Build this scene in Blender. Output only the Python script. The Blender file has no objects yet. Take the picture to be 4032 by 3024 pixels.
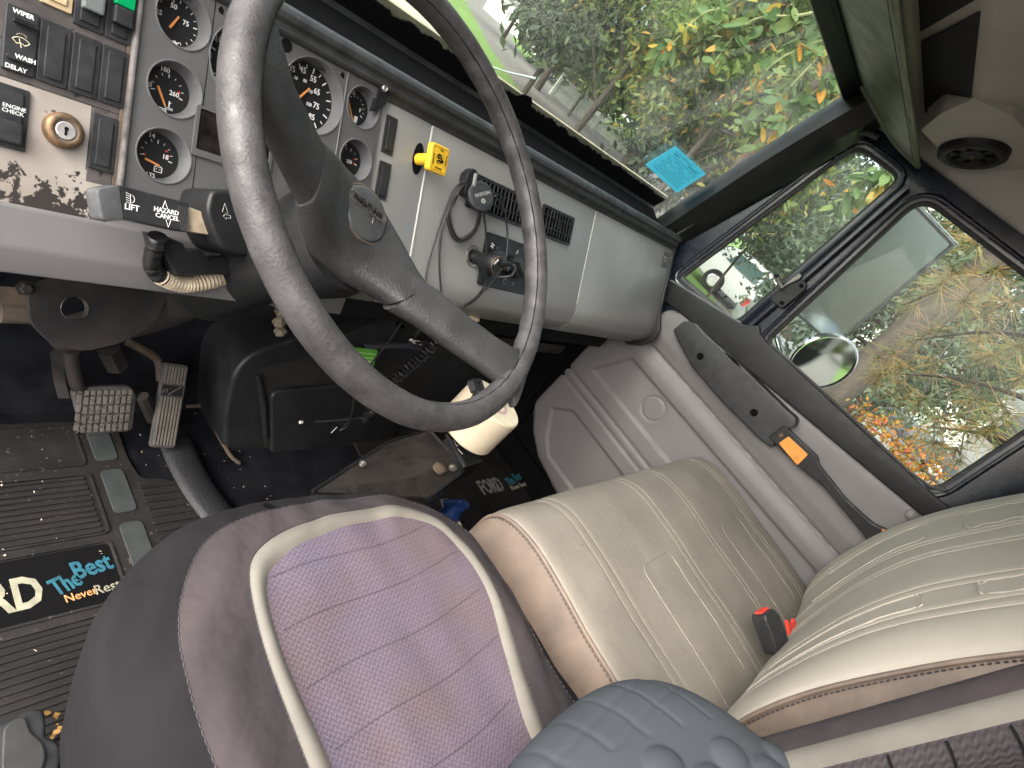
import bpy, bmesh, math, random
from mathutils import Vector, Matrix, noise
from mathutils.geometry import tessellate_polygon

random.seed(7)
SC = bpy.context.scene
COL = SC.collection

# ------------------------------------------------------------------ camera
F_PX, CX, CY = 2400.0, 2016.0, 1512.0            # focal length in photo pixels (4032 x 3024)
CAM = Vector((0.0, 0.0, 1.06))                   # metres; cab floor is z = 0, +y is forward, +x the passenger side
RX = Vector((0.57517, 0.00798, 0.81799))         # world x / y / z seen in camera axes (right, down, forward)
RY = Vector((-0.54700, -0.73977, 0.39183))
RZ = Vector((0.60825, -0.67281, -0.42113))
cam_data = bpy.data.cameras.new('camera')
cam_data.sensor_width = 36.0
cam_data.lens = 36.0 * F_PX / 4032.0
cam_data.clip_start = 0.02
cam_data.clip_end = 600.0
cam = bpy.data.objects.new('camera', cam_data)
COL.objects.link(cam)
cam.matrix_world = Matrix(((RX.x, -RX.y, -RX.z, CAM.x), (RY.x, -RY.y, -RY.z, CAM.y), (RZ.x, -RZ.y, -RZ.z, CAM.z), (0, 0, 0, 1)))
SC.camera = cam

# ------------------------------------------------------------------ sky, sun, exposure (overcast)
SUN_EL, SUN_AZ = math.radians(40), math.radians(272)      # azimuth clockwise from +y: light comes from the driver's side
world = bpy.data.worlds.new('World'); SC.world = world; world.use_nodes = True
wn = world.node_tree; bg = wn.nodes['Background']
sky = wn.nodes.new('ShaderNodeTexSky'); sky.sky_type = 'NISHITA'; sky.sun_disc = False
sky.sun_elevation = SUN_EL; sky.sun_rotation = SUN_AZ
sky.air_density = 1.0; sky.dust_density = 6.0; sky.ozone_density = 0.6
hs = wn.nodes.new('ShaderNodeHueSaturation'); hs.inputs['Saturation'].default_value = 0.4     # overcast: grey-white light
wn.links.new(sky.outputs[0], hs.inputs['Color']); wn.links.new(hs.outputs[0], bg.inputs[0]); bg.inputs[1].default_value = 0.15
sd = bpy.data.lights.new('sun', 'SUN'); sd.energy = 1.5; sd.angle = math.radians(110); sd.color = (1.0, 0.96, 0.9)
sun = bpy.data.objects.new('sun', sd); COL.objects.link(sun)
sdir = Vector((math.sin(SUN_AZ) * math.cos(SUN_EL), math.cos(SUN_AZ) * math.cos(SUN_EL), math.sin(SUN_EL)))
sun.rotation_euler = sdir.to_track_quat('Z', 'Y').to_euler()
SC.view_settings.view_transform = 'Standard'; SC.view_settings.look = 'None'
SC.view_settings.gamma = 1.0; SC.view_settings.use_curve_mapping = False
SC.view_settings.exposure = 1.9
SC.render.engine = 'CYCLES'
SC.cycles.use_denoising = True
try: SC.cycles.denoiser = 'OPENIMAGEDENOISE'
except Exception: pass
SC.cycles.max_bounces = 8; SC.cycles.diffuse_bounces = 4; SC.cycles.glossy_bounces = 3
SC.cycles.use_adaptive_sampling = True; SC.cycles.adaptive_threshold = 0.03
SC.cycles.transparent_max_bounces = 12; SC.cycles.sample_clamp_indirect = 8.0
SC.cycles.caustics_reflective = False; SC.cycles.caustics_refractive = False

# ------------------------------------------------------------------ measuring helpers: sight lines cut with known planes
def ray(px, py):
    v = Vector((px - CX, py - CY, F_PX)).normalized()
    return Vector((RX.dot(v), RY.dot(v), RZ.dot(v)))
def at(px, py, axis, val):
    k = ray(px, py); i = 'xyz'.index(axis)
    return CAM + k * ((val - CAM[i]) / k[i])
def far(px, py, t):
    return CAM + ray(px, py) * t
def frame(o, xd, nh):
    x = Vector(xd).normalized(); n = Vector(nh); n = (n - x * n.dot(x)).normalized(); y = n.cross(x)
    return Matrix(((x.x, y.x, n.x, o[0]), (x.y, y.y, n.y, o[1]), (x.z, y.z, n.z, o[2]), (0, 0, 0, 1)))
DN = Vector((0, -0.826, 0.564)).normalized()
MD = frame((0, 0.70, 0.867), (1, 0, 0), DN)       # dash face: x across, y up the face, z out of it
MDI = MD.inverted()
def DP(px, py, h=0.0):
    o = MD @ Vector((0, 0, h)); k = ray(px, py)
    p = MDI @ (CAM + k * ((o - CAM).dot(DN) / k.dot(DN)))
    return (p.x, p.y)
WC = Vector((0.465, 0.431, 0.874)); WN = Vector((0.0887, -0.5941, 0.7995)).normalized()
MW = frame(WC, (0.99606, 0.0529, -0.0712), WN)    # steering wheel plane
def ID(): return Matrix.Identity(4)
def T(x, y, z): return Matrix.Translation((x, y, z))

# ------------------------------------------------------------------ mesh builder
WLOC = {}
class MB:
    def __init__(s, M=None): s.v = []; s.f = []; s.M = M or ID(); s.mi = []
    def add(s, vs, fs):
        b = len(s.v); s.v += [s.M @ Vector(p) for p in vs]; s.f += [[b + i for i in f] for f in fs]; return s
    def box(s, x0, x1, y0, y1, z0, z1):
        return s.add([(x0, y0, z0), (x1, y0, z0), (x1, y1, z0), (x0, y1, z0), (x0, y0, z1), (x1, y0, z1), (x1, y1, z1), (x0, y1, z1)],
                     [(0, 3, 2, 1), (4, 5, 6, 7), (0, 1, 5, 4), (1, 2, 6, 5), (2, 3, 7, 6), (3, 0, 4, 7)])
    def prism(s, poly, z0, z1, holes=(), back=True):
        loops = [list(poly)] + [list(h) for h in holes]
        flat = [p for l in loops for p in l]; n = len(flat)
        if holes:
            tri = tessellate_polygon([[Vector((p[0], p[1], 0)) for p in l] for l in loops])
            tri = [tuple(t) for t in tri]
            fx = []
            for a, b, c in tri:
                A, B, Cc = flat[a], flat[b], flat[c]
                cr = (B[0] - A[0]) * (Cc[1] - A[1]) - (B[1] - A[1]) * (Cc[0] - A[0])
                fx.append((a, b, c) if cr > 0 else (a, c, b))
            tri = fx
        else:
            ar = sum(flat[i][0] * flat[(i + 1) % n][1] - flat[(i + 1) % n][0] * flat[i][1] for i in range(n))
            tri = [tuple(range(n))] if ar > 0 else [tuple(reversed(range(n)))]
        vs = [(p[0], p[1], z1) for p in flat] + [(p[0], p[1], z0) for p in flat]
        fs = list(tri)
        if back: fs += [tuple(n + i for i in reversed(t)) for t in tri]
        k = 0
        for li, l in enumerate(loops):
            m = len(l); ar = sum(l[i][0] * l[(i + 1) % m][1] - l[(i + 1) % m][0] * l[i][1] for i in range(m))
            ccw = (ar > 0) == (li == 0)
            for i in range(m):
                a, b = k + i, k + (i + 1) % m
                fs.append((a, n + a, n + b, b) if ccw else (b, n + b, n + a, a))
            k += m
        return s.add(vs, fs)
    def tube(s, path, r, n=8, closed=False, caps=True, flat=1.0):
        P = [Vector(p) for p in path]; m = len(P); rings = []; up = None
        for i in range(m):
            if closed: t = P[(i + 1) % m] - P[i - 1]
            else: t = P[min(i + 1, m - 1)] - P[max(i - 1, 0)]
            t.normalize()
            if up is None:
                up = Vector((0, 0, 1)) if abs(t.z) < 0.9 else Vector((1, 0, 0))
            a = t.cross(up)
            if a.length < 1e-6: a = t.orthogonal()
            a.normalize(); b = a.cross(t); up = b
            rr = r[i] if isinstance(r, (list, tuple)) else r
            rings.append([P[i] + (a * math.cos(2 * math.pi * k / n) + b * flat * math.sin(2 * math.pi * k / n)) * rr for k in range(n)])
        return s.loft(rings, closed, caps)
    def loft(s, rings, closed=False, caps=True):
        n = len(rings[0]); m = len(rings); vs = [p for r in rings for p in r]; fs = []
        for i in range(m if closed else m - 1):
            j = (i + 1) % m
            for k in range(n):
                l = (k + 1) % n
                fs.append((i * n + k, i * n + l, j * n + l, j * n + k))
        if caps and not closed:
            fs.append(tuple(reversed(range(n)))); fs.append(tuple((m - 1) * n + k for k in range(n)))
        return s.add(vs, fs)
    def lathe(s, prof, n=32, cap0=False, cap1=False):
        rings = [[(r * math.cos(2 * math.pi * k / n), r * math.sin(2 * math.pi * k / n), z) for k in range(n)] for r, z in prof]
        s.loft(rings, caps=False); m = len(prof); b = len(s.v) - m * n
        if cap0: s.f.append([b + k for k in reversed(range(n))])
        if cap1: s.f.append([b + (m - 1) * n + k for k in range(n)])
        return s
    def grid(s, fn, nu, nv):
        vs = [fn(i / nu, j / nv) for j in range(nv + 1) for i in range(nu + 1)]
        fs = [(j * (nu + 1) + i, j * (nu + 1) + i + 1, (j + 1) * (nu + 1) + i + 1, (j + 1) * (nu + 1) + i) for j in range(nv) for i in range(nu)]
        return s.add(vs, fs)
    def build(s, name, mat, parent=None, smooth=False, bevel=0.0, seg=2, fix=True, ang=35, kind=None):
        me = bpy.data.meshes.new(name)
        lo = Vector([min(p[i] for p in s.v) for i in range(3)]); hi = Vector([max(p[i] for p in s.v) for i in range(3)])
        c = (lo + hi) / 2
        me.from_pydata([tuple(p - c) for p in s.v], [], s.f)
        bm = bmesh.new(); bm.from_mesh(me)
        if fix:
            bmesh.ops.remove_doubles(bm, verts=bm.verts, dist=1e-6)
            bmesh.ops.recalc_face_normals(bm, faces=bm.faces)
        if bevel:
            es = [e for e in bm.edges if len(e.link_faces) == 2 and e.calc_face_angle(0) > math.radians(ang)]
            bmesh.ops.bevel(bm, geom=es, offset=bevel, segments=seg, affect='EDGES', profile=0.6, clamp_overlap=True)
        if smooth:
            for f in bm.faces: f.smooth = True
            for e in bm.edges:
                if len(e.link_faces) == 2 and e.calc_face_angle(0) > math.radians(38): e.smooth = False
        bm.to_mesh(me); bm.free()
        me.materials.append(mat)
        return link(name, me, c, parent, kind)
def link(name, me, c, parent=None, kind=None):
    o = bpy.data.objects.new(name, me); COL.objects.link(o)
    put(o, c, parent)
    if kind: o['kind'] = kind
    return o
def put(o, c, parent=None):
    c = Vector(c); WLOC[o.name] = c
    if parent: o.parent = parent; o.location = c - WLOC[parent.name]
    else: o.location = c
def share(name, src, c, parent, rot=None, scale=None):        # another piece with the same mesh
    o = bpy.data.objects.new(name, src.data); COL.objects.link(o); put(o, c, parent)
    if rot is not None: o.rotation_euler = rot
    if scale is not None: o.scale = scale
    return o
def tag(o, label, cat, group=None):
    o['label'] = label; o['category'] = cat
    if group: o['group'] = group
    return o
def thing(name, loc, label, cat, group=None):
    o = bpy.data.objects.new(name, None); COL.objects.link(o); o.empty_display_size = 0.05
    put(o, loc); return tag(o, label, cat, group)
def struct(o): o['kind'] = 'structure'; return o
def text(name, s, size, M, mat, parent, ext=0.0002, align='CENTER', sx=1.0, shear=0.0, bold=0.0):
    cu = bpy.data.curves.new(name, 'FONT'); cu.body = s; cu.size = size; cu.extrude = ext; cu.align_x = align; cu.align_y = 'CENTER'
    cu.resolution_u = 2; cu.shear = shear; cu.offset = bold
    ob = bpy.data.objects.new('tmp', cu); COL.objects.link(ob)
    me = bpy.data.meshes.new_from_object(ob)
    COL.objects.unlink(ob); bpy.data.objects.remove(ob); bpy.data.curves.remove(cu)
    mb = MB(M @ Matrix.Diagonal((sx, 1, 1, 1)))
    mb.add([tuple(v.co) for v in me.vertices], [tuple(p.vertices) for p in me.polygons])
    bpy.data.meshes.remove(me)
    return mb.build(name, mat, parent, fix=False)
def rrect(x0, x1, y0, y1, r, n=4):
    pts = []
    for cx, cy, a0 in ((x1 - r, y1 - r, 0), (x0 + r, y1 - r, 90), (x0 + r, y0 + r, 180), (x1 - r, y0 + r, 270)):
        for k in range(n + 1):
            a = math.radians(a0 + 90 * k / n); pts.append((cx + r * math.cos(a), cy + r * math.sin(a)))
    return pts
def rpoly(pts, r, n=5):                                        # polygon with rounded corners
    out = []; m = len(pts)
    for i in range(m):
        p = Vector(pts[i]).to_2d(); a = Vector(pts[i - 1]).to_2d(); b = Vector(pts[(i + 1) % m]).to_2d()
        ri = r[i] if isinstance(r, (list, tuple)) else r
        da, db = (a - p), (b - p); l = min(ri, da.length * 0.45, db.length * 0.45)
        p0 = p + da.normalized() * l; p1 = p + db.normalized() * l
        for k in range(n + 1):
            t = k / n; q = p0 * (1 - t) ** 2 + p * 2 * t * (1 - t) + p1 * t * t; out.append((q.x, q.y))
    return out
def circle(cx, cy, r, n=32): return [(cx + r * math.cos(2 * math.pi * k / n), cy + r * math.sin(2 * math.pi * k / n)) for k in range(n)]
def spline(pts, n, closed=False):
    P = [Vector(p) for p in pts]; m = len(P); out = []
    segs = m if closed else m - 1
    for i in range(segs):
        if closed: p0, p1, p2, p3 = P[i - 1], P[i], P[(i + 1) % m], P[(i + 2) % m]
        else: p0, p1, p2, p3 = P[max(i - 1, 0)], P[i], P[i + 1], P[min(i + 2, m - 1)]
        for k in range(n):
            t = k / n
            out.append(0.5 * ((2 * p1) + (p2 - p0) * t + (2 * p0 - 5 * p1 + 4 * p2 - p3) * t * t + (3 * p1 - p0 - 3 * p2 + p3) * t ** 3))
    if not closed: out.append(P[-1].copy())
    return out
def lerp(a, b, t): return a + (b - a) * t
def sstep(e0, e1, x):
    t = max(0.0, min(1.0, (x - e0) / (e1 - e0))); return t * t * (3 - 2 * t)
def interp(tab, x):
    if x <= tab[0][0]: return tab[0][1]
    for (a, b), (c, d) in zip(tab, tab[1:]):
        if x <= c: return b + (d - b) * (x - a) / (c - a)
    return tab[-1][1]

# ------------------------------------------------------------------ materials
MATS = {}
def mat(name, col, rough=0.5, metal=0.0, var=0.0, vscale=8.0, bump=0.0, bscale=300.0, spec=0.5, col2=None, speck=None, speck_s=400.0, speck_t=0.75,
        coat=0.0, detail=4.0, rvar=0.0, bump2=0.0, b2scale=20.0, aniso=None, subs=0.0):
    m = bpy.data.materials.new(name); m.use_nodes = True; nt = m.node_tree; N = nt.nodes; L = nt.links
    b = N['Principled BSDF']; c4 = (*col, 1)
    b.inputs['Base Color'].default_value = c4; b.inputs['Roughness'].default_value = rough; b.inputs['Metallic'].default_value = metal
    b.inputs['Specular IOR Level'].default_value = spec
    if coat: b.inputs['Coat Weight'].default_value = coat; b.inputs['Coat Roughness'].default_value = 0.15
    tc = N.new('ShaderNodeNewGeometry')
    def mapped(sc):
        mp = N.new('ShaderNodeMapping'); L.new(tc.outputs['Position'], mp.inputs['Vector'])
        if aniso: mp.inputs['Scale'].default_value = aniso
        return mp.outputs[0]
    src = None
    if var or col2:
        nz = N.new('ShaderNodeTexNoise'); nz.inputs['Scale'].default_value = vscale; nz.inputs['Detail'].default_value = detail; nz.inputs['Roughness'].default_value = 0.6
        L.new(mapped(1), nz.inputs['Vector'])
        cr = N.new('ShaderNodeValToRGB'); L.new(nz.outputs['Fac'], cr.inputs[0])
        c2 = col2 or tuple(x * (1 - var) for x in col); c1 = col if col2 else tuple(min(1, x * (1 + var)) for x in col)
        cr.color_ramp.elements[0].position = 0.33; cr.color_ramp.elements[1].position = 0.67
        cr.color_ramp.elements[0].color = (*c2, 1); cr.color_ramp.elements[1].color = (*c1, 1)
        src = cr.outputs[0]
    if speck:
        n2 = N.new('ShaderNodeTexNoise'); n2.inputs['Scale'].default_value = speck_s; n2.inputs['Detail'].default_value = 2
        L.new(tc.outputs['Position'], n2.inputs['Vector'])
        r2 = N.new('ShaderNodeValToRGB'); r2.color_ramp.elements[0].position = speck_t - 0.03; r2.color_ramp.elements[1].position = speck_t + 0.03
        L.new(n2.outputs['Fac'], r2.inputs[0])
        mx = N.new('ShaderNodeMix'); mx.data_type = 'RGBA'; L.new(r2.outputs[0], mx.inputs['Factor'])
        if src: L.new(src, mx.inputs['A'])
        else: mx.inputs['A'].default_value = c4
        mx.inputs['B'].default_value = (*speck, 1); src = mx.outputs['Result']
    if src: L.new(src, b.inputs['Base Color'])
    if rvar:
        n3 = N.new('ShaderNodeTexNoise'); n3.inputs['Scale'].default_value = vscale * 3; n3.inputs['Detail'].default_value = 5; L.new(tc.outputs['Position'], n3.inputs['Vector'])
        mr = N.new('ShaderNodeMapRange'); mr.inputs[1].default_value = 0.3; mr.inputs[2].default_value = 0.7
        mr.inputs[3].default_value = max(0.02, rough - rvar); mr.inputs[4].default_value = min(1, rough + rvar)
        L.new(n3.outputs['Fac'], mr.inputs[0]); L.new(mr.outputs[0], b.inputs['Roughness'])
    nrm = None
    for st, sc in ((bump, bscale), (bump2, b2scale)):
        if st:
            n4 = N.new('ShaderNodeTexNoise'); n4.inputs['Scale'].default_value = sc; n4.inputs['Detail'].default_value = 3
            L.new(tc.outputs['Position'], n4.inputs['Vector'])
            bp = N.new('ShaderNodeBump'); bp.inputs['Strength'].default_value = min(1.0, st); bp.inputs['Distance'].default_value = 0.35 / sc
            L.new(n4.outputs['Fac'], bp.inputs['Height'])
            if nrm: L.new(nrm, bp.inputs['Normal'])
            nrm = bp.outputs[0]
    if nrm: L.new(nrm, b.inputs['Normal'])
    if subs:                                                   # thin sheet that lets light through
        tl = N.new('ShaderNodeBsdfTranslucent'); tl.inputs[0].default_value = c4; ms = N.new('ShaderNodeMixShader'); ms.inputs[0].default_value = subs
        L.new(b.outputs[0], ms.inputs[1]); L.new(tl.outputs[0], ms.inputs[2]); L.new(ms.outputs[0], N['Material Output'].inputs['Surface'])
    MATS[name] = m
    return m
def srgb(r, g, b):
    f = lambda c: (c / 255 / 12.92) if c <= 10 else ((c / 255 + 0.055) / 1.055) ** 2.4
    return (f(r), f(g), f(b))
def glass(name, dust=0.25, tint=(0.93, 0.97, 0.94), refl=0.3, speck=0.6, veil=0.0):
    m = bpy.data.materials.new(name); m.use_nodes = True; nt = m.node_tree; N = nt.nodes; L = nt.links
    N.remove(N['Principled BSDF']); out = N['Material Output']
    tr = N.new('ShaderNodeBsdfTransparent'); tr.inputs[0].default_value = (*tint, 1)
    gl = N.new('ShaderNodeBsdfGlossy'); gl.inputs['Roughness'].default_value = 0.02
    fr = N.new('ShaderNodeFresnel'); fr.inputs['IOR'].default_value = 1.45
    fm = N.new('ShaderNodeMath'); fm.operation = 'MULTIPLY'; fm.inputs[1].default_value = refl; L.new(fr.outputs[0], fm.inputs[0])
    m1 = N.new('ShaderNodeMixShader'); L.new(fm.outputs[0], m1.inputs[0]); L.new(tr.outputs[0], m1.inputs[1]); L.new(gl.outputs[0], m1.inputs[2])
    df = N.new('ShaderNodeBsdfDiffuse'); df.inputs[0].default_value = (0.75, 0.78, 0.74, 1)
    tl = N.new('ShaderNodeBsdfTranslucent'); tl.inputs[0].default_value = (0.75, 0.78, 0.74, 1)
    ad = N.new('ShaderNodeMixShader'); ad.inputs[0].default_value = 0.6; L.new(df.outputs[0], ad.inputs[1]); L.new(tl.outputs[0], ad.inputs[2])
    g = N.new('ShaderNodeNewGeometry')
    vo = N.new('ShaderNodeTexVoronoi'); vo.inputs['Scale'].default_value = 330; L.new(g.outputs['Position'], vo.inputs['Vector'])
    n1 = N.new('ShaderNodeTexNoise'); n1.inputs['Scale'].default_value = 5; n1.inputs['Detail'].default_value = 5; L.new(g.outputs['Position'], n1.inputs['Vector'])
    # drops: small where the dirt noise is low, bigger where it is high
    th = N.new('ShaderNodeMapRange'); th.inputs[1].default_value = 0.42; th.inputs[2].default_value = 0.7; th.inputs[3].default_value = 0.05; th.inputs[4].default_value = 0.42; L.new(n1.outputs['Fac'], th.inputs[0])
    lt = N.new('ShaderNodeMath'); lt.operation = 'LESS_THAN'; L.new(vo.outputs['Distance'], lt.inputs[0]); L.new(th.outputs[0], lt.inputs[1])
    sp = N.new('ShaderNodeMath'); sp.operation = 'MULTIPLY'; sp.inputs[1].default_value = speck; L.new(lt.outputs[0], sp.inputs[0])
    n2 = N.new('ShaderNodeTexNoise'); n2.inputs['Scale'].default_value = 2.2; n2.inputs['Detail'].default_value = 7; n2.inputs['Roughness'].default_value = 0.65; L.new(g.outputs['Position'], n2.inputs['Vector'])
    vr = N.new('ShaderNodeMapRange'); vr.inputs[1].default_value = 0.4; vr.inputs[2].default_value = 0.75; vr.inputs[3].default_value = veil; vr.inputs[4].default_value = dust; L.new(n2.outputs['Fac'], vr.inputs[0])
    mx = N.new('ShaderNodeMath'); mx.operation = 'MAXIMUM'; L.new(sp.outputs[0], mx.inputs[0]); L.new(vr.outputs[0], mx.inputs[1])
    m2 = N.new('ShaderNodeMixShader'); L.new(mx.outputs[0], m2.inputs[0]); L.new(m1.outputs[0], m2.inputs[1]); L.new(ad.outputs[0], m2.inputs[2])
    L.new(m2.outputs[0], out.inputs['Surface'])
    return m
DASH = mat('dash_grey_plastic', (0.235, 0.235, 0.228), 0.34, var=0.10, vscale=3, rvar=0.06, bump=0.05, bscale=900, speck=(0.5, 0.5, 0.48), speck_s=170, speck_t=0.80)
LOWD = mat('lower_dash_grey', (0.104, 0.100, 0.100), 0.5, var=0.08, vscale=5, rvar=0.08, bump=0.08, bscale=700)
CLUS = mat('cluster_charcoal', (0.072, 0.073, 0.073), 0.55, var=0.12, vscale=9, bump=0.45, bscale=900, speck=(0.35, 0.35, 0.34), speck_s=420, speck_t=0.79)
CONE = mat('gauge_cone_grey', (0.10, 0.10, 0.105), 0.4, var=0.15, vscale=30, speck=(0.3, 0.28, 0.25), speck_s=300, speck_t=0.78)
DIAL = mat('dial_black', (0.008, 0.008, 0.009), 0.5, speck=(0.2, 0.2, 0.2), speck_s=600, speck_t=0.82)
WHITE = mat('print_white', (0.72, 0.72, 0.70), 0.6)
GREYP = mat('print_grey', (0.32, 0.32, 0.31), 0.6)
ORNG = mat('needle_orange', (0.62, 0.25, 0.07), 0.5)
RED = mat('mark_red', (0.62, 0.05, 0.03), 0.5)
SWB = mat('switch_black', (0.022, 0.023, 0.025), 0.42, var=0.3, vscale=40, rvar=0.12, bump=0.15, bscale=800)
SWP = mat('switch_panel_dark', (0.062, 0.054, 0.052), 0.6, var=0.35, vscale=30, bump=0.3, bscale=800, speck=(0.012, 0.011, 0.01), speck_s=150, speck_t=0.66)
BLK = mat('black_plastic', (0.011, 0.0115, 0.0125), 0.42, spec=0.32, var=0.3, vscale=15, rvar=0.1, bump=0.12, bscale=900)
BLKM = mat('black_matte', (0.008, 0.0085, 0.010), 0.85, spec=0.15, var=0.3, vscale=25, bump=0.4, bscale=500, speck=(0.12, 0.12, 0.12), speck_s=260, speck_t=0.80)
BLKD = mat('black_deep', (0.004, 0.004, 0.0045), 0.95, spec=0.1)
PADT = mat('dash_pad_black', (0.028, 0.03, 0.031), 0.5, var=0.5, vscale=20, rvar=0.12, bump=0.35, bscale=500, speck=(0.16, 0.14, 0.12), speck_s=330, speck_t=0.74)
WHEEL = mat('wheel_rubber', (0.042, 0.040, 0.041), 0.54, var=0.42, vscale=34, detail=7, rvar=0.15, bump=0.5, bscale=420, bump2=0.12, b2scale=70, speck=(0.02, 0.019, 0.019), speck_s=330, speck_t=0.70)
HUBM = mat('hub_leathergrain', (0.030, 0.030, 0.031), 0.52, var=0.25, vscale=18, rvar=0.12, bump=0.9, bscale=420)
HORN = mat('horn_button_grey', (0.05, 0.052, 0.054), 0.4, var=0.3, vscale=60, rvar=0.1)
METAL = mat('worn_metal', (0.42, 0.40, 0.37), 0.35, metal=0.9, var=0.4, vscale=60, rvar=0.15)
CHROME = mat('bright_metal', (0.72, 0.73, 0.74), 0.18, metal=1.0, var=0.15, vscale=30, rvar=0.1)
BRASS = mat('worn_brass', (0.24, 0.14, 0.065), 0.5, metal=0.5, col2=(0.06, 0.05, 0.04), vscale=90)
YEL = mat('knob_yellow', (0.75, 0.46, 0.03), 0.35, var=0.12, vscale=60)
COVER = mat('seat_cover_mauve', (0.034, 0.0295, 0.032), 0.92, spec=0.25, col2=(0.050, 0.040, 0.042), vscale=7, bump=0.35, bscale=1300, bump2=0.35, b2scale=18)
COVERD = mat('seat_cover_shaded', (0.016, 0.0148, 0.0165), 0.92, spec=0.12, col2=(0.0105, 0.0100, 0.0115), vscale=7, bump=0.4, bscale=1300, bump2=0.3, b2scale=18)  # darker copy of the cover, shade of the seat side in its colour
PIPE = mat('cream_piping', (0.150, 0.139, 0.118), 0.7, var=0.10, vscale=25, bump=0.2, bscale=600)
THREAD = mat('thread_dark', (0.04, 0.035, 0.04), 0.9)
THREADL = mat('thread_light', (0.42, 0.37, 0.40), 0.9)
TAN = mat('bench_tan_vinyl', (0.262, 0.235, 0.196), 0.58, col2=(0.185, 0.165, 0.138), vscale=6, detail=6, rvar=0.08, bump=0.25, bscale=700, bump2=0.12, b2scale=60, speck=(0.06, 0.05, 0.04), speck_s=90, speck_t=0.795)
TANB = mat('bench_vinyl_lit', (0.42, 0.385, 0.325), 0.58, col2=(0.355, 0.325, 0.275), vscale=4, detail=5, rvar=0.08, bump=0.2, bscale=700)  # backrest copy of the tan vinyl, lightened in place of window light
TANS = mat('bench_side_vinyl', (0.215, 0.160, 0.122), 0.52, col2=(0.130, 0.098, 0.079), vscale=14, detail=6, rvar=0.1, bump=0.3, bscale=700, speck=(0.12, 0.09, 0.07), speck_s=60, speck_t=0.74)
SEAM = mat('bench_seam', (0.25, 0.228, 0.19), 0.6)
DOORP = mat('door_vinyl_grey', (0.172, 0.161, 0.163), 0.52, var=0.07, vscale=6, rvar=0.06, bump=0.3, bscale=900)
NAVY = mat('door_frame_navy', (0.006, 0.009, 0.018), 0.28, var=0.1, vscale=5, rvar=0.05, coat=0.3)
RUBB = mat('rubber_seal', (0.010, 0.010, 0.011), 0.5, var=0.1, vscale=10, bump=0.2, bscale=500)
RIBS = mat('ribbed_seal_grey', (0.035, 0.035, 0.037), 0.6, bump=0.4, bscale=600)
ROOF = mat('headliner_beige', (0.47, 0.445, 0.415), 0.85, var=0.07, vscale=6, bump=0.3, bscale=800)
VISOR = mat('visor_vinyl_olive', (0.110, 0.135, 0.075), 0.42, var=0.2, vscale=6, rvar=0.1, bump=0.25, bscale=500, bump2=0.4, b2scale=14)
FOAM = mat('dark_foam', (0.018, 0.018, 0.02), 0.95, bump=0.6, bscale=500)
MATR = mat('floor_mat_rubber', (0.024, 0.022, 0.021), 0.75, spec=0.2, col2=(0.012, 0.0115, 0.0115), vscale=12, detail=6, rvar=0.12, bump=0.3, bscale=500, speck=(0.10, 0.085, 0.07), speck_s=120, speck_t=0.70)
MATB = mat('floor_mat_black', (0.012, 0.0115, 0.012), 0.75, spec=0.2, col2=(0.023, 0.021, 0.020), vscale=10, detail=6, bump=0.3, bscale=500)
PADG = mat('mat_pad_slate', (0.034, 0.040, 0.040), 0.7, var=0.2, vscale=25, bump=0.2, bscale=400)
CARP = mat('floor_carpet_black', (0.011, 0.0115, 0.014), 0.95, spec=0.08, var=0.4, vscale=18, bump=0.9, bscale=420, speck=(0.10, 0.10, 0.10), speck_s=160, speck_t=0.83)
CRIM = mat('mat_letter_cream', (0.26, 0.25, 0.18), 0.7, var=0.2, vscale=60)
TEAL = mat('mat_letter_teal', (0.015, 0.10, 0.14), 0.7, var=0.2, vscale=60)
PEDL = mat('pedal_rubber_worn', (0.14, 0.122, 0.105), 0.7, col2=(0.085, 0.074, 0.064), vscale=30, bump=0.3, bscale=500)
PEDD = mat('pedal_rubber_dark', (0.05, 0.045, 0.042), 0.75, var=0.3, vscale=30, bump=0.3, bscale=500)
ARMM = mat('painted_steel_dusty', (0.012, 0.012, 0.0135), 0.55, spec=0.35, col2=(0.036, 0.030, 0.026), vscale=14, detail=6, bump=0.2, bscale=400)
RUST = mat('rusty_steel', (0.12, 0.085, 0.055), 0.8, col2=(0.05, 0.04, 0.035), vscale=30, detail=6, bump=0.4, bscale=300)
CREAMR = mat('paper_roll_cream', (0.66, 0.56, 0.41), 0.8, var=0.06, vscale=15, bump=0.15, bscale=700)
CREAMT = mat('paper_roll_end', (0.78, 0.70, 0.53), 0.85, var=0.05, vscale=60)
GREENL = mat('green_label', (0.13, 0.45, 0.04), 0.5)
BLUEP = mat('blue_paper', (0.24, 0.66, 0.78), 0.7, var=0.05, vscale=8, subs=0.65)
INKB = mat('ink_blue_grey', (0.10, 0.30, 0.40), 0.8, subs=0.5)
CUSH = mat('cushion_blue_grey', (0.066, 0.074, 0.084), 0.95, spec=0.15, col2=(0.056, 0.063, 0.072), vscale=8, bump=0.5, bscale=1500)
ORREF = mat('orange_reflector', (0.70, 0.28, 0.04), 0.45, var=0.15, vscale=90)
REDP = mat('red_plastic', (0.75, 0.06, 0.04), 0.4)
BLUEC = mat('dark_blue_plastic', (0.01, 0.03, 0.12), 0.4)
PAPERW = mat('pale_paper', (0.6, 0.6, 0.5), 0.8)
CABLE = mat('cable_grey', (0.022, 0.022, 0.024), 0.5, var=0.2, vscale=60)
TANF = mat('tan_conduit', (0.42, 0.34, 0.24), 0.5, var=0.3, vscale=60)
CRUMB = mat('crumbs', (0.62, 0.45, 0.24), 0.8, col2=(0.7, 0.68, 0.6), vscale=300)
GREYL = mat('green_lens', (0.0, 0.22, 0.07), 0.25)
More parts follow.
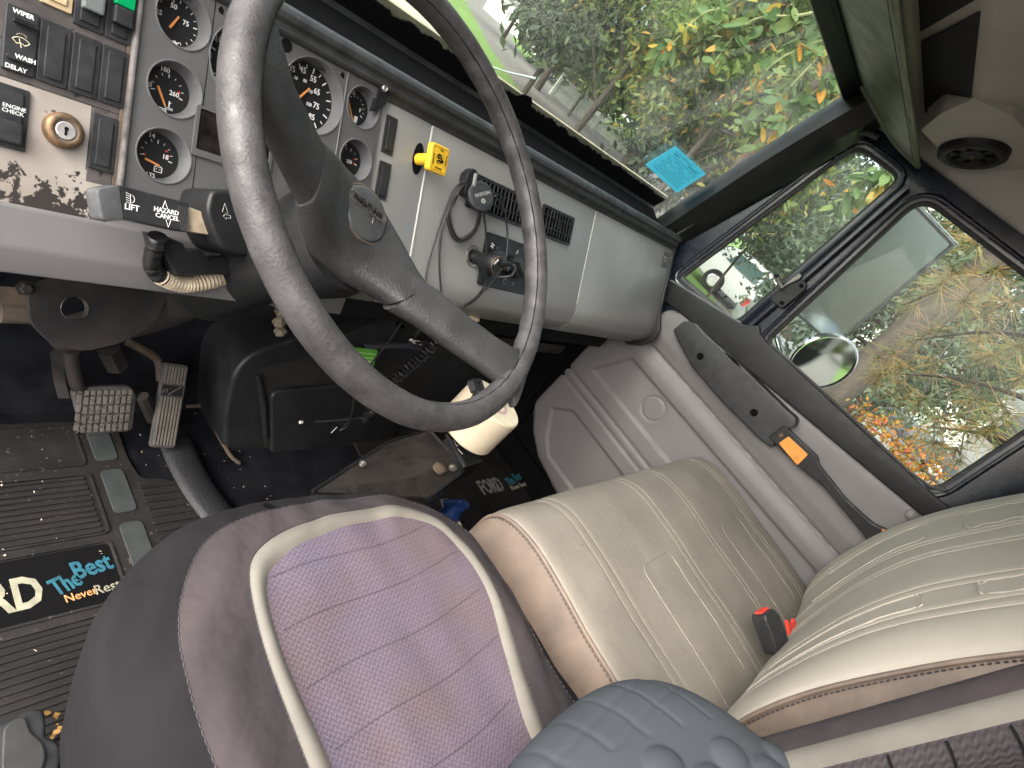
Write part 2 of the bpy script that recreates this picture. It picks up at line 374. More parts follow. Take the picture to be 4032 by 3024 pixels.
AMBL = mat('amber_worn_switch', (0.42, 0.32, 0.19), 0.5, var=0.2, vscale=40)
GLASSW = glass('windshield_glass', dust=0.030, speck=0.20, veil=0.004, refl=0.18)
GLASSD = glass('door_glass', dust=0.010, speck=0.08, veil=0.001, refl=0.22)
MIRR = mat('mirror_wet_glass', (0.62, 0.66, 0.64), 0.12, metal=1.0, bump=0.5, bscale=420)
MIRR2 = mat('mirror_convex_glass', (0.75, 0.77, 0.76), 0.03, metal=1.0, bump=0.12, bscale=420)

def worn_cream():                                             # cream paint rubbed through to black along the lower edge
    m = bpy.data.materials.new('worn_cream_paint'); m.use_nodes = True; nt = m.node_tree; N = nt.nodes; L = nt.links; b = N['Principled BSDF']
    g = N.new('ShaderNodeNewGeometry'); sx = N.new('ShaderNodeSeparateXYZ'); L.new(g.outputs['Position'], sx.inputs[0])
    n1 = N.new('ShaderNodeTexNoise'); n1.inputs['Scale'].default_value = 90; n1.inputs['Detail'].default_value = 8; n1.inputs['Roughness'].default_value = 0.65; L.new(g.outputs['Position'], n1.inputs['Vector'])
    # rubbed band: height along the panel
    mr = N.new('ShaderNodeMapRange'); mr.inputs[1].default_value = 0.708; mr.inputs[2].default_value = 0.678; mr.inputs[3].default_value = 0.0; mr.inputs[4].default_value = 0.24
    L.new(sx.outputs['Z'], mr.inputs[0])
    ad = N.new('ShaderNodeMath'); ad.operation = 'ADD'; L.new(n1.outputs['Fac'], ad.inputs[0]); L.new(mr.outputs[0], ad.inputs[1])
    cr = N.new('ShaderNodeValToRGB'); cr.color_ramp.elements[0].position = 0.655; cr.color_ramp.elements[1].position = 0.675
    cr.color_ramp.elements[0].color = (0, 0, 0, 1); cr.color_ramp.elements[1].color = (1, 1, 1, 1); L.new(ad.outputs[0], cr.inputs[0])
    n2 = N.new('ShaderNodeTexNoise'); n2.inputs['Scale'].default_value = 14; n2.inputs['Detail'].default_value = 5; L.new(g.outputs['Position'], n2.inputs['Vector'])
    c2 = N.new('ShaderNodeValToRGB'); c2.color_ramp.elements[0].color = (0.22, 0.185, 0.155, 1); c2.color_ramp.elements[1].color = (0.31, 0.283, 0.25, 1)
    c2.color_ramp.elements[0].position = 0.35; c2.color_ramp.elements[1].position = 0.6; L.new(n2.outputs['Fac'], c2.inputs[0])
    mx = N.new('ShaderNodeMix'); mx.data_type = 'RGBA'; L.new(cr.outputs[0], mx.inputs['Factor']); L.new(c2.outputs[0], mx.inputs['A']); mx.inputs['B'].default_value = (0.025, 0.02, 0.018, 1)
    L.new(mx.outputs['Result'], b.inputs['Base Color']); b.inputs['Roughness'].default_value = 0.5
    bp = N.new('ShaderNodeBump'); bp.inputs['Strength'].default_value = 0.4; bp.inputs['Distance'].default_value = 0.0006; bp.invert = True
    L.new(cr.outputs[0], bp.inputs['Height']); L.new(bp.outputs[0], b.inputs['Normal'])
    return m
CREAMP = worn_cream()
def zigzag(name, col, col2, a='X', bx='Y', q=0.0085, p=0.0075, amp=0.45, strength=0.8, rough=0.85, tint=None):
    m = bpy.data.materials.new(name); m.use_nodes = True; nt = m.node_tree; N = nt.nodes; L = nt.links; b = N['Principled BSDF']
    g = N.new('ShaderNodeNewGeometry'); s = N.new('ShaderNodeSeparateXYZ'); L.new(g.outputs['Position'], s.inputs[0])
    def mth(op, A, B=None, vb=None):
        n = N.new('ShaderNodeMath'); n.operation = op
        L.new(A, n.inputs[0])
        if B is not None: L.new(B, n.inputs[1])
        elif vb is not None: n.inputs[1].default_value = vb
        return n.outputs[0]
    tri = mth('PINGPONG', mth('MULTIPLY', s.outputs[a], vb=1 / q), vb=0.5)
    ph = mth('ADD', mth('MULTIPLY', s.outputs[bx], vb=1 / p), mth('MULTIPLY', tri, vb=amp * 2))
    sn = mth('SINE', mth('MULTIPLY', ph, vb=2 * math.pi))
    fib = N.new('ShaderNodeTexNoise'); fib.inputs['Scale'].default_value = 1400; L.new(g.outputs['Position'], fib.inputs['Vector'])
    h = mth('ADD', mth('MULTIPLY', sn, vb=0.5), mth('MULTIPLY', fib.outputs['Fac'], vb=0.6))
    bp = N.new('ShaderNodeBump'); bp.inputs['Strength'].default_value = strength; bp.inputs['Distance'].default_value = 0.0008; L.new(h, bp.inputs['Height']); L.new(bp.outputs[0], b.inputs['Normal'])
    nz = N.new('ShaderNodeTexNoise'); nz.inputs['Scale'].default_value = 6.5; nz.inputs['Detail'].default_value = 4; L.new(g.outputs['Position'], nz.inputs['Vector'])
    cr = N.new('ShaderNodeValToRGB'); cr.color_ramp.elements[0].position = 0.38; cr.color_ramp.elements[1].position = 0.62
    cr.color_ramp.elements[0].color = (*col, 1); cr.color_ramp.elements[1].color = (*col2, 1); L.new(nz.outputs['Fac'], cr.inputs[0])
    mx = N.new('ShaderNodeMix'); mx.data_type = 'RGBA'; mx.blend_type = 'MULTIPLY'; L.new(cr.outputs[0], mx.inputs['A'])
    mr = N.new('ShaderNodeMapRange'); mr.inputs[1].default_value = -1; mr.inputs[2].default_value = 1; mr.inputs[3].default_value = 0.90; mr.inputs[4].default_value = 1.06; L.new(sn, mr.inputs[0])
    L.new(mr.outputs[0], mx.inputs['B']); mx.inputs['Factor'].default_value = 1.0
    L.new(mx.outputs['Result'], b.inputs['Base Color']); b.inputs['Roughness'].default_value = rough; b.inputs['Specular IOR Level'].default_value = 0.3
    return m
LAV = zigzag('seat_panel_lavender', (0.112, 0.092, 0.128), (0.108, 0.080, 0.094), q=0.0066, p=0.0056, strength=0.55)
ZIGD = zigzag('seat_back_zigzag', (0.050, 0.042, 0.047), (0.062, 0.052, 0.056), a='Z', bx='X', q=0.0085, p=0.0075)
# ================================================================== the cab shell (setting)
def sheet(name, pts, m, thick=0.02, n=None):
    o = Vector(pts[0]); M = frame(o, Vector(pts[1]) - o, n or (Vector(pts[1]) - o).cross(Vector(pts[2]) - o)); MI = M.inverted()
    q = [MI @ Vector(p) for p in pts]
    return struct(MB(M).prism([(p.x, p.y) for p in q], -thick, 0).build(name, m))
# floor pan and toe board
struct(MB().box(0.08, 1.74, -0.62, 1.02, -0.05, -0.006).build('cab_floor', CARP))
struct(MB().prism([(0.86, -0.004), (1.02, -0.004), (1.02, 0.66), (0.99, 0.66), (0.985, 0.22)], 0.08, 1.72).build('firewall', CARP)) if False else None
fw = MB(frame((0.08, 0, 0), (0, 1, 0), (1, 0, 0)))       # local x = y, y = z, z = x
fw.prism([(0.90, -0.006), (1.06, -0.006), (1.06, 0.86), (1.01, 0.86), (1.0, 0.20)], 0.0, 1.66)
struct(fw.build('firewall', CARP))
# rear wall, roof, side walls behind the doors
struct(MB().box(0.06, 1.74, -0.64, -0.60, -0.05, 1.60).build('rear_wall', ROOF))
roof = MB(frame((0.04, 0, 0), (0, 1, 0), (1, 0, 0)))
prof = [(0.66, 1.435), (0.62, 1.445), (0.545, 1.47), (0.505, 1.462), (0.492, 1.448), (0.478, 1.452), (0.358, 1.452), (0.345, 1.456), (0.275, 1.528), (0.20, 1.565), (-0.05, 1.585), (-0.60, 1.57),
        (-0.60, 1.62), (0.40, 1.64), (0.70, 1.50)]
roof.prism(prof, 0.0, 1.655)
struct(roof.build('roof_headliner', ROOF, smooth=True, bevel=0.006, seg=2, ang=12))
sw = MB(frame((1.695, 0, 0), (0, 1, 0), (1, 0, 0)))
sw.prism([(-0.62, 0.0), (-0.29, 0.0), (-0.29, 1.60), (-0.62, 1.60)], 0, 0.05)
struct(sw.build('side_wall', ROOF))
# roof rail over the passenger door
rr = MB(frame((1.60, 0, 0), (0, 1, 0), (1, 0, 0)))
rr.prism([(0.62, 1.412), (0.62, 1.46), (-0.3, 1.60), (-0.3, 1.40), (0.58, 1.402)], 0.0, 0.11)
rail = MB()
def railp(u, v):
    y = lerp(0.60, -0.62, u)
    a = Vector((1.712, y, 1.394)); b = Vector((1.665, y - 0.0, interp([(-0.62, 1.59), (0.05, 1.60), (0.275, 1.56), (0.345, 1.475), (0.6, 1.46)], y)))
    q = a.lerp(b, v); q += Vector((-0.012, 0, -0.014)) * math.sin(math.pi * v); return q
rail.grid(railp, 24, 6)
struct(rail.build('roof_rail', ROOF, smooth=True))
# overhead console: two dark foam inserts let into the headliner
pan = thing('overhead_console', (1.35, 0.42, 1.452), 'beige overhead ledge above the windshield with two dark foam inserts', 'console')
for x0, x1, sk in ((0.80, 1.245, 0.0), (1.285, 1.615, 0.0)):
    k = MB(frame((0, 0, 1.4515), (1, 0, 0), (0, 0, -1)))
    pts = [(x0, -0.470), (x1, -0.470), (x1 - 0.215, -0.362), (x0 - 0.215, -0.362)]
    k.prism(rpoly(pts, 0.008), 0.0, 0.0025)
    k.build('foam_insert', FOAM, pan)
k = MB(); k.tube([(0.1, 0.494, 1.4475), (1.655, 0.494, 1.4475)], 0.011, 10)
k.build('ledge_lip', ROOF, pan, smooth=True)
# speaker in the corner
sn = Vector((-0.10, -0.734, -0.671)).normalized()
MS = frame(Vector((1.588, 0.328, 1.433)) , Vector((0, -0.84, 0.54)), sn)
sp = thing('roof_speaker', MS.translation, 'round black speaker set in the roof corner above the passenger door', 'speaker')
MB(MS).lathe([(0.001, 0.003), (0.040, 0.003), (0.046, 0.010), (0.056, 0.012), (0.062, 0.008), (0.064, -0.006)], 40).build('rim', BLK, sp, smooth=True)
mb = MB(MS).lathe([(0.0002, 0.0055), (0.020, 0.0055), (0.022, 0.003)], 24)
mb.build('centre_cap', BLK, sp, smooth=True)
for k in range(7):
    a = 2 * math.pi * k / 7
    mb = MB(MS @ Matrix.Rotation(a, 4, 'Z') @ T(0.031, 0, 0.0045)); mb.prism(rrect(-0.008, 0.008, -0.0045, 0.0045, 0.003), 0, 0.0012); mb.build('slot', BLKD, sp)
mb = MB(MS @ T(0, 0, 0.005)).lathe([(0.0045, 0), (0.0045, 0.006), (0.002, 0.008)], 12, cap1=True); mb.build('screw', BRASS, sp)
# sloped corner panel that carries the speaker
MSI = MS.inverted()
def SPk(px, py):
    o_ = MS @ Vector((0, 0, -0.005)); k = ray(px, py); p = MSI @ (CAM + k * ((o_ - CAM).dot(sn) / k.dot(sn))); return (p.x, p.y)
g = MB(MS); g.prism(rpoly([SPk(*p) for p in ((3610, 560), (3695, 480), (3835, 395), (4000, 430), (4300, 700), (4100, 860), (3800, 700))], 0.005), -0.05, -0.005)
struct(g.build('speaker_corner', ROOF, bevel=0.004))
# driver side: pillar behind the open door, sill, front pillar
struct(MB().box(0.0, 0.05, -0.64, -0.34, -0.05, 1.60).build('driver_side_wall', ROOF))
struct(MB().box(0.02, 0.09, -0.64, 0.95, -0.10, 0.02).build('driver_sill', BLK))
struct(MB().box(1.70, 1.82, -0.64, 1.0, -0.12, 0.075).build('passenger_sill', BLKD))
struct(MB().box(0.02, 0.085, 0.84, 1.08, -0.05, 0.86).build('driver_kick_panel', BLKD))
struct(MB().box(1.705, 1.765, 0.70, 1.08, -0.05, 0.775).build('passenger_kick_panel', BLKD))
a = Vector((0.03, 0.86, 0.85)); b = Vector((0.04, 0.62, 1.48)); mb = MB(); mb.tube([a, b], 0.045, 8); struct(mb.build('driver_pillar', BLK))

# ================================================================== windshield
WS0, WS1 = Vector((0, 0.835, 0.93)), Vector((0, 0.63, 1.44))
MG = frame((0, WS0.y, WS0.z), (1, 0, 0), Vector((0, -(WS1.z - WS0.z), WS1.y - WS0.y)))   # x across, y up the glass, z inwards
MGI = MG.inverted(); GN = MG.to_3x3() @ Vector((0, 0, 1))
def GP(px, py, h=0.0):
    o = MG @ Vector((0, 0, h)); k = ray(px, py); p = MGI @ (CAM + k * ((o - CAM).dot(GN) / k.dot(GN))); return (p.x, p.y)
GH = (WS1 - WS0).length
ws = thing('windshield', (0.9, 0.835, 0.93), 'wide dusty windshield with rain specks and a black sealed lower edge', 'windshield')
MB(MG).prism([(0.05, -0.06), (1.86, -0.06), (1.86, GH + 0.02), (0.06, GH + 0.02)], -0.006, -0.001).build('pane', GLASSW, ws)
# ragged black sealant on the inside of the lower edge
top = []
N_ = 420
for i in range(N_ + 1):
    x = lerp(0.05, 1.66, i / N_)
    t = 0.0205 + 0.006 * noise.noise(Vector((x * 9, 3, 0))) + 0.006 * noise.noise(Vector((x * 38, 7, 0))) + 0.004 * noise.noise(Vector((x * 120, 1, 0)))
    if abs(x - 0.94) < 0.022: t += 0.014 * math.sqrt(max(0, 1 - ((x - 0.94) / 0.022) ** 2))
    top.append((x, t))
s = MB(MG); s.prism([(0.05, -0.10)] + [(1.66, -0.10)] + list(reversed(top)), 0.0, 0.0025)
s.build('sealant', BLKD, ws)
# cowl strip outside, pale
MB(MG).box(0.05, 1.68, -0.05, 0.0245, -0.014, -0.009).build('cowl_strip', mat('cowl_cream', (0.42, 0.37, 0.27), 0.7, var=0.2, vscale=30), ws)
# thin white wiper arm tip resting outside
a, b = GP(1990, 282, -0.03), GP(2105, 306, -0.03)
wp = MB(MG); wp.tube([(a[0] - 0.25, a[1] - 0.06, -0.03), (a[0], a[1], -0.03), (b[0], b[1], -0.028)], [0.0016, 0.0014, 0.0026], 6)
wp.build('washer_tube', mat('pale_tube', (0.55, 0.60, 0.60), 0.4), ws, smooth=True)
# sheet of blue paper behind the glass
q = [GP(*p, 0.004) for p in ((2540, 648), (2660, 575), (2780, 685), (2665, 760))]
bp_ = thing('blue_permit_paper', MG @ Vector((q[0][0], q[0][1], 0.004)), 'bright blue printed permit paper stuck inside the lower windshield corner', 'paper')
MB(MG).prism(q, 0.0035, 0.0041).build('sheet', BLUEP, bp_)
qa, qb, qc, qd = [Vector(p) for p in q]
def bil(u, v): return (qa.lerp(qb, v)).lerp(qd.lerp(qc, v), u)
random.seed(3)
for r in range(11):
    v = 0.88 - r * 0.075
    ln = MB(MG)
    u = 0.10 + 0.03 * (r % 3)
    while u < 0.86:
        w = random.uniform(0.02, 0.09)
        if r == 2 or r > 6 or random.random() < 0.72:
            p0, p1 = bil(u, v), bil(min(u + w, 0.9), v); h = 0.0016 if r != 1 else 0.003
            ln.prism([(p0.x, p0.y), (p1.x, p1.y), (p1.x - 0.0002, p1.y + h), (p0.x - 0.0002, p0.y + h)], 0.0041, 0.0043)
        u += w + 0.012
    if ln.v: ln.build('print_line', INKB, bp_, fix=False, kind='stuff')

# ================================================================== A pillar
pl = thing('windshield_pillar', (1.66, 0.79, 0.88), 'black pillar trim between windshield and passenger door with ribbed grey seal', 'pillar trim')
def along(P0, P1, P2, n): return [p for p in spline([P0, P1, P2], n)]
def strip(name, rows, m, parent, nn=24, smooth=True):         # rows: list of 3-point paths side by side
    R_ = [spline(r, nn // 2) for r in rows]
    mb = MB(); n = len(R_[0])
    mb.grid(lambda u, v: R_[min(int(round(v * (len(R_) - 1))), len(R_) - 1)][int(round(u * (n - 1)))], n - 1, len(R_) - 1)
    return mb.build(name, m, parent, smooth=smooth)
def pp(px, py, x): return at(px, py, 'x', x)
# paths from the foot of the pillar to its head
w0, w1, w2 = pp(2640, 845, 1.625), pp(3010, 600, 1.625), pp(3395, 350, 1.615)
a0, a1, a2 = pp(2660, 868, 1.615), pp(3025, 625, 1.615), pp(3440, 380, 1.605)
b0, b1, b2 = pp(2635, 925, 1.645), pp(3040, 690, 1.645), pp(3455, 465, 1.63)
c0, c1, c2 = pp(2655, 960, 1.665), pp(3080, 720, 1.665), pp(3420, 510, 1.655)
out0, out1, out2 = w0 + Vector((0.035, 0.03, 0.0)), w1 + Vector((0.035, 0.03, 0.0)), w2 + Vector((0.035, 0.03, 0.0))
dn = Vector((0, 0.03, -0.10))
ext = lambda a, b, c: (a + (a - b) * 0.35, b, c + (c - b) * 0.12)
strip('trim', [ext(out0, out1, out2), ext(w0, w1, w2), ext(a0, a1, a2), ext(b0, b1, b2), ext(c0 + Vector((0.03, 0, 0)), c1 + Vector((0.03, 0, 0)), c2 + Vector((0.03, 0, 0)))], BLK, pl)
sc = at(2640, 905, 'x', 1.63)
MB(frame(sc + Vector((-0.012, -0.006, 0.004)), (0, 1, 0), (-1, -0.5, 0.2))).lathe([(0.0002, 0.0), (0.006, 0.0), (0.008, 0.0015), (0.0085, -0.004)], 16).build('screw_cup', BLKD, pl)
# ribbed seal following pillar and door head
seal = thing('door_seal', (1.66, 0.78, 0.86), 'ribbed grey rubber seal curving round the front of the passenger door opening', 'seal')
sp_ = [pp(2600, 965, 1.66), pp(2780, 845, 1.66), pp(3000, 705, 1.66), pp(3200, 585, 1.66), pp(3330, 525, 1.66), pp(3430, 530, 1.66), pp(3520, 590, 1.66), pp(3700, 720, 1.66), pp(4060, 985, 1.66), pp(4500, 1310, 1.66)]
path = spline(sp_, 60)
rib = MB(); rib.tube(path[:320], 0.0065, 8)
rib.build('bead', RIBS, seal, smooth=False)
# ================================================================== dashboard
dash = thing('dashboard', (1.1, 0.62, 0.60), 'long grey plastic dashboard with black padded top and vents', 'dashboard')
XR = frame((0, 0, 0), (0, 1, 0), (1, 0, 0))               # profile plane: local x = world y, local y = world z, local z = world x
def extr(prof, x0, x1, name, m, parent, smooth=True, bevel=0.002, ang=20):
    mb = MB(T(x0, 0, 0) @ XR); mb.prism(prof, 0, x1 - x0); return mb.build(name, m, parent, smooth=smooth, bevel=bevel, seg=2, ang=ang)
def face(v, h=0.0):
    p = MD @ Vector((0, v, h)); return (p.y, p.z)
rl = [face(-0.207), (0.5745, 0.684), (0.568, 0.670), (0.5665, 0.655), (0.571, 0.643), (0.580, 0.630), (0.600, 0.603)]
gp = [face(0.0), face(-0.10), face(-0.19)] + rl + [(0.66, 0.60), (0.74, 0.85)]
extr(gp, 0.5665, 0.6655, 'panel', DASH, dash, bevel=0.0022)
extr(gp, 0.6680, 1.1885, 'panel', DASH, dash, bevel=0.0022)
extr(gp, 1.1915, 1.650, 'glovebox_panel', DASH, dash, bevel=0.0022)
# shiny lit panel edges at both seams, put in as pale strips
mb = MB(MD); mb.box(0.6658, 0.6677, -0.205, -0.002, -0.012, 0.0012); mb.build('seam_glint', mat('lit_edge', (0.55, 0.55, 0.53), 0.3), dash)
mb = MB(MD); mb.box(1.1888, 1.1912, -0.205, -0.002, -0.012, 0.0004); mb.build('seam_glint', MATS['lit_edge'], dash)
# black end cap with steps
ec = [face(0.012, 0.006), face(-0.18, 0.006), (0.560, 0.690), (0.553, 0.665), (0.556, 0.640), (0.572, 0.618), (0.60, 0.592), (0.70, 0.58), (0.76, 0.87)]
extr(ec, 1.6505, 1.662, 'end_cap', BLK, dash, bevel=0.003)
for k in range(4):
    a = face(-0.05 - 0.035 * k, 0.0)
    mb = MB(T(1.6622, 0, 0) @ XR); mb.prism([face(-0.052 - 0.036 * k, -0.004), face(-0.052 - 0.036 * k, 0.004), face(-0.074 - 0.036 * k, 0.004), face(-0.074 - 0.036 * k, -0.004)], 0, 0.003)
    mb.build('end_clip', RUBB, dash, bevel=0.001)
# lower-left knee panel
lp = [face(-0.2355, 0.001), face(-0.262), face(-0.272, 0.001), face(-0.296, -0.006), (0.62, 0.575), (0.66, 0.575), (0.68, 0.69)]
mb = MB(T(0.06, 0, 0) @ XR); mb.prism(lp, 0, 0.50); mb.build('knee_panel', LOWD, dash, smooth=True, bevel=0.003, ang=8)
# under-dash dark backing
mb = MB(); mb.box(0.08, 1.66, 0.66, 0.98, 0.52, 0.60); mb.build('underside_tray', BLKM, dash)
# padded black top: channel, lip, roll, shelf to the glass
tp = [face(-0.001, -0.004), (0.7035, 0.8735), (0.699, 0.8800), (0.6985, 0.8845), (0.7035, 0.8875), (0.704, 0.890), (0.7015, 0.8955), (0.7035, 0.9015), (0.7095, 0.9055), (0.7185, 0.9065), (0.730, 0.904), (0.745, 0.893), (0.775, 0.885), (0.825, 0.905),
      (0.842, 0.918), (0.85, 0.86), (0.74, 0.84)]
mb = MB(T(0.06, 0, 0) @ XR); mb.prism(tp, 0, 1.60)
mb.build('padded_top', PADT, dash, smooth=True, bevel=0.0015, seg=2, ang=25)
mb = MB(); mb.grid(lambda u, v: (lerp(0.07, 1.65, u), lerp(0.731, 0.838, v), interp([(0, 0.9045), (0.12, 0.8945), (0.42, 0.8865), (1, 0.912)], v)), 40, 10)
mb.build('shelf', BLKD, dash, smooth=True)
# model plate on the glovebox
c0 = DP(2652, 1003); c1 = DP(2697, 1075)
mb = MB(MD); mb.prism(rrect(1.598, 1.636, -0.052, -0.014, 0.002), 0.0, 0.0015); mb.build('model_plate', mat('plate_bronze', (0.055, 0.05, 0.045), 0.4, metal=0.3), dash, bevel=0.0004)
text('plate_lettering', 'Business\nCLASS', 0.0085, MD @ T(1.617, -0.032, 0.0016), GREYP, dash)

# ---- vents
def vent(u0, u1, v0, v1, ncol, nrow, knobside):
    r = MB(MD); r.prism(rrect(u0, u1, v0, v1, 0.003), 0.0, 0.004, holes=[list(reversed(rrect(u0 + 0.006, u1 - 0.006, v0 + 0.005, v1 - 0.005, 0.002)))])
    ve = r.build('air_vent', BLK, dash, bevel=0.0008)
    MB(MD).prism(rrect(u0 + 0.004, u1 - 0.004, v0 + 0.004, v1 - 0.004, 0.002), 0.0002, 0.0008).build('duct', BLKD, ve)
    for i in range(ncol):
        x = lerp(u0 + 0.016, u1 - 0.016, i / (ncol - 1))
        m_ = MB(MD @ T(x, (v0 + v1) / 2, 0.0045) @ Matrix.Rotation(math.radians(-40), 4, 'Y')); m_.box(-0.0007, 0.0007, -(v1 - v0) / 2 + 0.006, (v1 - v0) / 2 - 0.006, -0.0035, 0.0035)
        m_.build('slat', SWB, ve)
    for j in range(nrow):
        y = lerp(v0 + 0.018, v1 - 0.018, j / max(1, nrow - 1))
        MB(MD).box(u0 + 0.006, u1 - 0.006, y - 0.0009, y + 0.0009, 0.0035, 0.0075).build('cross_slat', BLK, ve)
    for kk in range(5):
        MB(MD).box(lerp(u0, u1, .5) - 0.006, lerp(u0, u1, .5) + 0.006, (v0 + v1) / 2 - 0.006 + kk * 0.0028, (v0 + v1) / 2 - 0.0045 + kk * 0.0028, 0.0072, 0.0088).build('thumb_tab', BLK, ve)
    return ve
vent(0.767, 0.930, -0.094, -0.038, 13, 2, 0)
vent(0.985, 1.104, -0.094, -0.036, 9, 2, 1)
# ---- heater control
h0, h1 = (0.833, 0.988), (-0.213, -0.121)
hv = MB(MD); hv.prism(rrect(h0[0], h0[1], h1[0], h1[1], 0.006), -0.001, 0.005)
hvac = hv.build('heater_panel', BLK, dash, bevel=0.0012)
for (kx, ky, rr_) in ((0.862, -0.165, 0.020), (0.921, -0.168, 0.021), (0.967, -0.166, 0.016)):
    kb = MB(MD @ T(kx, ky, 0.005)); kb.lathe([(rr_, 0), (rr_, 0.004), (rr_ * 0.86, 0.006), (rr_ * 0.8, 0.018), (rr_ * 0.7, 0.020), (0.0002, 0.020)], 28)
    knob = kb.build('knob', BLK, hvac, smooth=True)
    kb = MB(MD @ T(kx, ky, 0.005) @ Matrix.Rotation(math.radians(-38), 4, 'Z')); kb.prism(rrect(-rr_ * 1.0, rr_ * 1.0, -rr_ * 0.28, rr_ * 0.28, 0.003), 0.010, 0.027); kb.build('grip', SWB, hvac, bevel=0.0015)
MB(MD @ T(0.937, -0.160, 0.0255) @ Matrix.Rotation(math.radians(-38), 4, 'Z')).box(-0.006, 0.006, -0.0008, 0.0008, 0, 0.0012).build('pointer', mat('pointer_blue', (0.02, 0.15, 0.5), 0.4), hvac)
for s_, p_ in (('0', (1958, 978)), ('0', (1948, 1098)), ('C', (2022, 1117))):
    u, v = DP(*p_, 0.005); text('legend', s_, 0.008, MD @ T(u, v, 0.0052), GREYP, hvac)
def fan(u, v, sz, parent):
    mb = MB(MD @ T(u, v, 0.0051))
    for k in range(4):
        a = k * math.pi / 2 + 0.4; c, s = math.cos(a), math.sin(a)
        mb.prism([(c * x - s * y, s * x + c * y) for x, y in ((0.0003, 0), (sz * 0.5, -sz * 0.25), (sz, 0), (sz * 0.6, sz * 0.3))], 0, 0.0003)
    mb.build('fan_mark', WHITE, parent, fix=False)
u, v = DP(1939, 968, 0.005); fan(u, v, 0.006, hvac)
u, v = DP(1987, 1108, 0.005)
mb = MB(MD @ T(u, v, 0.0051)); mb.prism(rrect(-0.004, 0.004, -0.005, 0.005, 0.001), 0, 0.0003, holes=[list(reversed(rrect(-0.003, 0.003, -0.004, 0.004, 0.001)))]); mb.build('cab_mark', GREYP, hvac, fix=False)
u, v = DP(2037, 993, 0.005)
mb = MB(MD @ T(u, v, 0.0051)); mb.prism([(-0.004, -0.004), (0.0, -0.004), (0.003, 0.001), (0.001, 0.005), (-0.002, 0.002)], 0, 0.0003); mb.build('vent_mark', GREYP, hvac, fix=False)
# ---- blank switches on the panel
def blank(u0, u1, v0, v1, parent, name='blank_switch', m=SWB, inset=0.0045, h=0.0022):
    o = MB(MD).prism(rrect(u0, u1, v0, v1, 0.0012), -0.001, h).build(name, m, parent, bevel=0.0006)
    c = MB(MD); c.prism(rrect(u0 + inset, u1 - inset, v0 + inset, v1 - inset, 0.0008), h - 0.0001, h + 0.0018)
    c.build('rocker_face', m, o, bevel=0.0006)
    return o
blank(0.578, 0.598, -0.066, -0.016, dash)
blank(0.579, 0.600, -0.127, -0.077, dash)
# ---- parking brake knob
hu, hv_ = DP(1645, 625)
MB(MD @ T(hu, hv_, 0.0004)).prism([(0.0105 * math.cos(a) , 0.0225 * math.sin(a)) for a in [2 * math.pi * k / 28 for k in range(28)]], 0, 0.0006).build('knob_hole', BLKD, dash)
kn = thing('parking_brake_knob', MD @ Vector((hu, hv_, 0)), 'square yellow pull knob with worn black print on the dashboard', 'knob')
kb = MB(MD @ T(hu - 0.0005, hv_ - 0.001, 0)); kb.tube([(0, 0, 0.002), (0.0, 0, 0.02), (0, 0, 0.034)], [0.0085, 0.0085, 0.0095], 20); kb.build('stem', YEL, kn, smooth=True)
MK = MD @ T(hu, hv_, 0.034)
kb = MB(MK); kb.prism(rrect(-0.0185, 0.0185, -0.0195, 0.0195, 0.005), 0, 0.010); kb.build('handle', YEL, kn, bevel=0.002, seg=3, smooth=True)
kb = MB(MK); kb.prism(rrect(-0.0155, 0.0155, -0.0165, 0.0165, 0.003), 0.010, 0.0106, holes=[list(reversed(rrect(-0.0145, 0.0145, -0.0155, 0.0155, 0.003)))]); kb.build('face_ring', mat('knob_dark_yellow', (0.45, 0.27, 0.02), 0.5), kn)
random.seed(5)
kb = MB(MK)
for k in range(70):
    a, r = random.uniform(0, 6.28), 0.0075 * math.sqrt(random.random()); s = random.uniform(0.0005, 0.0013)
    kb.prism([(r * math.cos(a) + s * math.cos(t) * random.uniform(.6, 1.3), r * math.sin(a) + s * math.sin(t)) for t in (0, 1.2, 2.5, 3.8, 5)], 0.0104, 0.01065)
kb.build('worn_print', BLKD, kn, fix=False)
for s_, x_, y_, r_ in (('PULL', 0.002, 0.0125, 0), ('TO APPLY', 0.0125, 0.001, -90), ('PUSH TO', -0.0120, -0.002, 90), ('RELEASE', 0.0, -0.0125, 0)):
    text('knob_lettering', s_, 0.0036, MK @ T(x_, y_, 0.0105) @ Matrix.Rotation(math.radians(r_), 4, 'Z'), BLKD, kn)

# ================================================================== instrument cluster
cl = thing('instrument_cluster', MD @ Vector((0.41, -0.2, 0)), 'charcoal instrument cluster with seven recessed round gauges behind the wheel', 'instrument cluster')
GA = {  # name: (u, v, opening radius, dial radius)
    'oil': (0.3055, -0.0235, 0.0262, 0.0222), 'water': (0.3050, -0.0905, 0.0262, 0.0222), 'volts': (0.3020, -0.157, 0.0262, 0.0222),
    'tach': (0.3765, -0.0400, 0.0425, 0.0385), 'speed': (0.4615, -0.0375, 0.0425, 0.0385), 'fuel': (0.5355, -0.0235, 0.0255, 0.0215), 'temp': (0.5370, -0.0900, 0.0255, 0.0215)}
HP, HD = 0.004, -0.013
out = [(0.2665, -0.207), (0.566, -0.207), (0.566, -0.112), (0.5665, -0.010), (0.5580, 0.0125), (0.2665, 0.0125)]
holes = [list(reversed(circle(u, v, r, 40))) for u, v, r, d in GA.values()]
MB(MD).prism(out, HP - 0.004, HP, holes=holes, back=False).build('faceplate', CLUS, cl, bevel=0)
MB(MD).box(0.262, 0.566, -0.209, 0.013, -0.034, -0.030).build('housing', BLKD, cl)
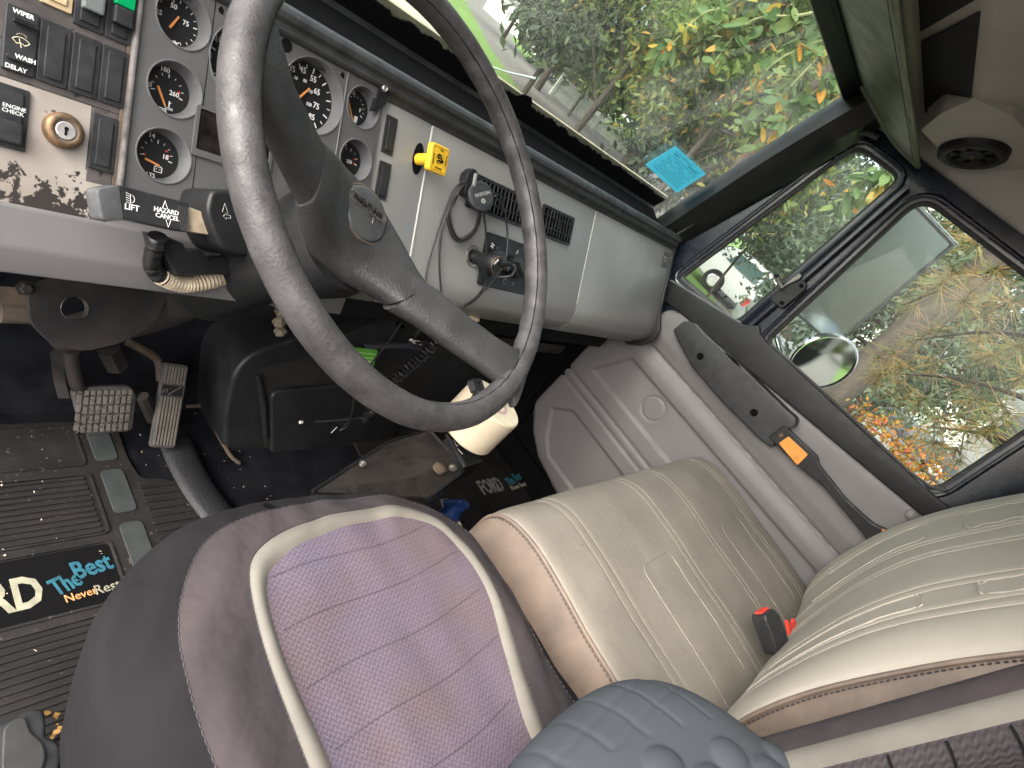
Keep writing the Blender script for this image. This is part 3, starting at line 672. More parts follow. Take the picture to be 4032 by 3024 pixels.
MB(MD).box(0.2625, 0.2668, -0.209, 0.014, -0.03, 0.0075).build('edge_strip', mat('strip_grey', (0.12, 0.11, 0.105), 0.45, var=0.5, vscale=60), cl, bevel=0.0015)
MB(MD).box(0.2595, 0.2624, -0.209, 0.014, -0.03, 0.0015).build('dirty_gap', RUST, cl)
for x_ in (0.3335, 0.5040):
    MB(MD).box(x_ - 0.0005, x_ + 0.0005, -0.205 if x_ < 0.4 else -0.13, 0.0115, HP - 0.001, HP + (0.0002 if x_ < 0.4 else 0.0016)).build('divider', BLK if x_ < 0.4 else mat('divider_grey', (0.14, 0.14, 0.14), 0.4), cl)
for x_, y_ in (DP(862, 40), DP(1340, 295), DP(1395, 292)):
    MB(MD @ T(x_, y_, HP)).prism([(-0.003, 0), (0, 0.0035), (0.003, 0.001), (0.0025, -0.004), (-0.0015, -0.003)], 0, 0.0004).build('clip_hole', BLKD, cl)
x_, y_ = DP(1120, 180); MB(MD @ T(x_, y_, HP)).lathe([(0.0002, 0.0004), (0.005, 0.0004), (0.0065, 0.0008), (0.0075, 0.0)], 20).build('trip_stem', BLKD, cl)
# message display
MB(MD).prism(rrect(0.327, 0.418, -0.147, -0.096, 0.002), HP, HP + 0.0025, holes=[list(reversed(rrect(0.331, 0.414, -0.140, -0.099, 0.001)))]).build('display_frame', CLUS, cl, bevel=0.0006)
MB(MD).box(0.331, 0.414, -0.140, -0.099, HP + 0.0002, HP + 0.0008).build('display_lens', mat('smoked_lens', (0.012, 0.010, 0.009), 0.15, var=0.6, vscale=80), cl)
MB(MD).box(0.44, 0.50, -0.135, -0.128, HP, HP + 0.001).build('slot', BLKD, cl)
# mounting tab and screw at the top right corner
tx, ty = DP(1495, 345)
MB(MD @ T(tx, ty, HP)).prism(rpoly([(-0.012, -0.036), (0.008, -0.020), (0.012, 0.010), (-0.002, 0.012)], 0.004), -0.004, 0.004).build('corner_tab', BLK, cl, bevel=0.001)
MB(MD @ T(tx + 0.001, ty - 0.001, HP + 0.004)).lathe([(0.0045, 0), (0.0045, 0.002), (0.0035, 0.003), (0.0016, 0.0016), (0.0002, 0.0016)], 16).build('screw', METAL, cl, smooth=True)
gauges = {}
for nme, (u, v, r, d) in GA.items():
    g = MB(MD @ T(u, v, 0)).lathe([(r + 0.0012, HP), (r + 0.0008, HP + 0.0012), (r - 0.0002, HP + 0.0010), (r - 0.0005, HP), (d + 0.0006, HD + 0.001), (d, HD)], 48).build('gauge', CONE, cl, smooth=True)
    MB(MD @ T(u, v, HD)).prism(circle(0, 0, d + 0.0003, 40), -0.001, 0.0).build('dial', DIAL, g)
    gauges[nme] = g
def tick(g, u, v, a, r0, r1, w, m=WHITE):
    c, s = math.cos(math.radians(a)), math.sin(math.radians(a))
    P = [(u + c * r0 - s * w, v + s * r0 + c * w), (u + c * r1 - s * w, v + s * r1 + c * w), (u + c * r1 + s * w, v + s * r1 - c * w), (u + c * r0 + s * w, v + s * r0 - c * w)]
    return MB(MD).prism(P, HD, HD + 0.0003).build('tick', m, g, fix=False)
for nme, a0, a1, n, big, red in (('oil', 200, -70, 15, 5, ()), ('water', 195, -15, 9, 4, (7,)), ('volts', 190, -10, 9, 4, (0, 6, 7)), ('speed', 215, -55, 17, 2, ()), ('tach', 210, -60, 19, 3, ()), ('fuel', 150, -30, 9, 8, ()), ('temp', 170, -10, 7, 3, (5, 6))):
    u, v, r, d = GA[nme]
    for i in range(n):
        a = lerp(a0, a1, i / (n - 1)); L_ = (0.17 if i % big == 0 else 0.11) * d; ro = d * (0.72 if nme in ('water', 'volts', 'fuel', 'temp') else 0.95)
        tick(gauges[nme], u, v, a, ro - L_, ro, (0.00045 if i % big == 0 else 0.00028) * (1.4 if d > 0.03 else 1))
        if i in red: tick(gauges[nme], u, v, a, d * 0.48, d * 0.56, 0.0011, RED)
NUM = [('oil', '50', 685, 25, 1), ('oil', '25', 626, 47, 1), ('oil', '75', 732, 93, 1), ('water', '180', 650, 274, 1), ('water', '260', 686, 371, 1), ('water', '100', 578, 328, 1), ('water', 'WATER', 624, 427, .75),
       ('volts', '14', 598, 533, 1), ('volts', '18', 651, 619, 1), ('volts', 'VOLTS', 577, 685, .85), ('tach', '10', 861, 154, 1.5), ('tach', '5', 825, 222, 1.5), ('tach', '0', 843, 314, 1.5), ('tach', '15', 915, 110, 1.5), ('tach', '20', 975, 125, 1.5), ('tach', '25', 1015, 200, 1.5),
       ('speed', '35', 1150, 271, 1.45), ('speed', '45', 1193, 276, 1.45), ('speed', '55', 1234, 312, 1.45), ('speed', '65', 1248, 362, 1.45), ('speed', '75', 1245, 418, 1.45), ('speed', '85', 1227, 461, 1.45), ('speed', '25', 1121, 307, 1.45), ('speed', '15', 1106, 357, 1.45),
       ('speed', '60', 1165, 307, .8), ('speed', '80', 1201, 319, .8), ('speed', '40', 1138, 330, .8), ('speed', '20', 1130, 375, .8), ('speed', '120', 1216, 411, .8), ('speed', '100', 1220, 360, .8), ('speed', '897735', 1160, 446, .9), ('speed', 'km/h', 1159, 486, .75), ('speed', 'MPH', 1164, 502, .75),
       ('fuel', '1/2', 1390, 364, .95), ('fuel', 'F', 1418, 436, 1), ('temp', '200', 1354, 567, .9), ('temp', '350', 1375, 637, .95)]
for nme, s_, px, py, k in NUM:
    u, v = DP(px, py, HD + 0.0002)
    text('numeral', s_, 0.0068 * k, MD @ T(u, v, HD + 0.0002), GREYP if s_ == '897735' else WHITE, gauges[nme], sx=0.95, bold=0.00008)
MB(MD).prism(rrect(*[c for c in (DP(1128, 437, HD)[0], DP(1195, 437, HD)[0] + 0.002)], DP(1160, 446, HD)[1] - 0.0045, DP(1160, 446, HD)[1] + 0.0045, 0.0005), HD, HD + 0.00015).build('odometer_window', BLKD, gauges['speed'])
NEED = [('oil', 669, 108, 705, 66), ('water', 622, 337, 651, 418), ('volts', 572, 624, 628, 653), ('speed', 1121, 434, 1220, 348), ('fuel', 1370, 389, 1390, 475), ('temp', 1330, 606, 1347, 646), ('tach', 880, 330, 905, 390)]
for nme, x0, y0, x1, y1 in NEED:
    a, b = Vector(DP(x0, y0, HD + 0.003)), Vector(DP(x1, y1, HD + 0.003)); t = (b - a).normalized(); n_ = Vector((-t.y, t.x)); w = 0.0011 if nme != 'speed' else 0.0014
    P = [a + n_ * w, a - n_ * w, b - n_ * w * 0.7, b + n_ * w * 0.7]
    MB(MD).prism([(p.x, p.y) for p in P], HD + 0.0022, HD + 0.0032).build('needle', ORNG, gauges[nme])
    u, v, r, d = GA[nme]
def icon(g, px, py, polys):
    u, v = DP(px, py, HD); mb = MB(MD @ T(u, v, HD))
    for p in polys: mb.prism(p, 0, 0.0003)
    mb.build('symbol', WHITE, g, fix=False)
bx = lambda x0, x1, y0, y1: [(x0, y0), (x1, y0), (x1, y1), (x0, y1)]
icon(gauges['volts'], 622, 667, [bx(-.004, .004, -.003, -.0024), bx(-.004, .004, .002, .0026), bx(-.004, -.0034, -.003, .002), bx(.0034, .004, -.003, .002), bx(-.003, -.0015, .0026, .0034), bx(.0015, .003, .0026, .0034), bx(-.0025, -.001, -.0003, .0002), bx(.001, .0025, -.0003, .0002)])
icon(gauges['water'], 665, 418, [bx(-.0005, .0005, -.001, .005), bx(.0008, .002, .003, .0036), bx(-.004, .004, -.0022, -.0016), bx(-.004, .004, -.0036, -.003)])
icon(gauges['fuel'], 1399, 470, [bx(-.0022, .0022, -.003, .004), bx(.0026, .0031, -.001, .0035), bx(-.003, .003, -.0038, -.003)])
icon(gauges['oil'], 690, 170, [bx(-.003, .002, -.0012, .0012), [(.002, 0), (.0045, .0022), (.0045, .0028), (.002, .0012)], bx(-.0012, 0, .0012, .0022)])

# ================================================================== switch panel at the far left
sp_t = thing('switch_panel', MD @ Vector((0.18, -0.2, 0)), 'dark dirty switch panel left of the gauges with blank rockers and key switch', 'switch panel')
MB(MD).box(0.06, 0.2594, -0.1315, 0.03, -0.03, 0.0).build('upper_plate', SWP, sp_t, bevel=0.001)
MB(MD).box(0.2375, 0.2594, -0.2, -0.1315, -0.03, -0.0004).build('side_plate', SWP, sp_t, bevel=0.001)
MB(MD).prism([(0.06, -0.1315), (0.2372, -0.1315), (0.2372, -0.1895), (0.2590, -0.1895), (0.2590, -0.236), (0.06, -0.236)], -0.03, -0.0008).build('cream_plate', CREAMP, sp_t, bevel=0.001)
for i, (a, b) in enumerate(((0.1925, 0.2155), (0.2165, 0.2390), (0.2398, 0.2622))):
    blank(a, b - 0.0006, -0.1255, -0.0745, sp_t)
blank(0.2378, 0.2588, -0.1870, -0.1365, sp_t)
# rocker with engine check legend
o = blank(0.150, 0.1895, -0.1885, -0.1370, sp_t, 'rocker_switch')
mb = MB(MD); mb.prism([(0.160, -0.184), (0.186, -0.184), (0.186, -0.166), (0.160, -0.166)], 0.0036, 0.0075); mb.build('rocker_lower', SWB, o, bevel=0.002)
for s_, p_ in (('ENGINE', (57, 424)), ('CHECK', (51, 442))):
    u, v = DP(*p_, 0.0042); text('legend', s_, 0.0044, MD @ T(u, v, 0.0042), WHITE, o, sx=1.05)
# wiper / wash switch
o = MB(MD).prism(rrect(0.168, 0.1912, -0.1255, -0.0735, 0.002), -0.001, 0.003).build('wiper_switch', SWB, sp_t, bevel=0.0012)
for p_, q_ in (((55, 65), (150, 120)), ((28, 200), (125, 260))):
    a, b = DP(*p_, 0.006), DP(*q_, 0.006); MB(MD).prism(rrect(a[0], b[0], min(a[1], b[1]), max(a[1], b[1]) - 0.001, 0.002), 0.0028, 0.0085).build('rocker_bar', SWB, o, bevel=0.0014)
for s_, p_, h_ in (('WIPER', (93, 56), .0032), ('DELAY', (63, 269), .0032), ('WASH', (101, 234), .0087)):
    u, v = DP(*p_, h_); text('legend', s_, 0.0050, MD @ T(u, v, h_), WHITE, o, bold=0.0001)
u, v = DP(83, 168, 0.0032); mb = MB(MD @ T(u, v, 0.0032))
A1 = [(0.008 * math.cos(math.radians(t)), 0.008 * math.sin(math.radians(t)) - 0.004) for t in range(40, 141, 10)]
A2 = [(0.0035 * math.cos(math.radians(t)), 0.0035 * math.sin(math.radians(t)) - 0.004) for t in range(40, 141, 20)]
for path in (A1, A2, [A1[0], A2[0]], [A1[-1], A2[-1]], [(0.0005, -0.004), (-0.0015, 0.003)]):
    mb.tube([(x, y, 0) for x, y in path], 0.00028, 4)
for k in range(8):
    a = math.radians(20 + k * 20); mb.box(0.0035 * math.cos(a) - .0002, 0.0035 * math.cos(a) + .0003, 0.0045 + 0.0025 * math.sin(a) - .0002, 0.0045 + 0.0025 * math.sin(a) + .0003, 0, .0002)
mb.build('wiper_symbol', mat('print_cream', (0.6, 0.55, 0.4), 0.6), o, fix=False)
# upper row, only their lower halves are in view
for u0, u1, m_, lens in ((0.205, 0.2255, SWB, None), (0.2300, 0.2535, SWB, None)):
    pass
o = blank(0.1905, 0.2135, -0.062, -0.012, sp_t, 'rocker_switch', AMBL)
o = blank(0.2150, 0.2385, -0.068, -0.016, sp_t, 'rocker_switch')
MB(MD).prism(rrect(0.2185, 0.2355, -0.054, -0.020, 0.002), 0.0036, 0.0105).build('rocker_cap', mat('grey_rocker', (0.12, 0.135, 0.135), 0.4), o, bevel=0.0025)
o = blank(0.2400, 0.2615, -0.068, -0.016, sp_t, 'rocker_switch')
MB(MD).prism(rrect(0.2430, 0.2592, -0.0545, -0.039, 0.0015), 0.0036, 0.0105).build('rocker_cap', SWB, o, bevel=0.002)
MB(MD).prism(rrect(0.2430, 0.2592, -0.0385, -0.020, 0.0015), 0.0036, 0.0105).build('green_lens', GREYL, o, bevel=0.001)
# key switch
ku, kv = DP(245, 515)
ks = MB(MD @ T(ku, kv, 0)).lathe([(0.0155, -0.001), (0.0155, 0.006), (0.0140, 0.0085), (0.0120, 0.0095), (0.0105, 0.0095)], 40).build('key_switch', BRASS, sp_t, smooth=True)
MB(MD @ T(ku, kv, 0)).lathe([(0.0106, 0.0092), (0.0085, 0.0086), (0.0078, 0.008)], 36).build('collar', RUST, ks, smooth=True)
MB(MD @ T(ku, kv, 0)).lathe([(0.0080, 0.0075), (0.0078, 0.0090), (0.0072, 0.0094), (0.0002, 0.0094)], 36).build('barrel', mat('key_barrel', (0.42, 0.41, 0.39), 0.42, metal=0.5, var=0.2, vscale=200), ks, smooth=False)
mb = MB(MD @ T(ku, kv, 0.0095)); mb.prism(rpoly([(-0.0012, -0.0042), (0.0008, -0.0042), (0.0008, 0.0), (0.0018, 0.0012), (0.0014, 0.0032), (-0.0010, 0.0034), (-0.0018, 0.0018), (-0.0010, 0.0)], 0.0004), 0, 0.0002); mb.build('keyhole', BLKD, ks)
# ================================================================== steering wheel
wh = thing('steering_wheel', WC, 'large worn black steering wheel with two broad spokes and oval horn pad', 'steering wheel')
mb = MB(MW); R_, r_ = 0.2245, 0.0148
n1, n2 = 200, 20; rings = []
for i in range(n1):
    a = 2 * math.pi * i / n1; c, s = math.cos(a), math.sin(a)
    ring = []
    for k in range(n2):
        t = 2 * math.pi * k / n2
        grip = 0.0
        deg = math.degrees(a) % 360
        if deg > 300 or deg < 70:                                   # finger grips on the inner side
            grip = 0.0020 * max(0, -math.cos(t)) * (0.5 + 0.5 * math.sin(a * 40))
        wob = 0.00035 * noise.noise(Vector((c * 14, s * 14, t)))
        rr = r_ + wob - grip
        ring.append(((R_ + rr * math.cos(t)) * c, (R_ + rr * math.cos(t)) * s, rr * 1.06 * math.sin(t)))
    rings.append(ring)
mb.loft(rings, closed=True); mb.build('rim', WHEEL, wh, smooth=True)
# moulding seam round the inner side of the rim
mb = MB(MW); pth = []
for i in range(200):
    a = 2 * math.pi * i / 200; rr = R_ - r_ * 0.80 + 0.0004 * noise.noise(Vector((i * .6, 0, 0))); pth.append((rr * math.cos(a), rr * math.sin(a), 0.0088 + 0.0006 * noise.noise(Vector((i * .9, 5, 0)))))
mb.tube(pth, 0.0007, 5, closed=True); mb.build('rim_seam', BLKM, wh)
def sect(c, ax, w, th, tilt=0.0, n=20, ridge=0.0):                   # rounded section across the spoke in wheel coordinates
    ax = Vector((ax[0], ax[1], 0)).normalized(); nx = Vector((-ax.y, ax.x, 0)); pts = []
    for k in range(n):
        a = 2 * math.pi * k / n; ca, sa = math.cos(a), math.sin(a)
        e = 0.62
        x = math.copysign(abs(ca) ** e, ca) * w / 2; z = math.copysign(abs(sa) ** e, sa) * th / 2
        pts.append(Vector(c) + nx * x + Vector((0, 0, z + ridge * (1 - abs(ca)) * (1 if sa > 0 else 0))))
    return pts
def spoke(stations, name, m):
    P = [Vector(s[0]) for s in stations]; sec = []
    for i, (c, w, th, rg) in enumerate(stations):
        t = P[min(i + 1, len(P) - 1)] - P[max(i - 1, 0)]; sec.append(sect(c, (t.x, t.y), w, th, ridge=rg))
    mb = MB(MW); mb.loft(sec); return mb.build(name, m, wh, smooth=True)
spoke([((0.020, -0.080, -0.070), 0.055, 0.030, .004), ((0.045, -0.098, -0.054), 0.054, 0.028, .004), ((0.078, -0.126, -0.036), 0.052, 0.026, .004), ((0.108, -0.150, -0.018), 0.050, 0.025, .003), ((0.130, -0.166, -0.006), 0.054, 0.024, .002), ((0.148, -0.176, -0.001), 0.074, 0.022, 0), ((0.156, -0.182, 0.0), 0.088, 0.016, 0)], 'spoke', HUBM)
spoke([((-0.096, 0.006, -0.066), 0.062, 0.030, .004), ((-0.128, 0.020, -0.050), 0.058, 0.028, .004), ((-0.165, 0.035, -0.030), 0.055, 0.026, .004), ((-0.190, 0.047, -0.012), 0.056, 0.025, .002), ((-0.208, 0.056, -0.002), 0.074, 0.022, 0), ((-0.216, 0.060, 0), 0.088, 0.016, 0)], 'spoke', HUBM)
# hub pad between the spokes
spoke([((-0.108, 0.010, -0.0610), 0.066, 0.034, .002), ((-0.102, 0.009, -0.0650), 0.072, 0.038, .003), ((-0.080, 0.005, -0.0800), 0.088, 0.044, .004), ((-0.052, -0.003, -0.0960), 0.104, 0.048, .004), ((-0.020, -0.014, -0.1010), 0.112, 0.048, .004), ((0.004, -0.040, -0.0960), 0.100, 0.046, .004), ((0.022, -0.070, -0.0770), 0.070, 0.038, .003), ((0.029, -0.082, -0.0670), 0.060, 0.034, .002)], 'hub_pad', HUBM)
# the lower skirt of the hub
mb = MB(MW @ T(-0.02, -0.02, -0.105)); mb.lathe([(0.060, 0.0), (0.064, -0.02), (0.060, -0.05), (0.05, -0.07), (0.04, -0.075)], 36, cap0=True, cap1=True); mb.build('hub_skirt', BLK, wh, smooth=True)
hb = MW @ T(-0.023, -0.004, -0.0715)
horn = MB(hb).lathe([(0.0305, -0.010), (0.0305, 0.0), (0.029, 0.0022), (0.026, 0.0032), (0.0002, 0.0040)], 48).build('horn_button', HORN, wh, smooth=True)
MB(hb).lathe([(0.0320, -0.006), (0.0322, 0.0004), (0.0308, 0.0006), (0.0305, -0.004)], 48).build('button_ring', RUST, horn, smooth=True)
me_ = MB(hb @ T(0.0, 0.006, 0.0040) @ Matrix.Rotation(math.radians(-17), 4, 'Z'))
me_.prism(rrect(-0.0275, 0.0275, -0.0060, 0.0060, 0.0058), 0, 0.0008, holes=[list(reversed(rrect(-0.0265, 0.0265, -0.0051, 0.0051, 0.005)))]); me_.build('emblem_border', METAL, horn)
me_ = MB(hb @ T(0.0, 0.006, 0.0040) @ Matrix.Rotation(math.radians(-17), 4, 'Z')); me_.prism(rrect(-0.0255, 0.0255, -0.0042, 0.0042, 0.0041), 0, 0.0004); me_.build('emblem_plate', METAL, horn)
text('emblem_lettering', 'FREIGHTLINER', 0.0078, hb @ T(0.0, 0.006, 0.0045) @ Matrix.Rotation(math.radians(-17), 4, 'Z'), BLKD, horn, sx=0.84, bold=0.0002)
hm = MB(hb @ T(0.002, -0.006, 0.0038) @ Matrix.Rotation(math.radians(-17), 4, 'Z')); hm.tube([(-0.006, 0.001, 0), (-0.002, 0.001, 0), (0.004, 0.004, 0), (0.004, -0.003, 0), (-0.002, -0.001, 0), (-0.006, -0.001, 0)], 0.0004, 4, closed=True); hm.build('horn_symbol', METAL, horn)

# ================================================================== steering column, stalk, bracket
co = thing('steering_column', (0.44, 0.66, 0.45), 'black steering column under the dashboard with mounting bracket and bolts', 'steering column')
hubc = MW @ Vector((-0.02, -0.02, -0.14)); ca = -WN
c1 = hubc + ca * 0.10; c2 = Vector((0.44, 0.72, 0.44)); c3 = Vector((0.40, 0.86, 0.24))
mb = MB(); mb.tube([hubc, c1, c1.lerp(c2, .5)], [0.047, 0.050, 0.046], 28); mb.build('shroud', BLK, co, smooth=True)
mb = MB(); mb.tube(spline([c1, c2, c3], 8), 0.030, 20); mb.build('column_tube', ARMM, co, smooth=True)
# U-shaped bracket plate, facing the seat
MBk = frame(at(300, 1210, 'y', 0.66), (1, 0, 0.0), (0, -0.80, 0.60)); BI = MBk.inverted()
def BP(px, py):
    o = MBk.translation; n_ = MBk.to_3x3() @ Vector((0, 0, 1)); k = ray(px, py); p = BI @ (CAM + k * ((o - CAM).dot(n_) / k.dot(n_))); return (p.x, p.y)
plp = [BP(*p) for p in ((110, 1120), (250, 1080), (300, 1075), (430, 1050), (500, 1045), (640, 1062), (680, 1140), (600, 1280), (480, 1350), (330, 1385), (210, 1360), (120, 1270))]
hc = BP(295, 1215)
mb = MB(MBk); mb.prism(rpoly(plp, 0.012), -0.012, 0.0, holes=[list(reversed(circle(hc[0], hc[1], 0.015, 28)))]); mb.build('bracket', ARMM, co, bevel=0.003)
MB(MBk @ T(hc[0], hc[1], 0)).lathe([(0.0152, 0.0003), (0.0148, 0.001), (0.0146, -0.012)], 28).build('hole_edge', METAL, co)
for p in ((410, 1100), (95, 1135), (850, 1160)):
    b = BP(*p); mb = MB(MBk @ T(b[0], b[1], 0)); mb.lathe([(0.009, 0), (0.009, 0.003), (0.0065, 0.003), (0.0065, 0.010), (0.005, 0.011)], 6, cap1=True); mb.build('bolt', ARMM, co)
mb = MB(); mb.tube([at(0, 1235, 'y', 0.70), at(150, 1240, 'y', 0.70)], 0.012, 10); mb.build('cross_bar', RUST, co, smooth=True)
mb = MB(); mb.tube([at(60, 1190, 'y', 0.72) + Vector((-.1, 0, 0)), at(130, 1190, 'y', 0.72)], 0.022, 4); mb.build('cross_beam', RUST, co)
# stalk
P0 = at(395, 800, 'y', 0.535); P1 = at(850, 860, 'y', 0.555)
MST = frame(P0, P1 - P0, (-0.15, -0.80, 0.58)); SI = MST.inverted(); LS = (P1 - P0).length
def SP(px, py, h=0.0):
    o = MST @ Vector((0, 0, h)); n_ = MST.to_3x3() @ Vector((0, 0, 1)); k = ray(px, py); p = SI @ (CAM + k * ((o - CAM).dot(n_) / k.dot(n_))); return (p.x, p.y)
st = thing('turn_signal_stalk', P0, 'black turn signal stalk with hazard lettering left of the steering column', 'stalk')
q = [SP(*p, 0.008) for p in ((470, 728), (745, 800), (735, 915), (490, 862))]
mb = MB(MST); mb.prism(q, -0.012, 0.008); mb.build('lever', SWB, st, bevel=0.0015)
q = [SP(*p, 0.009) for p in ((383, 745), (472, 728), (491, 868), (405, 870))]
mb = MB(MST); mb.prism(rpoly(q, 0.004), -0.012, 0.009); mb.build('end_knob', mat('stalk_grey', (0.075, 0.078, 0.082), 0.35, var=0.2, vscale=90), st, bevel=0.002, smooth=True)
q = [SP(*p, 0.006) for p in ((740, 812), (830, 845), (825, 925), (738, 910))]
mb = MB(MST); mb.prism(q, -0.010, 0.0045); mb.build('lever_root', TANF, st, bevel=0.001)
for k in range(6):
    a, b = SP(702 + k * 7, 808 + k * 2, 0.008), SP(716 + k * 6, 908, 0.008); mb = MB(MST); mb.tube([(a[0], a[1], 0.0082), (b[0], b[1], 0.0082)], 0.0005, 4); mb.build('groove', BLK, st)
for s_, p_, sz in (('LIFT', (520, 818), .0075), ('HAZARD', (656, 832), .0062), ('CANCEL', (660, 855), .0062)):
    u, v = SP(*p_, 0.0082); text('legend', s_, sz, MST @ T(u, v, 0.0082) @ Matrix.Rotation(math.radians(-4), 4, 'Z'), WHITE, st, bold=0.0001)
for p_, sgn in (((650, 806), 1), ((663, 880), -1)):
    u, v = SP(*p_, 0.0082); mb = MB(MST @ T(u, v, 0.0082)); mb.tube([(-0.0025, -0.0035 * sgn, 0), (0.0025, -0.0035 * sgn, 0), (0, 0.0035 * sgn, 0)], 0.0003, 4, closed=True); mb.build('arrow_mark', WHITE, st, fix=False)
u, v = SP(514, 783, 0.0082); mb = MB(MST @ T(u, v, 0.0082))
mb.tube([(0, -0.004, 0), (0, 0.004, 0), (0.003, 0.0025, 0), (0.0038, 0, 0), (0.003, -0.0025, 0)], 0.0003, 4, closed=True)
for k in range(5): mb.tube([(-0.001, 0.004 - k * 0.002, 0), (-0.004, 0.005 - k * 0.002, 0)], 0.0003, 4)
mb.build('lamp_mark', WHITE, st, fix=False)
# switch housing at the root of the stalk
q = [SP(*p, 0.016) for p in ((835, 752), (870, 745), (1080, 760), (1120, 1010), (940, 1010), (880, 985), (845, 920), (815, 830))]
mb = MB(MST); mb.prism(rpoly(q, 0.010), -0.035, 0.016); mb.build('switch_housing', BLK, st, bevel=0.005, seg=3, smooth=True)
u, v = SP(885, 820, 0.0162); mb = MB(MST @ T(u, v, 0.0162)); mb.tube([(-0.003, -0.004, 0), (0.004, -0.005, 0), (0, 0.005, 0)], 0.0003, 4, closed=True); mb.build('warning_mark', GREYP, st, fix=False)
u, v = SP(895, 853, 0.0162); mb = MB(MST @ T(u, v, 0.0162)); mb.tube([(-0.005, 0, 0), (-0.001, 0.003, 0), (-0.001, 0.0015, 0), (0.004, 0.0015, 0), (0.004, -0.0015, 0), (-0.001, -0.0015, 0), (-0.001, -0.003, 0)], 0.0003, 4, closed=True); mb.build('arrow_mark', GREYP, st, fix=False)
# dark underside shroud with stepped notches
q = [SP(*p, -0.014) for p in ((625, 915), (725, 960), (735, 995), (790, 980), (825, 1025), (875, 1010), (960, 1020), (980, 1080), (700, 1085), (650, 1010))]
mb = MB(MST); mb.prism(q, -0.045, -0.014); mb.build('under_shroud', BLK, st, bevel=0.002)
# corrugated conduit with tape
cd = thing('wiring_conduit', at(640, 1060, 'y', 0.60), 'tan corrugated wiring conduit with black tape curling under the stalk', 'conduit')
cp = spline([at(622, 930, 'y', 0.535), at(600, 1040, 'y', 0.535), at(640, 1092, 'y', 0.535), at(730, 1120, 'y', 0.54), at(830, 1105, 'y', 0.545), at(900, 1085, 'y', 0.555)], 14)
cp2 = cp[26:]
mb = MB(); mb.tube(cp2, [0.0078 + (0.0018 if i % 2 else 0) for i in range(len(cp2))], 14); mb.build('corrugated_tube', TANF, cd)
mb = MB(); mb.tube(cp[:30], [0.0088 + 0.002 * noise.noise(Vector((i * .7, 0, 0))) for i in range(30)], 12); mb.build('tape_wrap', mat('glossy_tape', (0.012, 0.012, 0.013), 0.25), cd, smooth=True)
# ================================================================== driver seat
ds = thing('driver_seat', (0.42, 0.05, 0.0), 'driver seat in mauve-grey cover with cream piping and lavender centre panel', 'seat')
NT = 160
def closed_curve(pts): 
    P = spline([(x, y, 0) for x, y in pts], 40, closed=True); L = [0]
    for a, b in zip(P, P[1:] + P[:1]): L.append(L[-1] + (b - a).length)
    return P
def resample_polar(P, c, n):                                           # radius by angle about c
    A = sorted(((math.atan2(p.y - c[1], p.x - c[0]) % (2 * math.pi), (Vector((p.x, p.y)) - Vector(c)).length) for p in P))
    A = [(A[-1][0] - 2 * math.pi, A[-1][1])] + A + [(A[0][0] + 2 * math.pi, A[0][1])]
    return [interp(A, 2 * math.pi * k / n) for k in range(n)]
SCn = (0.44, 0.03)
Co = resample_polar(closed_curve([(.200, .0), (.198, .16), (.214, .228), (.255, .272), (.32, .302), (.43, .308), (.53, .297), (.59, .270), (.640, .215), (.662, .12), (.668, 0), (.655, -.2), (.42, -.24), (.19, -.2)]), SCn, NT)
Cq = resample_polar(closed_curve([(.305, .06), (.306, .17), (.318, .225), (.355, .250), (.40, .260), (.46, .266), (.53, .258), (.580, .222), (.604, .145), (.590, .06), (.565, -.03), (.53, -.19), (.42, -.215), (.31, -.19)]), SCn, NT)
Cs = [lerp(q, o, 0.62) for q, o in zip(Cq, Co)]
Cp = [q - 0.0205 for q in Cq]
def seat_z(x, y, f):                                                   # f: 0 centre .. 1 outer edge
    dish = 0.545 + 0.010 * sstep(0.35, 0.75, f) + 0.014 * sstep(-0.05, 0.25, y)
    edge = -0.030 * max(0, (f - 0.72) / 0.28) ** 2.2
    wr = (0.007 * noise.noise(Vector((x * 15 - y * 6, y * 7, 1.3))) + 0.003 * noise.noise(Vector((x * 40 - y * 20, y * 12, 4)))) * sstep(0.60, 0.85, f) + 0.0022 * noise.noise(Vector((x * 24 + 3 * y, y * 10, 5)))
    return dish + edge + wr
def ring(Rr, lift=0.0, drop=None, grow=0.0):
    out = []
    for k in range(NT):
        a = 2 * math.pi * k / NT; r = Rr[k] + grow; x, y = SCn[0] + r * math.cos(a), SCn[1] + r * math.sin(a)
        f = min(1.0, Rr[k] / Co[k]); z = seat_z(SCn[0] + Rr[k] * math.cos(a), SCn[1] + Rr[k] * math.sin(a), f) + lift
        if drop is not None: z -= drop
        out.append((x, y, z))
    return out
def rings(R0, R1, n, **kw): return [ring([lerp(a, b, i / n) for a, b in zip(R0, R1)], **kw) for i in range(n + 1)]
mb = MB(); mb.loft(rings([0.00003] * NT, Cp, 26), caps=False); mb.build('centre_panel', LAV, ds, smooth=True)
rr = rings(Cp, Cq, 6)
for i, r in enumerate(rr):
    t = i / 6; rr[i] = [(p[0], p[1], p[2] + 0.0035 * math.sin(math.pi * t)) for p in r]
mb = MB(); mb.loft(rr, caps=False); mb.build('piping', PIPE, ds, smooth=True)
mb = MB(); mb.loft(rings(Cq, Cs, 14), caps=False); mb.build('cover_top', COVER, ds, smooth=True)
sk = rings(Cs, Co, 10)
def wrk(r, amt, sd):
    o = []
    for k, p in enumerate(r):
        a = 2 * math.pi * k / NT; d_ = amt * noise.noise(Vector((math.cos(a) * 7, math.sin(a) * 7, sd))) ; o.append((p[0] + d_ * math.cos(a), p[1] + d_ * math.sin(a), p[2]))
    return o
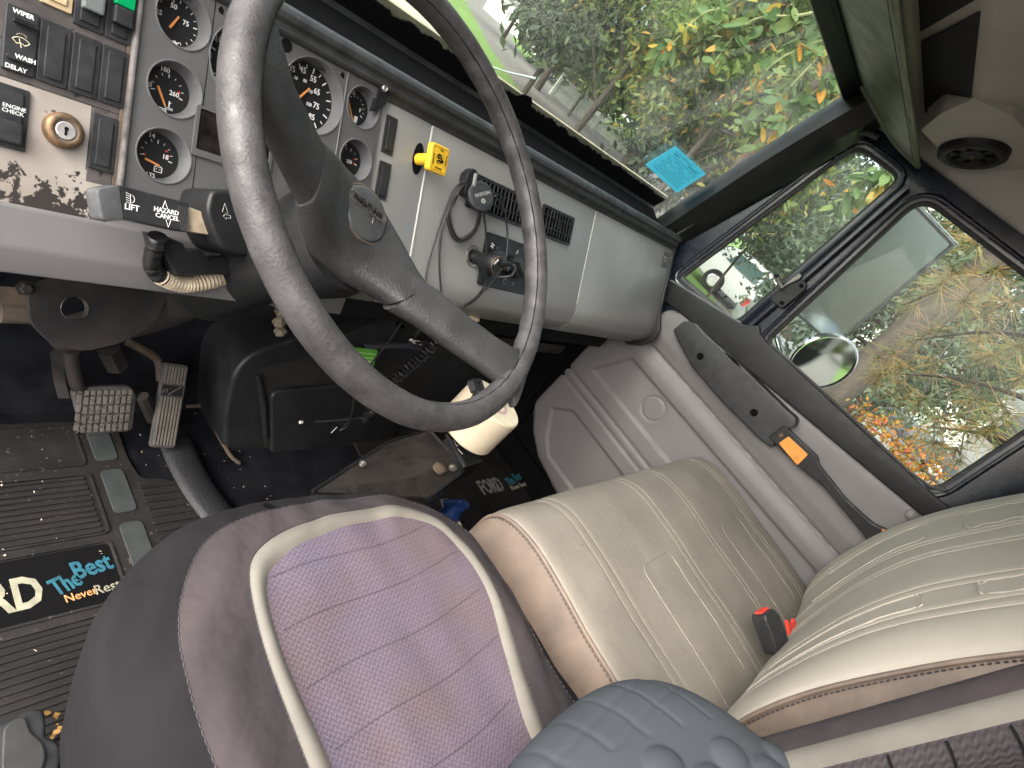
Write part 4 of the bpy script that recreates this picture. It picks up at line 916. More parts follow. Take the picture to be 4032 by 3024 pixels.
sk += [wrk(ring(Co, drop=0.016, grow=0.006), .002, 1), wrk(ring(Co, drop=0.045, grow=0.006), .004, 2), wrk(ring(Co, drop=0.10, grow=-0.003), .006, 3), wrk(ring(Co, drop=0.17, grow=-0.016), .008, 4), wrk(ring(Co, drop=0.24, grow=-0.035), .006, 5)]
mb = MB(); mb.loft(sk, caps=False); mb.build('cover_side', COVERD, ds, smooth=True)
def dashes(path, ln, gap, r, name, m, parent):
    mb = MB(); P = path; acc = 0; on = []; L = [0.0]
    for a, b in zip(P, P[1:]): L.append(L[-1] + (Vector(b) - Vector(a)).length)
    s = 0.0
    def pt(s):
        for i in range(len(L) - 1):
            if s <= L[i + 1]: return Vector(P[i]).lerp(Vector(P[i + 1]), (s - L[i]) / max(1e-9, L[i + 1] - L[i]))
        return Vector(P[-1])
    while s < L[-1]:
        mb.tube([pt(s), pt(min(s + ln, L[-1]))], r, 4); s += ln + gap
    return mb.build(name, m, parent, fix=False)
dashes([Vector(p) + Vector((0, 0, .0004)) for p in ring(Cs)], 0.004, 0.0025, 0.0006, 'seam_stitch', THREAD, ds)
dashes([Vector(p) + Vector((0, 0, .0006)) for p in ring([q + .0012 for q in Cq])], 0.003, 0.002, 0.0005, 'piping_stitch', THREAD, ds)
for yy, sl in ((0.215, .05), (0.168, .06), (0.115, .06), (0.06, .06), (0.0, .06)):
    pth = []
    for i in range(41):
        x = lerp(0.322, 0.592, i / 40); y = yy + (x - 0.45) * sl + 0.003 * math.sin(i * .2)
        r = math.hypot(x - SCn[0], y - SCn[1]); k = int(round((math.atan2(y - SCn[1], x - SCn[0]) % (2 * math.pi)) / (2 * math.pi) * NT)) % NT
        if r < Cp[k] - 0.004: pth.append((x, y, seat_z(x, y, min(1, r / Co[k])) + 0.0004))
    dashes(pth, 0.0026, 0.0016, 0.00045, 'cross_stitch', THREAD, ds)
# small torn hole at the front
hx, hy = at(1050, 2003, 'z', 0.545).x, at(1050, 2003, 'z', 0.545).y
k = int(round((math.atan2(hy - SCn[1], hx - SCn[0]) % (2 * math.pi)) / (2 * math.pi) * NT)) % NT
hz = seat_z(hx, hy, math.hypot(hx - SCn[0], hy - SCn[1]) / Co[k]) + 0.0016
mb = MB(frame((hx, hy, hz), (1, -0.35, -0.1), (0, 0.25, 1))); mb.prism(rpoly([(-0.007, 0.001), (-0.002, 0.005), (0.006, 0.002), (0.009, -0.001), (0.003, -0.003), (-0.005, -0.002)], 0.002), -0.001, 0.0004); mb.build('torn_hole', BLKD, ds)
# seat base underneath
mb = MB(); mb.box(0.22, 0.62, -0.22, 0.20, 0.0, 0.30); mb.build('base', BLKM, ds, bevel=0.02)
# backrest of the driver seat
def dback(u, v, off=0.0):                                              # u across, v up
    x = lerp(0.175, 0.664, u); z = lerp(0.50, 1.25, v); e = abs(2 * u - 1)
    y = interp([(0, -0.135), (0.3, -0.185), (0.6, -0.225), (1, -0.30)], v) + 0.030 * sstep(0.55, 0.85, e) - 0.095 * sstep(0.84, 1.0, e) ** 2
    return Vector((x, y + off, z))
def bstrip(u0, u1, name, m, n=10, off=0.0, crown=0.0):
    mb = MB(); mb.grid(lambda u, v: dback(lerp(u0, u1, u), v, off - crown * math.sin(math.pi * u)), n, 40); return mb.build(name, m, ds, smooth=True)
bstrip(0.0, 0.12, 'back_cover', COVER); bstrip(0.12, 0.16, 'back_piping', PIPE, 5, 0.0, -0.003)
bstrip(0.16, 0.835, 'back_panel', ZIGD, 30); bstrip(0.835, 0.875, 'back_piping', PIPE, 5, 0.0, -0.003); bstrip(0.875, 1.0, 'back_cover', COVER)
mb = MB(); mb.grid(lambda u, v: Vector((lerp(0.672, 0.655, u), dback(1, v).y - 0.10 * u, dback(1, v).z)), 6, 40); mb.build('back_side', COVER, ds, smooth=True)
mb = MB(); mb.grid(lambda u, v: Vector((lerp(0.175, 0.19, u), dback(0, v).y - 0.10 * u, dback(0, v).z)), 6, 40); mb.build('back_side', COVER, ds, smooth=True)
for zz in (0.79, 0.835, 0.88, 0.925):
    v = (zz - 0.5) / 0.75; mb = MB(); mb.tube([dback(lerp(0.165, 0.83, i / 30), v, -0.0004) for i in range(31)], 0.0016, 5); mb.build('back_groove', COVERD, ds, smooth=True)
# ---- lumbar cushion with domed bumps leaning on the backrest
lc = thing('lumbar_cushion', (0.46, -0.12, 0.55), 'blue-grey padded back cushion with rounded bumps on the driver seat', 'cushion')
MC = frame((0.462, -0.128, 0.695), (1, 0, 0), (0.0, -0.62, -0.78)); 
MC = frame((0.462, -0.155, 0.728), (1, 0, 0), (0.04, 0.36, 0.93))         # z faces forward and up
HX, HY = 0.178, 0.145
bumps = []
for j in range(-1, 7):
    for i in range(-3, 4):
        bumps.append((i * 0.047 + (0.0235 if j % 2 else 0), -0.085 + j * 0.034))
def cush(u, v):
    x, y = (2 * u - 1), (2 * v - 1); n_ = 2.7
    # map square to rounded shape
    r = (abs(x) ** n_ + abs(y) ** n_) ** (1 / n_); mx = max(abs(x), abs(y))
    s = (mx / r) if r > 1e-6 else 1
    X, Y = x * s * HX, y * s * HY; e = mx
    z = 0.052 * (1 - e ** 4) ** 0.5 - 0.03
    for bx_, by_ in bumps:
        if abs(bx_) < 0.15 and by_ < 0.052 - 0.34 * bx_:
            d2 = ((X - bx_) / 0.0225) ** 2 + ((Y - by_) / 0.0170) ** 2
            if d2 < 1: z += 0.0055 * (1 - d2) ** 0.75
    # soft embossed grid near the top
    for gx in (-0.115, -0.075, -0.03, 0.015, 0.06, 0.105):
        if Y > 0.078 - 0.34 * X: z -= 0.0010 * math.exp(-((X - gx - 0.15 * (Y - .05)) / 0.0035) ** 2)
    for gy in (0.085, 0.112):
        z -= 0.0010 * math.exp(-((Y - gy - 0.0015 * math.sin(X * 40)) / 0.003) ** 2) * (1 if abs(X) < .14 and Y > 0.078 - 0.34 * X else 0)
    return (X, Y, z)
mb = MB(MC); mb.grid(cush, 150, 130)
body = mb.build('pad', CUSH, lc, smooth=True)
mb = MB(MC); mb.grid(lambda u, v: (lambda p: (p[0], p[1], -0.03 - 0.14 * (1 - max(abs(2 * u - 1), abs(2 * v - 1)) ** 4) ** 0.5))(cush(u, v)), 40, 40); mb.build('rear_shell', CUSH, lc, smooth=True)

# ================================================================== passenger bench
be = thing('passenger_bench', (1.22, 0.0, 0.0), 'wide tan vinyl passenger bench seat with stitched ribs and stained side', 'bench seat')
prof = [(-0.26, 0.500), (-0.20, 0.520), (-0.10, 0.5345), (0.0, 0.541), (0.08, 0.549), (0.14, 0.5525), (0.185, 0.549), (0.218, 0.536), (0.240, 0.511), (0.246, 0.470), (0.247, 0.42), (0.243, 0.36), (0.235, 0.28)]
PS = spline([(y, z, 0) for y, z in prof], 8); NPS = len(PS)
STX = (0.868, 0.892, 1.152, 1.176, 1.312, 1.332, 1.598, 1.618)
def btop(u, v, lift=0.0):
    x = lerp(0.752, 1.690, u); p = PS[min(NPS - 1, int(round(v * (NPS - 1))))]
    ex = min(x - 0.752, 1.690 - x); rd = 0.03
    z = p.y - (rd - math.sqrt(max(0, rd * rd - (rd - ex) ** 2))) * 0.28 if ex < rd else p.y
    g = sum(-0.0014 * math.exp(-((x - s) / 0.003) ** 2) for s in STX)
    pil = 0.0016 * math.sin(math.pi * ((x - 0.892) / 0.26 % 1)) if x > 0.892 else 0
    y = p.x
    z += (g + pil * 0.8 + 0.0015 * noise.noise(Vector((x * 12, y * 12, 0))) + lift) * (1 if p.y > .5 else .3); y += (g + pil) * (0 if p.y > .53 else 1) + lift * (0 if p.y > .53 else 1)
    # corner pulls back at the ends of the front roll
    if v > 0.6: y -= 0.012 * math.exp(-(min(x - 0.752, 1.69 - x) / 0.02)) * (v - 0.6) / 0.4 * 1.5
    return Vector((x, y, z))
mb = MB(); mb.grid(lambda u, v: btop(u, v), 260, NPS - 1); mb.build('cushion', TAN, be, smooth=True)
# left side face of the cushion
edge = [btop(0, i / (NPS - 1)) for i in range(NPS)]
def bside(u, v):
    p = edge[int(round(u * (NPS - 1)))]; q = Vector((0.752, min(p.y, 0.232), lerp(p.z, 0.27, v))) if p.z > 0.28 else p
    q = p.lerp(Vector((p.x, p.y * 0.985, 0.27)), v); q.x -= 0.024 * math.sin(math.pi * min(1, v * 1.15)) + 0.002 * noise.noise(Vector((u * 30, v * 6, 0))) * math.sin(math.pi * v); return q
mb = MB(); mb.grid(bside, NPS - 1, 18); mb.build('cushion_side', TANS, be, smooth=True)
mb = MB(); mb.tube([p + Vector((-0.001, 0, 0.0008)) for p in edge], 0.0032, 8); mb.build('edge_piping', TANS, be, smooth=True)
dashes([p + Vector((-0.0035, 0, -0.0035)) for p in edge], 0.004, 0.003, 0.0008, 'edge_stitch', THREAD, be)
for s in STX:
    u = (s - 0.752) / 0.938; pth = [btop(u, i / (NPS - 1), 0.0008) for i in range(2, NPS - 26)]
    mb = MB(); mb.tube(pth, 0.0006, 5); mb.build('rib_stitch', SEAM, be, smooth=True)
def emboss(x0, x1, y1, name):
    pts = [(x0, -0.19), (x0, y1 - 0.012), (x0 + 0.010, y1), (x1 - 0.010, y1), (x1, y1 - 0.012), (x1, -0.19)]; path = []
    for a, b in zip(pts, pts[1:]):
        for i in range(14): path.append((lerp(a[0], b[0], i / 14), lerp(a[1], b[1], i / 14)))
    P3 = []
    for x, y in path:
        u = (x - 0.752) / 0.938; v = min(range(NPS), key=lambda i: abs(PS[i].x - y) if PS[i].y > .49 else 9) / (NPS - 1); q = btop(u, v); P3.append(Vector((x, y, q.z + 0.0004)))
    mb = MB(); mb.tube(P3, 0.0010, 6); mb.build(name, TAN, be, smooth=True)
emboss(0.977, 1.104, 0.056, 'embossed_outline'); emboss(1.412, 1.545, 0.045, 'embossed_outline')
# backrest
bp2 = [(-0.190, 0.50), (-0.160, 0.545), (-0.146, 0.60), (-0.144, 0.66), (-0.154, 0.74), (-0.176, 0.83), (-0.205, 0.92), (-0.245, 1.02), (-0.29, 1.12), (-0.33, 1.22)]
PB = spline([(y, z, 0) for y, z in bp2], 8); NPB = len(PB)
BX0, BX1 = 0.775, 1.672
BSX = (0.865, 0.90, 0.985, 1.015, 1.19, 1.215, 1.30, 1.325, 1.52, 1.545)
def bback(u, v, lift=0.0):
    x = lerp(BX0, BX1, u); p = PB[int(round(v * (NPB - 1)))]; ex = min(x - BX0, BX1 - x)
    rd = 0.07; y = p.x - (rd - math.sqrt(max(0, rd * rd - (rd - ex) ** 2))) * (0.35 if x < 1.2 else 1.0) if ex < rd else p.x
    g = sum(-0.0022 * math.exp(-((x - s - 0.004 * math.sin(v * 5)) / 0.005) ** 2) for s in BSX)
    y -= 0.032 * math.sin(math.pi * u) ** 0.5 * (1 - sstep(0.60, 0.88, p.y))
    return Vector((x, y + g + lift + 0.002 * noise.noise(Vector((x * 8, p.y * 8, 2))), p.y + (0.012 * (1 - u) if v < .15 else 0)))
mb = MB(); mb.grid(lambda u, v: bback(u, v), 220, NPB - 1); mb.build('backrest', TANB, be, smooth=True)
be_ = [bback(0, i / (NPB - 1)) for i in range(NPB)]
mb = MB(); mb.grid(lambda u, v: be_[int(round(v * (NPB - 1)))] + Vector((-0.020 * math.sin(math.pi * min(1, u * 1.2)), -0.16 * u, 0)), 14, NPB - 1); mb.build('backrest_side', TANS, be, smooth=True)
mb = MB(); mb.tube([p + Vector((-0.0012, 0.0012, 0)) for p in be_], 0.0034, 8); mb.build('back_piping', TANS, be, smooth=True)
dashes([p + Vector((-0.0055, -0.003, 0)) for p in be_], 0.004, 0.0028, 0.0009, 'back_stitch', THREAD, be)
mb = MB(); mb.box(BX0 + 0.01, BX1 - 0.01, -0.55, -0.30, 0.30, 1.2); mb.build('back_core', BLKM, be)
for s in BSX:
    mb = MB(); mb.tube([bback((s + 0.004 * math.sin(i / (NPB - 1) * 5) - BX0) / (BX1 - BX0), i / (NPB - 1), 0.0012) for i in range(8, NPB)], 0.0008, 5); mb.build('back_seam', TANB, be, smooth=True)
def bemb(x0, x1, z0, z1, open_top):
    zs = lambda z: min(range(NPB), key=lambda i: abs(PB[i].y - z)) / (NPB - 1)
    pts = [(x0, z0), (x1, z0), (x1, z1), (x0, z1)]
    if open_top: pts = [(x0, z1), (x0, z0 + .01), (x0 + .01, z0), (x1 - .01, z0), (x1, z0 + .01), (x1, z1)]
    else: pts = [(x0, z0), (x0, z1 - .01), (x0 + .01, z1), (x1 - .01, z1), (x1, z1 - .01), (x1, z0)]
    P3 = []
    for a, b in zip(pts, pts[1:]):
        for i in range(12):
            x, z = lerp(a[0], b[0], i / 12), lerp(a[1], b[1], i / 12); q = bback((x - BX0) / (BX1 - BX0), zs(z)); P3.append(Vector((x, q.y + 0.0005, z)))
    mb = MB(); mb.tube(P3, 0.0012, 6); mb.build('embossed_outline', TANB, be, smooth=True)
bemb(0.912, 0.975, 0.60, 0.865, False); bemb(0.912, 0.975, 0.925, 1.16, True); bemb(1.345, 1.50, 0.62, 0.86, False); bemb(1.345, 1.50, 0.92, 1.16, True)
# bench pedestal
mb = MB(); mb.box(0.80, 1.66, -0.5, 0.20, 0.0, 0.29); mb.build('pedestal', BLKM, be, bevel=0.01)
# ---- seat belt buckle lying on the bench
b0 = at(3068, 2585, 'z', 0.585); b1 = at(3005, 2405, 'z', 0.615)
MBU = frame(b0, b1 - b0, (-0.25, -0.1, 1.0)); LB = (b1 - b0).length
bu = thing('seat_belt_buckle', b0, 'black seat belt buckle with red button standing out of the bench crease', 'buckle')
mb = MB(MBU); mb.prism(rpoly([(0, -0.024), (LB * 0.8, -0.024), (LB, -0.012), (LB, 0.018), (LB * 0.9, 0.022), (0.01, 0.020)], 0.006), -0.014, 0.014); mb.build('housing', SWB, bu, bevel=0.004, seg=3, smooth=True)
mb = MB(MBU); mb.box(LB - 0.001, LB + 0.003, -0.010, 0.016, -0.008, 0.006); mb.build('release_button', REDP, bu, bevel=0.001)
mb = MB(MBU); mb.tube([(-0.03, 0, -0.006), (0.01, 0, 0)], 0.016, 8, flat=0.35); mb.build('stem', BLK, bu)
r0 = at(3118, 2478, 'z', 0.590)
mb = MB(frame(r0, (1, -0.4, 0), (-0.5, -0.2, 1))); mb.prism(rpoly([(-0.020, -0.022), (0.012, -0.026), (0.020, 0.010), (0.016, 0.022), (0.006, 0.010), (-0.006, 0.008), (-0.016, 0.018)], 0.005), -0.003, 0.003); mb.build('warning_tag', REDP, bu, bevel=0.001)
# ================================================================== passenger door
XD = 1.70
do = thing('passenger_door', (XD, 0.2, 0.06), 'grey vinyl passenger door with dark navy window frame and black armrest', 'door')
YZ = frame((0, 0, 0), (0, 1, 0), (-1, 0, 0))            # local x = y, local y = -z?  (checked below)
def DY(y, z): return (y, z)
MYZ = Matrix(((0, 0, -1, 0), (1, 0, 0, 0), (0, 1, 0, 0), (0, 0, 0, 1)))   # (a, b, c) -> x = -c, y = a, z = b
def onx(x): return T(x, 0, 0) @ MYZ                     # prism heights grow towards the cab inside
zmin = [(-0.40, 0.065), (0.30, 0.065), (0.459, 0.074), (0.569, 0.094), (0.644, 0.135), (0.690, 0.18), (0.707, 0.205), (0.716, 0.40)]
zmax = [(-0.40, 0.865), (-0.20, 0.850), (0.565, 0.768), (0.60, 0.74), (0.64, 0.66), (0.716, 0.465)]
def relief(y, z):
    h = 0.0
    h += 0.010 * sstep(0.630, 0.680, z)                                       # bolster above the ledge
    h -= 0.006 * math.exp(-((z - 0.630) / 0.006) ** 2)
    h += 0.006 * math.exp(-((z - 0.590) / 0.026) ** 2)
    # upper recess
    yr = 0.640 - max(0, (z - 0.45)) * 0.55
    rec = sstep(0.436, 0.446, z) * (1 - sstep(0.556, 0.566, z)) * (1 - sstep(yr - 0.008, yr + 0.004, y))
    h -= 0.008 * rec
    # groove pair
    h -= 0.004 * math.exp(-((z - 0.355) / 0.006) ** 2) + 0.004 * math.exp(-((z - 0.385) / 0.006) ** 2)
    yl = interp([(0.10, 0.50), (0.17, 0.60), (0.25, 0.655), (0.302, 0.60)], z)
    rec2 = sstep(0.128, 0.138, z) * (1 - sstep(0.296, 0.308, z)) * (1 - sstep(yl - 0.012, yl, y))
    h -= 0.008 * rec2
    d = math.hypot(y - 0.422, z - 0.508)
    h -= 0.004 * math.exp(-((d - 0.036) / 0.0026) ** 2)
    h += 0.003 * noise.noise(Vector((y * 5, z * 5, 0)))
    # roll off at the edge of the panel
    eb = min(y * 0 + (interp(zmax, y) - z), z - interp(zmin, y), 0.717 - y)
    h -= 0.014 * math.exp(-max(0, eb) / 0.008)
    return h
NY, NZ = 260, 190
def dpan(u, v):
    y = lerp(0.716, -0.40, u); z = lerp(interp(zmin, y), interp(zmax, y), v)
    return Vector((XD - relief(y, z), y, z))
mb = MB(); mb.grid(dpan, NY, NZ); mb.build('trim_panel', DOORP, do, smooth=True)
mb = MB(onx(XD + 0.06)); mb.prism([(-0.42, 0.03), (0.74, 0.03), (0.80, 0.30), (0.80, 0.775), (-0.42, 0.80)], 0, 0.04); mb.build('shell', BLKD, do)
# black lower edge gap and kick panel edge
mb = MB(onx(XD + 0.01)); mb.prism([(0.72, 0.20), (0.80, 0.20), (0.80, 0.70), (0.735, 0.46)], 0, 0.02); mb.build('hinge_gap', BLKD, do)
b = at(3590, 2028, 'x', XD - 0.022); MB(frame(b, (0, 1, 0), (-1, 0, 0.15))).lathe([(0.013, 0), (0.012, 0.004), (0.008, 0.0065), (0.0002, 0.0075)], 24).build('trim_button', DOORP, do, smooth=True)
# belt moulding
bm_ = [(0.60, 0.752), (0.565, 0.758), (-0.30, 0.852), (-0.30, 0.905), (-0.165, 0.890), (-0.10, 0.886), (0.345, 0.868), (0.37, 0.872), (0.385, 0.885), (0.41, 0.862), (0.43, 0.852), (0.60, 0.814), (0.665, 0.80), (0.70, 0.74)]
mb = MB(onx(XD + 0.030)); mb.prism(bm_, 0, 0.046); mb.build('belt_moulding', BLK, do, bevel=0.004, seg=3, smooth=True)
mb = MB(); mb.tube([Vector((XD - 0.012, y, z + 0.002)) for y, z in ((0.66, 0.797), (0.60, 0.812), (0.45, 0.846), (0.425, 0.853))], 0.004, 6); mb.build('belt_bead', mat('bead_grey', (0.07, 0.07, 0.072), 0.4), do, smooth=True)
mb = MB(); mb.tube([Vector((XD - 0.012, y, z + 0.002)) for y, z in ((0.33, 0.868), (0.1, 0.880), (-0.10, 0.886), (-0.15, 0.895), (-0.175, 0.915))], 0.004, 6); mb.build('belt_bead', MATS['bead_grey'], do, smooth=True)
# window frame
vent_h = rpoly([(0.652, 0.820), (0.437, 0.838), (0.420, 1.345), (0.562, 1.345)], [0.02, 0.03, 0.03, 0.045], 6)
main_h = rpoly([(0.352, 0.860), (-0.170, 0.880), (-0.170, 1.342), (0.362, 1.342)], [0.03, 0.05, 0.05, 0.055], 8)
outer = rpoly([(0.84, 0.70), (0.775, 0.90), (0.605, 1.392), (-0.30, 1.392), (-0.30, 0.70)], [0.01, 0.05, 0.07, 0.02, 0.01], 7)
mb = MB(onx(XD + 0.045)); mb.prism(outer, 0.022, 0.045, holes=[vent_h, main_h]); mb.build('window_frame', NAVY, do, bevel=0.006, seg=3, smooth=True)
def inset(poly, d):
    n = len(poly); out = []
    cx, cy = sum(p[0] for p in poly) / n, sum(p[1] for p in poly) / n
    for i in range(n):
        a, b = Vector(poly[i - 1]), Vector(poly[(i + 1) % n]); t = (b - a)
        if t.length < 1e-9: out.append(poly[i]); continue
        t.normalize(); nn = Vector((-t.y, t.x)); p = Vector(poly[i])
        if (Vector((cx, cy)) - p).dot(nn) < 0: nn = -nn
        q = p + nn * d; out.append((q.x, q.y))
    return out
for hname, hp in (('vent_seal', vent_h), ('window_seal', main_h)):
    mb = MB(); mb.tube([Vector((XD + 0.016, y, z)) for y, z in hp], 0.009, 8, closed=True); mb.build(hname, RUBB, do, smooth=True)
    mb = MB(); mb.tube([Vector((XD - 0.002, y, z)) for y, z in inset(hp, -0.013)], 0.0055, 8, closed=True); mb.build('frame_bead', NAVY, do, smooth=True)
MB(onx(XD + 0.026)).prism(inset(vent_h, -0.006), 0, 0.004).build('vent_pane', GLASSD, do)
MB(onx(XD + 0.030)).prism(inset(main_h, -0.006), 0, 0.004).build('window_pane', GLASSD, do)
mb = MB(); mb.tube([Vector((XD - 0.006, 0.405, 0.86)), Vector((XD - 0.006, 0.397, 1.1)), Vector((XD - 0.006, 0.392, 1.33))], 0.010, 10); mb.build('division_bar', NAVY, do, smooth=True)
# vent latch
q = [at(*p, 'x', XD - 0.02) for p in ((3040, 1165), (3140, 1090), (3175, 1115), (3170, 1140), (3080, 1215), (3065, 1205), (3030, 1180))]
mb = MB(onx(XD - 0.008)); mb.prism(rpoly([(p.y, p.z) for p in q], 0.006), 0, 0.014); mb.build('vent_latch', BLK, do, bevel=0.002)
for p in ((3155, 1125), (3078, 1192)):
    c = at(*p, 'x', XD - 0.023); MB(frame(c, (0, 1, 0), (-1, 0, 0))).lathe([(0.0055, -0.001), (0.005, 0.001), (0.003, 0.0004), (0.0002, 0.0004)], 14).build('latch_screw', BLKD, do)
q = [at(*p, 'x', XD - 0.028) for p in ((3075, 1135), (3145, 1078), (3158, 1085), (3150, 1098), (3082, 1132))]
mb = MB(onx(XD - 0.022)); mb.prism([(p.y, p.z) for p in q], 0, 0.012); mb.build('latch_lever', mat('latch_metal', (0.15, 0.145, 0.13), 0.4, metal=0.4, var=0.3, vscale=80), do, bevel=0.002)
mb = MB(); mb.tube([at(3080, 1133, 'x', XD - 0.030), at(3066, 1110, 'x', XD - 0.034), at(3060, 1088, 'x', XD - 0.036)], [0.006, 0.006, 0.0065], 10); mb.build('latch_arm', MATS['latch_metal'], do, smooth=True)
MB(T(*at(3057, 1084, 'x', XD - 0.042))).lathe([(0.0002, -0.007), (0.005, -0.005), (0.007, 0), (0.005, 0.005), (0.0002, 0.007)], 14).build('latch_knob', BLK, do, smooth=True)
# armrest cap with pull strap
xa = XD - 0.045
cap = [at(*p, 'x', xa) for p in ((2648, 1300), (2695, 1262), (2740, 1272), (2790, 1325), (2900, 1420), (3090, 1605), (3140, 1650), (3128, 1685), (3080, 1690), (3040, 1765), (2985, 1725), (2850, 1590), (2720, 1440))]
mb = MB(onx(xa + 0.05)); mb.prism(rpoly([(p.y, p.z) for p in cap], 0.008), 0, 0.05); mb.build('armrest', SWB, do, bevel=0.008, seg=3, smooth=True)
for p in ((2757, 1403), (2968, 1625)):
    c = at(*p, 'x', xa - 0.001); MB(frame(c, (0, 1, 0), (-1, 0, 0))).lathe([(0.010, 0.0), (0.009, 0.0015), (0.0075, 0.0006), (0.0068, -0.0), (0.0002, 0.0002)], 20).build('screw_well', BLKD, do, smooth=True)
for k in range(3):
    a, b_ = at(2855 + k * 14, 1388 + k * 14, 'x', xa - 0.001), at(2900 + k * 7, 1425 + k * 10, 'x', xa - 0.001); mb = MB(); mb.tube([a, b_], 0.0018, 5); mb.build('grip_notch', BLKD, do)
xs = XD - 0.050
stp = [at(*p, 'x', xs) for p in ((3025, 1722), (3085, 1672), (3220, 1800), (3222, 1828), (3330, 1965), (3440, 2065), (3500, 2090), (3530, 2160), (3450, 2190), (3400, 2105), (3240, 1915), (3140, 1835))]
mb = MB(onx(xs + 0.020)); mb.prism(rpoly([(p.y, p.z) for p in stp], 0.006), 0, 0.020); mb.build('pull_strap', BLK, do, bevel=0.003)
orp = [at(*p, 'x', xs - 0.001) for p in ((3066, 1745), (3105, 1718), (3182, 1790), (3140, 1832))]
mb = MB(onx(xs + 0.001)); mb.prism(rpoly([(p.y, p.z) for p in orp], 0.004), 0, 0.004); mb.build('orange_reflector', ORREF, do, bevel=0.001)
c = at(3075, 1713, 'x', xs - 0.001); MB(frame(c, (0, 1, 0), (-1, 0, 0))).lathe([(0.005, 0), (0.005, 0.002), (0.002, 0.003), (0.0002, 0.002)], 12).build('strap_screw', BRASS, do)
a, b_ = at(3475, 2085, 'x', xs - 0.002), at(3498, 2108, 'x', xs - 0.002); mb = MB(); mb.tube([a, b_], 0.004, 6); mb.build('orange_reflector', ORREF, do)

# ================================================================== sun visor
vi = thing('sun_visor', (1.2, 0.60, 1.42), 'olive padded sun visor folded up at the top of the windshield', 'visor')
def vis(u, v, o=0.0):
    # u along x to the passenger end, v from glass edge to the near edge
    near = Vector((lerp(0.15, 1.665, u), 0.405, 1.352 + 0.02 * u)); farp = Vector((lerp(0.15, 1.60, u), 0.615, 1.408 + 0.012 * u))
    endcut = max(0, (u - 0.90) / 0.10)
    p = farp.lerp(near, v)
    p.z += -0.010 * math.sin(math.pi * v) - 0.006 * math.sin(math.pi * v) * noise.noise(Vector((u * 8, v * 2, 0)))
    return p + Vector((0, 0, o))
mb = MB(); mb.grid(lambda u, v: vis(u, v), 60, 14); mb.grid(lambda u, v: vis(u, v, 0.016 * math.sin(math.pi * max(0.02, min(0.98, v))) + 0.002), 60, 14); mb.build('pad', VISOR, vi, smooth=True, fix=False)
mb = MB(); mb.tube([vis(i / 60, 1.0) for i in range(61)], 0.006, 8); mb.tube([vis(1.0, 1 - i / 20) for i in range(21)], 0.006, 8); mb.build('hem', VISOR, vi, smooth=True)
dashes([vis(i / 60, 0.93) + Vector((0, -.001, -.001)) for i in range(61)], 0.005, 0.003, 0.0007, 'hem_stitch', THREAD, vi)
mb = MB(); mb.tube([vis(i / 60, 0.0) + Vector((0, 0.008, -0.004)) for i in range(61)], 0.007, 8); mb.build('rod', BLK, vi, smooth=True)
mb = MB(MG); mb.box(0.05, 1.66, GH - 0.055, GH, 0.0, 0.02); mb.build('header_trim', BLK, vi)

# ================================================================== outside mirrors
mi = thing('side_mirror', (2.0, 0.34, 0.80), 'tall rectangular wet side mirror on a chrome arm outside the passenger window', 'mirror')
# plate turned half way between straight back and the driver
tl, bl_, br, tr = [at(*p, 'x', 2.0) for p in ((3595, 819), (3127, 1243), (3291, 1325), (3731, 958))]
cm = (tl + bl_ + br + tr) / 4
fn_ = Vector((-0.72, -0.69, 0)).normalized(); side = Vector((0.69, -0.72, 0)).normalized()
hw, hh = 0.096, 0.198
MM = Matrix(((side.x, 0, fn_.x, cm.x), (side.y, 0, fn_.y, cm.y), (0, 1, 0, cm.z), (0, 0, 0, 1)))
mb = MB(MM); mb.prism(rrect(-hw, hw, -hh, hh, 0.006), -0.002, 0.0); mb.build('mirror_glass', MIRR, mi)
mb = MB(MM); mb.prism(rrect(-hw - 0.004, hw + 0.004, -hh - 0.004, hh + 0.004, 0.009), -0.022, 0.004, holes=[rrect(-hw + 0.004, hw - 0.004, -hh + 0.004, hh - 0.004, 0.005)]); mb.build('frame', mat('mirror_frame', (0.16, 0.16, 0.16), 0.4, metal=0.3), mi, bevel=0.002)
mb = MB(MM); mb.box(-hw - 0.003, hw + 0.003, -hh - 0.003, hh + 0.003, -0.023, -0.0225); mb.build('back_plate', BLK, mi)
mb = MB(MM); mb.box(-hw - 0.006, hw + 0.006, hh + 0.001, hh + 0.010, -0.02, 0.006); mb.build('top_rail', CHROME, mi, bevel=0.002)
mb = MB(MM); mb.box(-hw - 0.010, -hw - 0.0045, -hh, hh, -0.02, 0.005); mb.build('side_rail', CHROME, mi, bevel=0.002)
arm = spline([at(2895, 1287, 'x', 1.83), at(2990, 1268, 'x', 1.93), at(3045, 1300, 'x', 1.99), at(3075, 1390, 'x', 1.99), at(3105, 1470, 'x', 1.98), at(3150, 1600, 'x', 1.97)], 10)
mb = MB(); mb.tube(arm, 0.011, 12); mb.build('support_arm', CHROME, mi, smooth=True)
c = at(3085, 1295, 'x', 2.02)
mb = MB(frame(c, (0, 1, 0.2), (-1, 0, 0.2))); mb.prism(rpoly([(-0.035, -0.014), (0.03, -0.018), (0.035, 0.012), (-0.03, 0.016)], 0.008), 0, 0.01, holes=[circle(-0.012, 0, 0.007, 12), circle(0.014, -0.002, 0.008, 12)]); mb.build('bracket', mat('bracket_bronze', (0.10, 0.075, 0.055), 0.4, metal=0.6), mi, bevel=0.002)
c = at(3690, 800, 'x', 2.05)
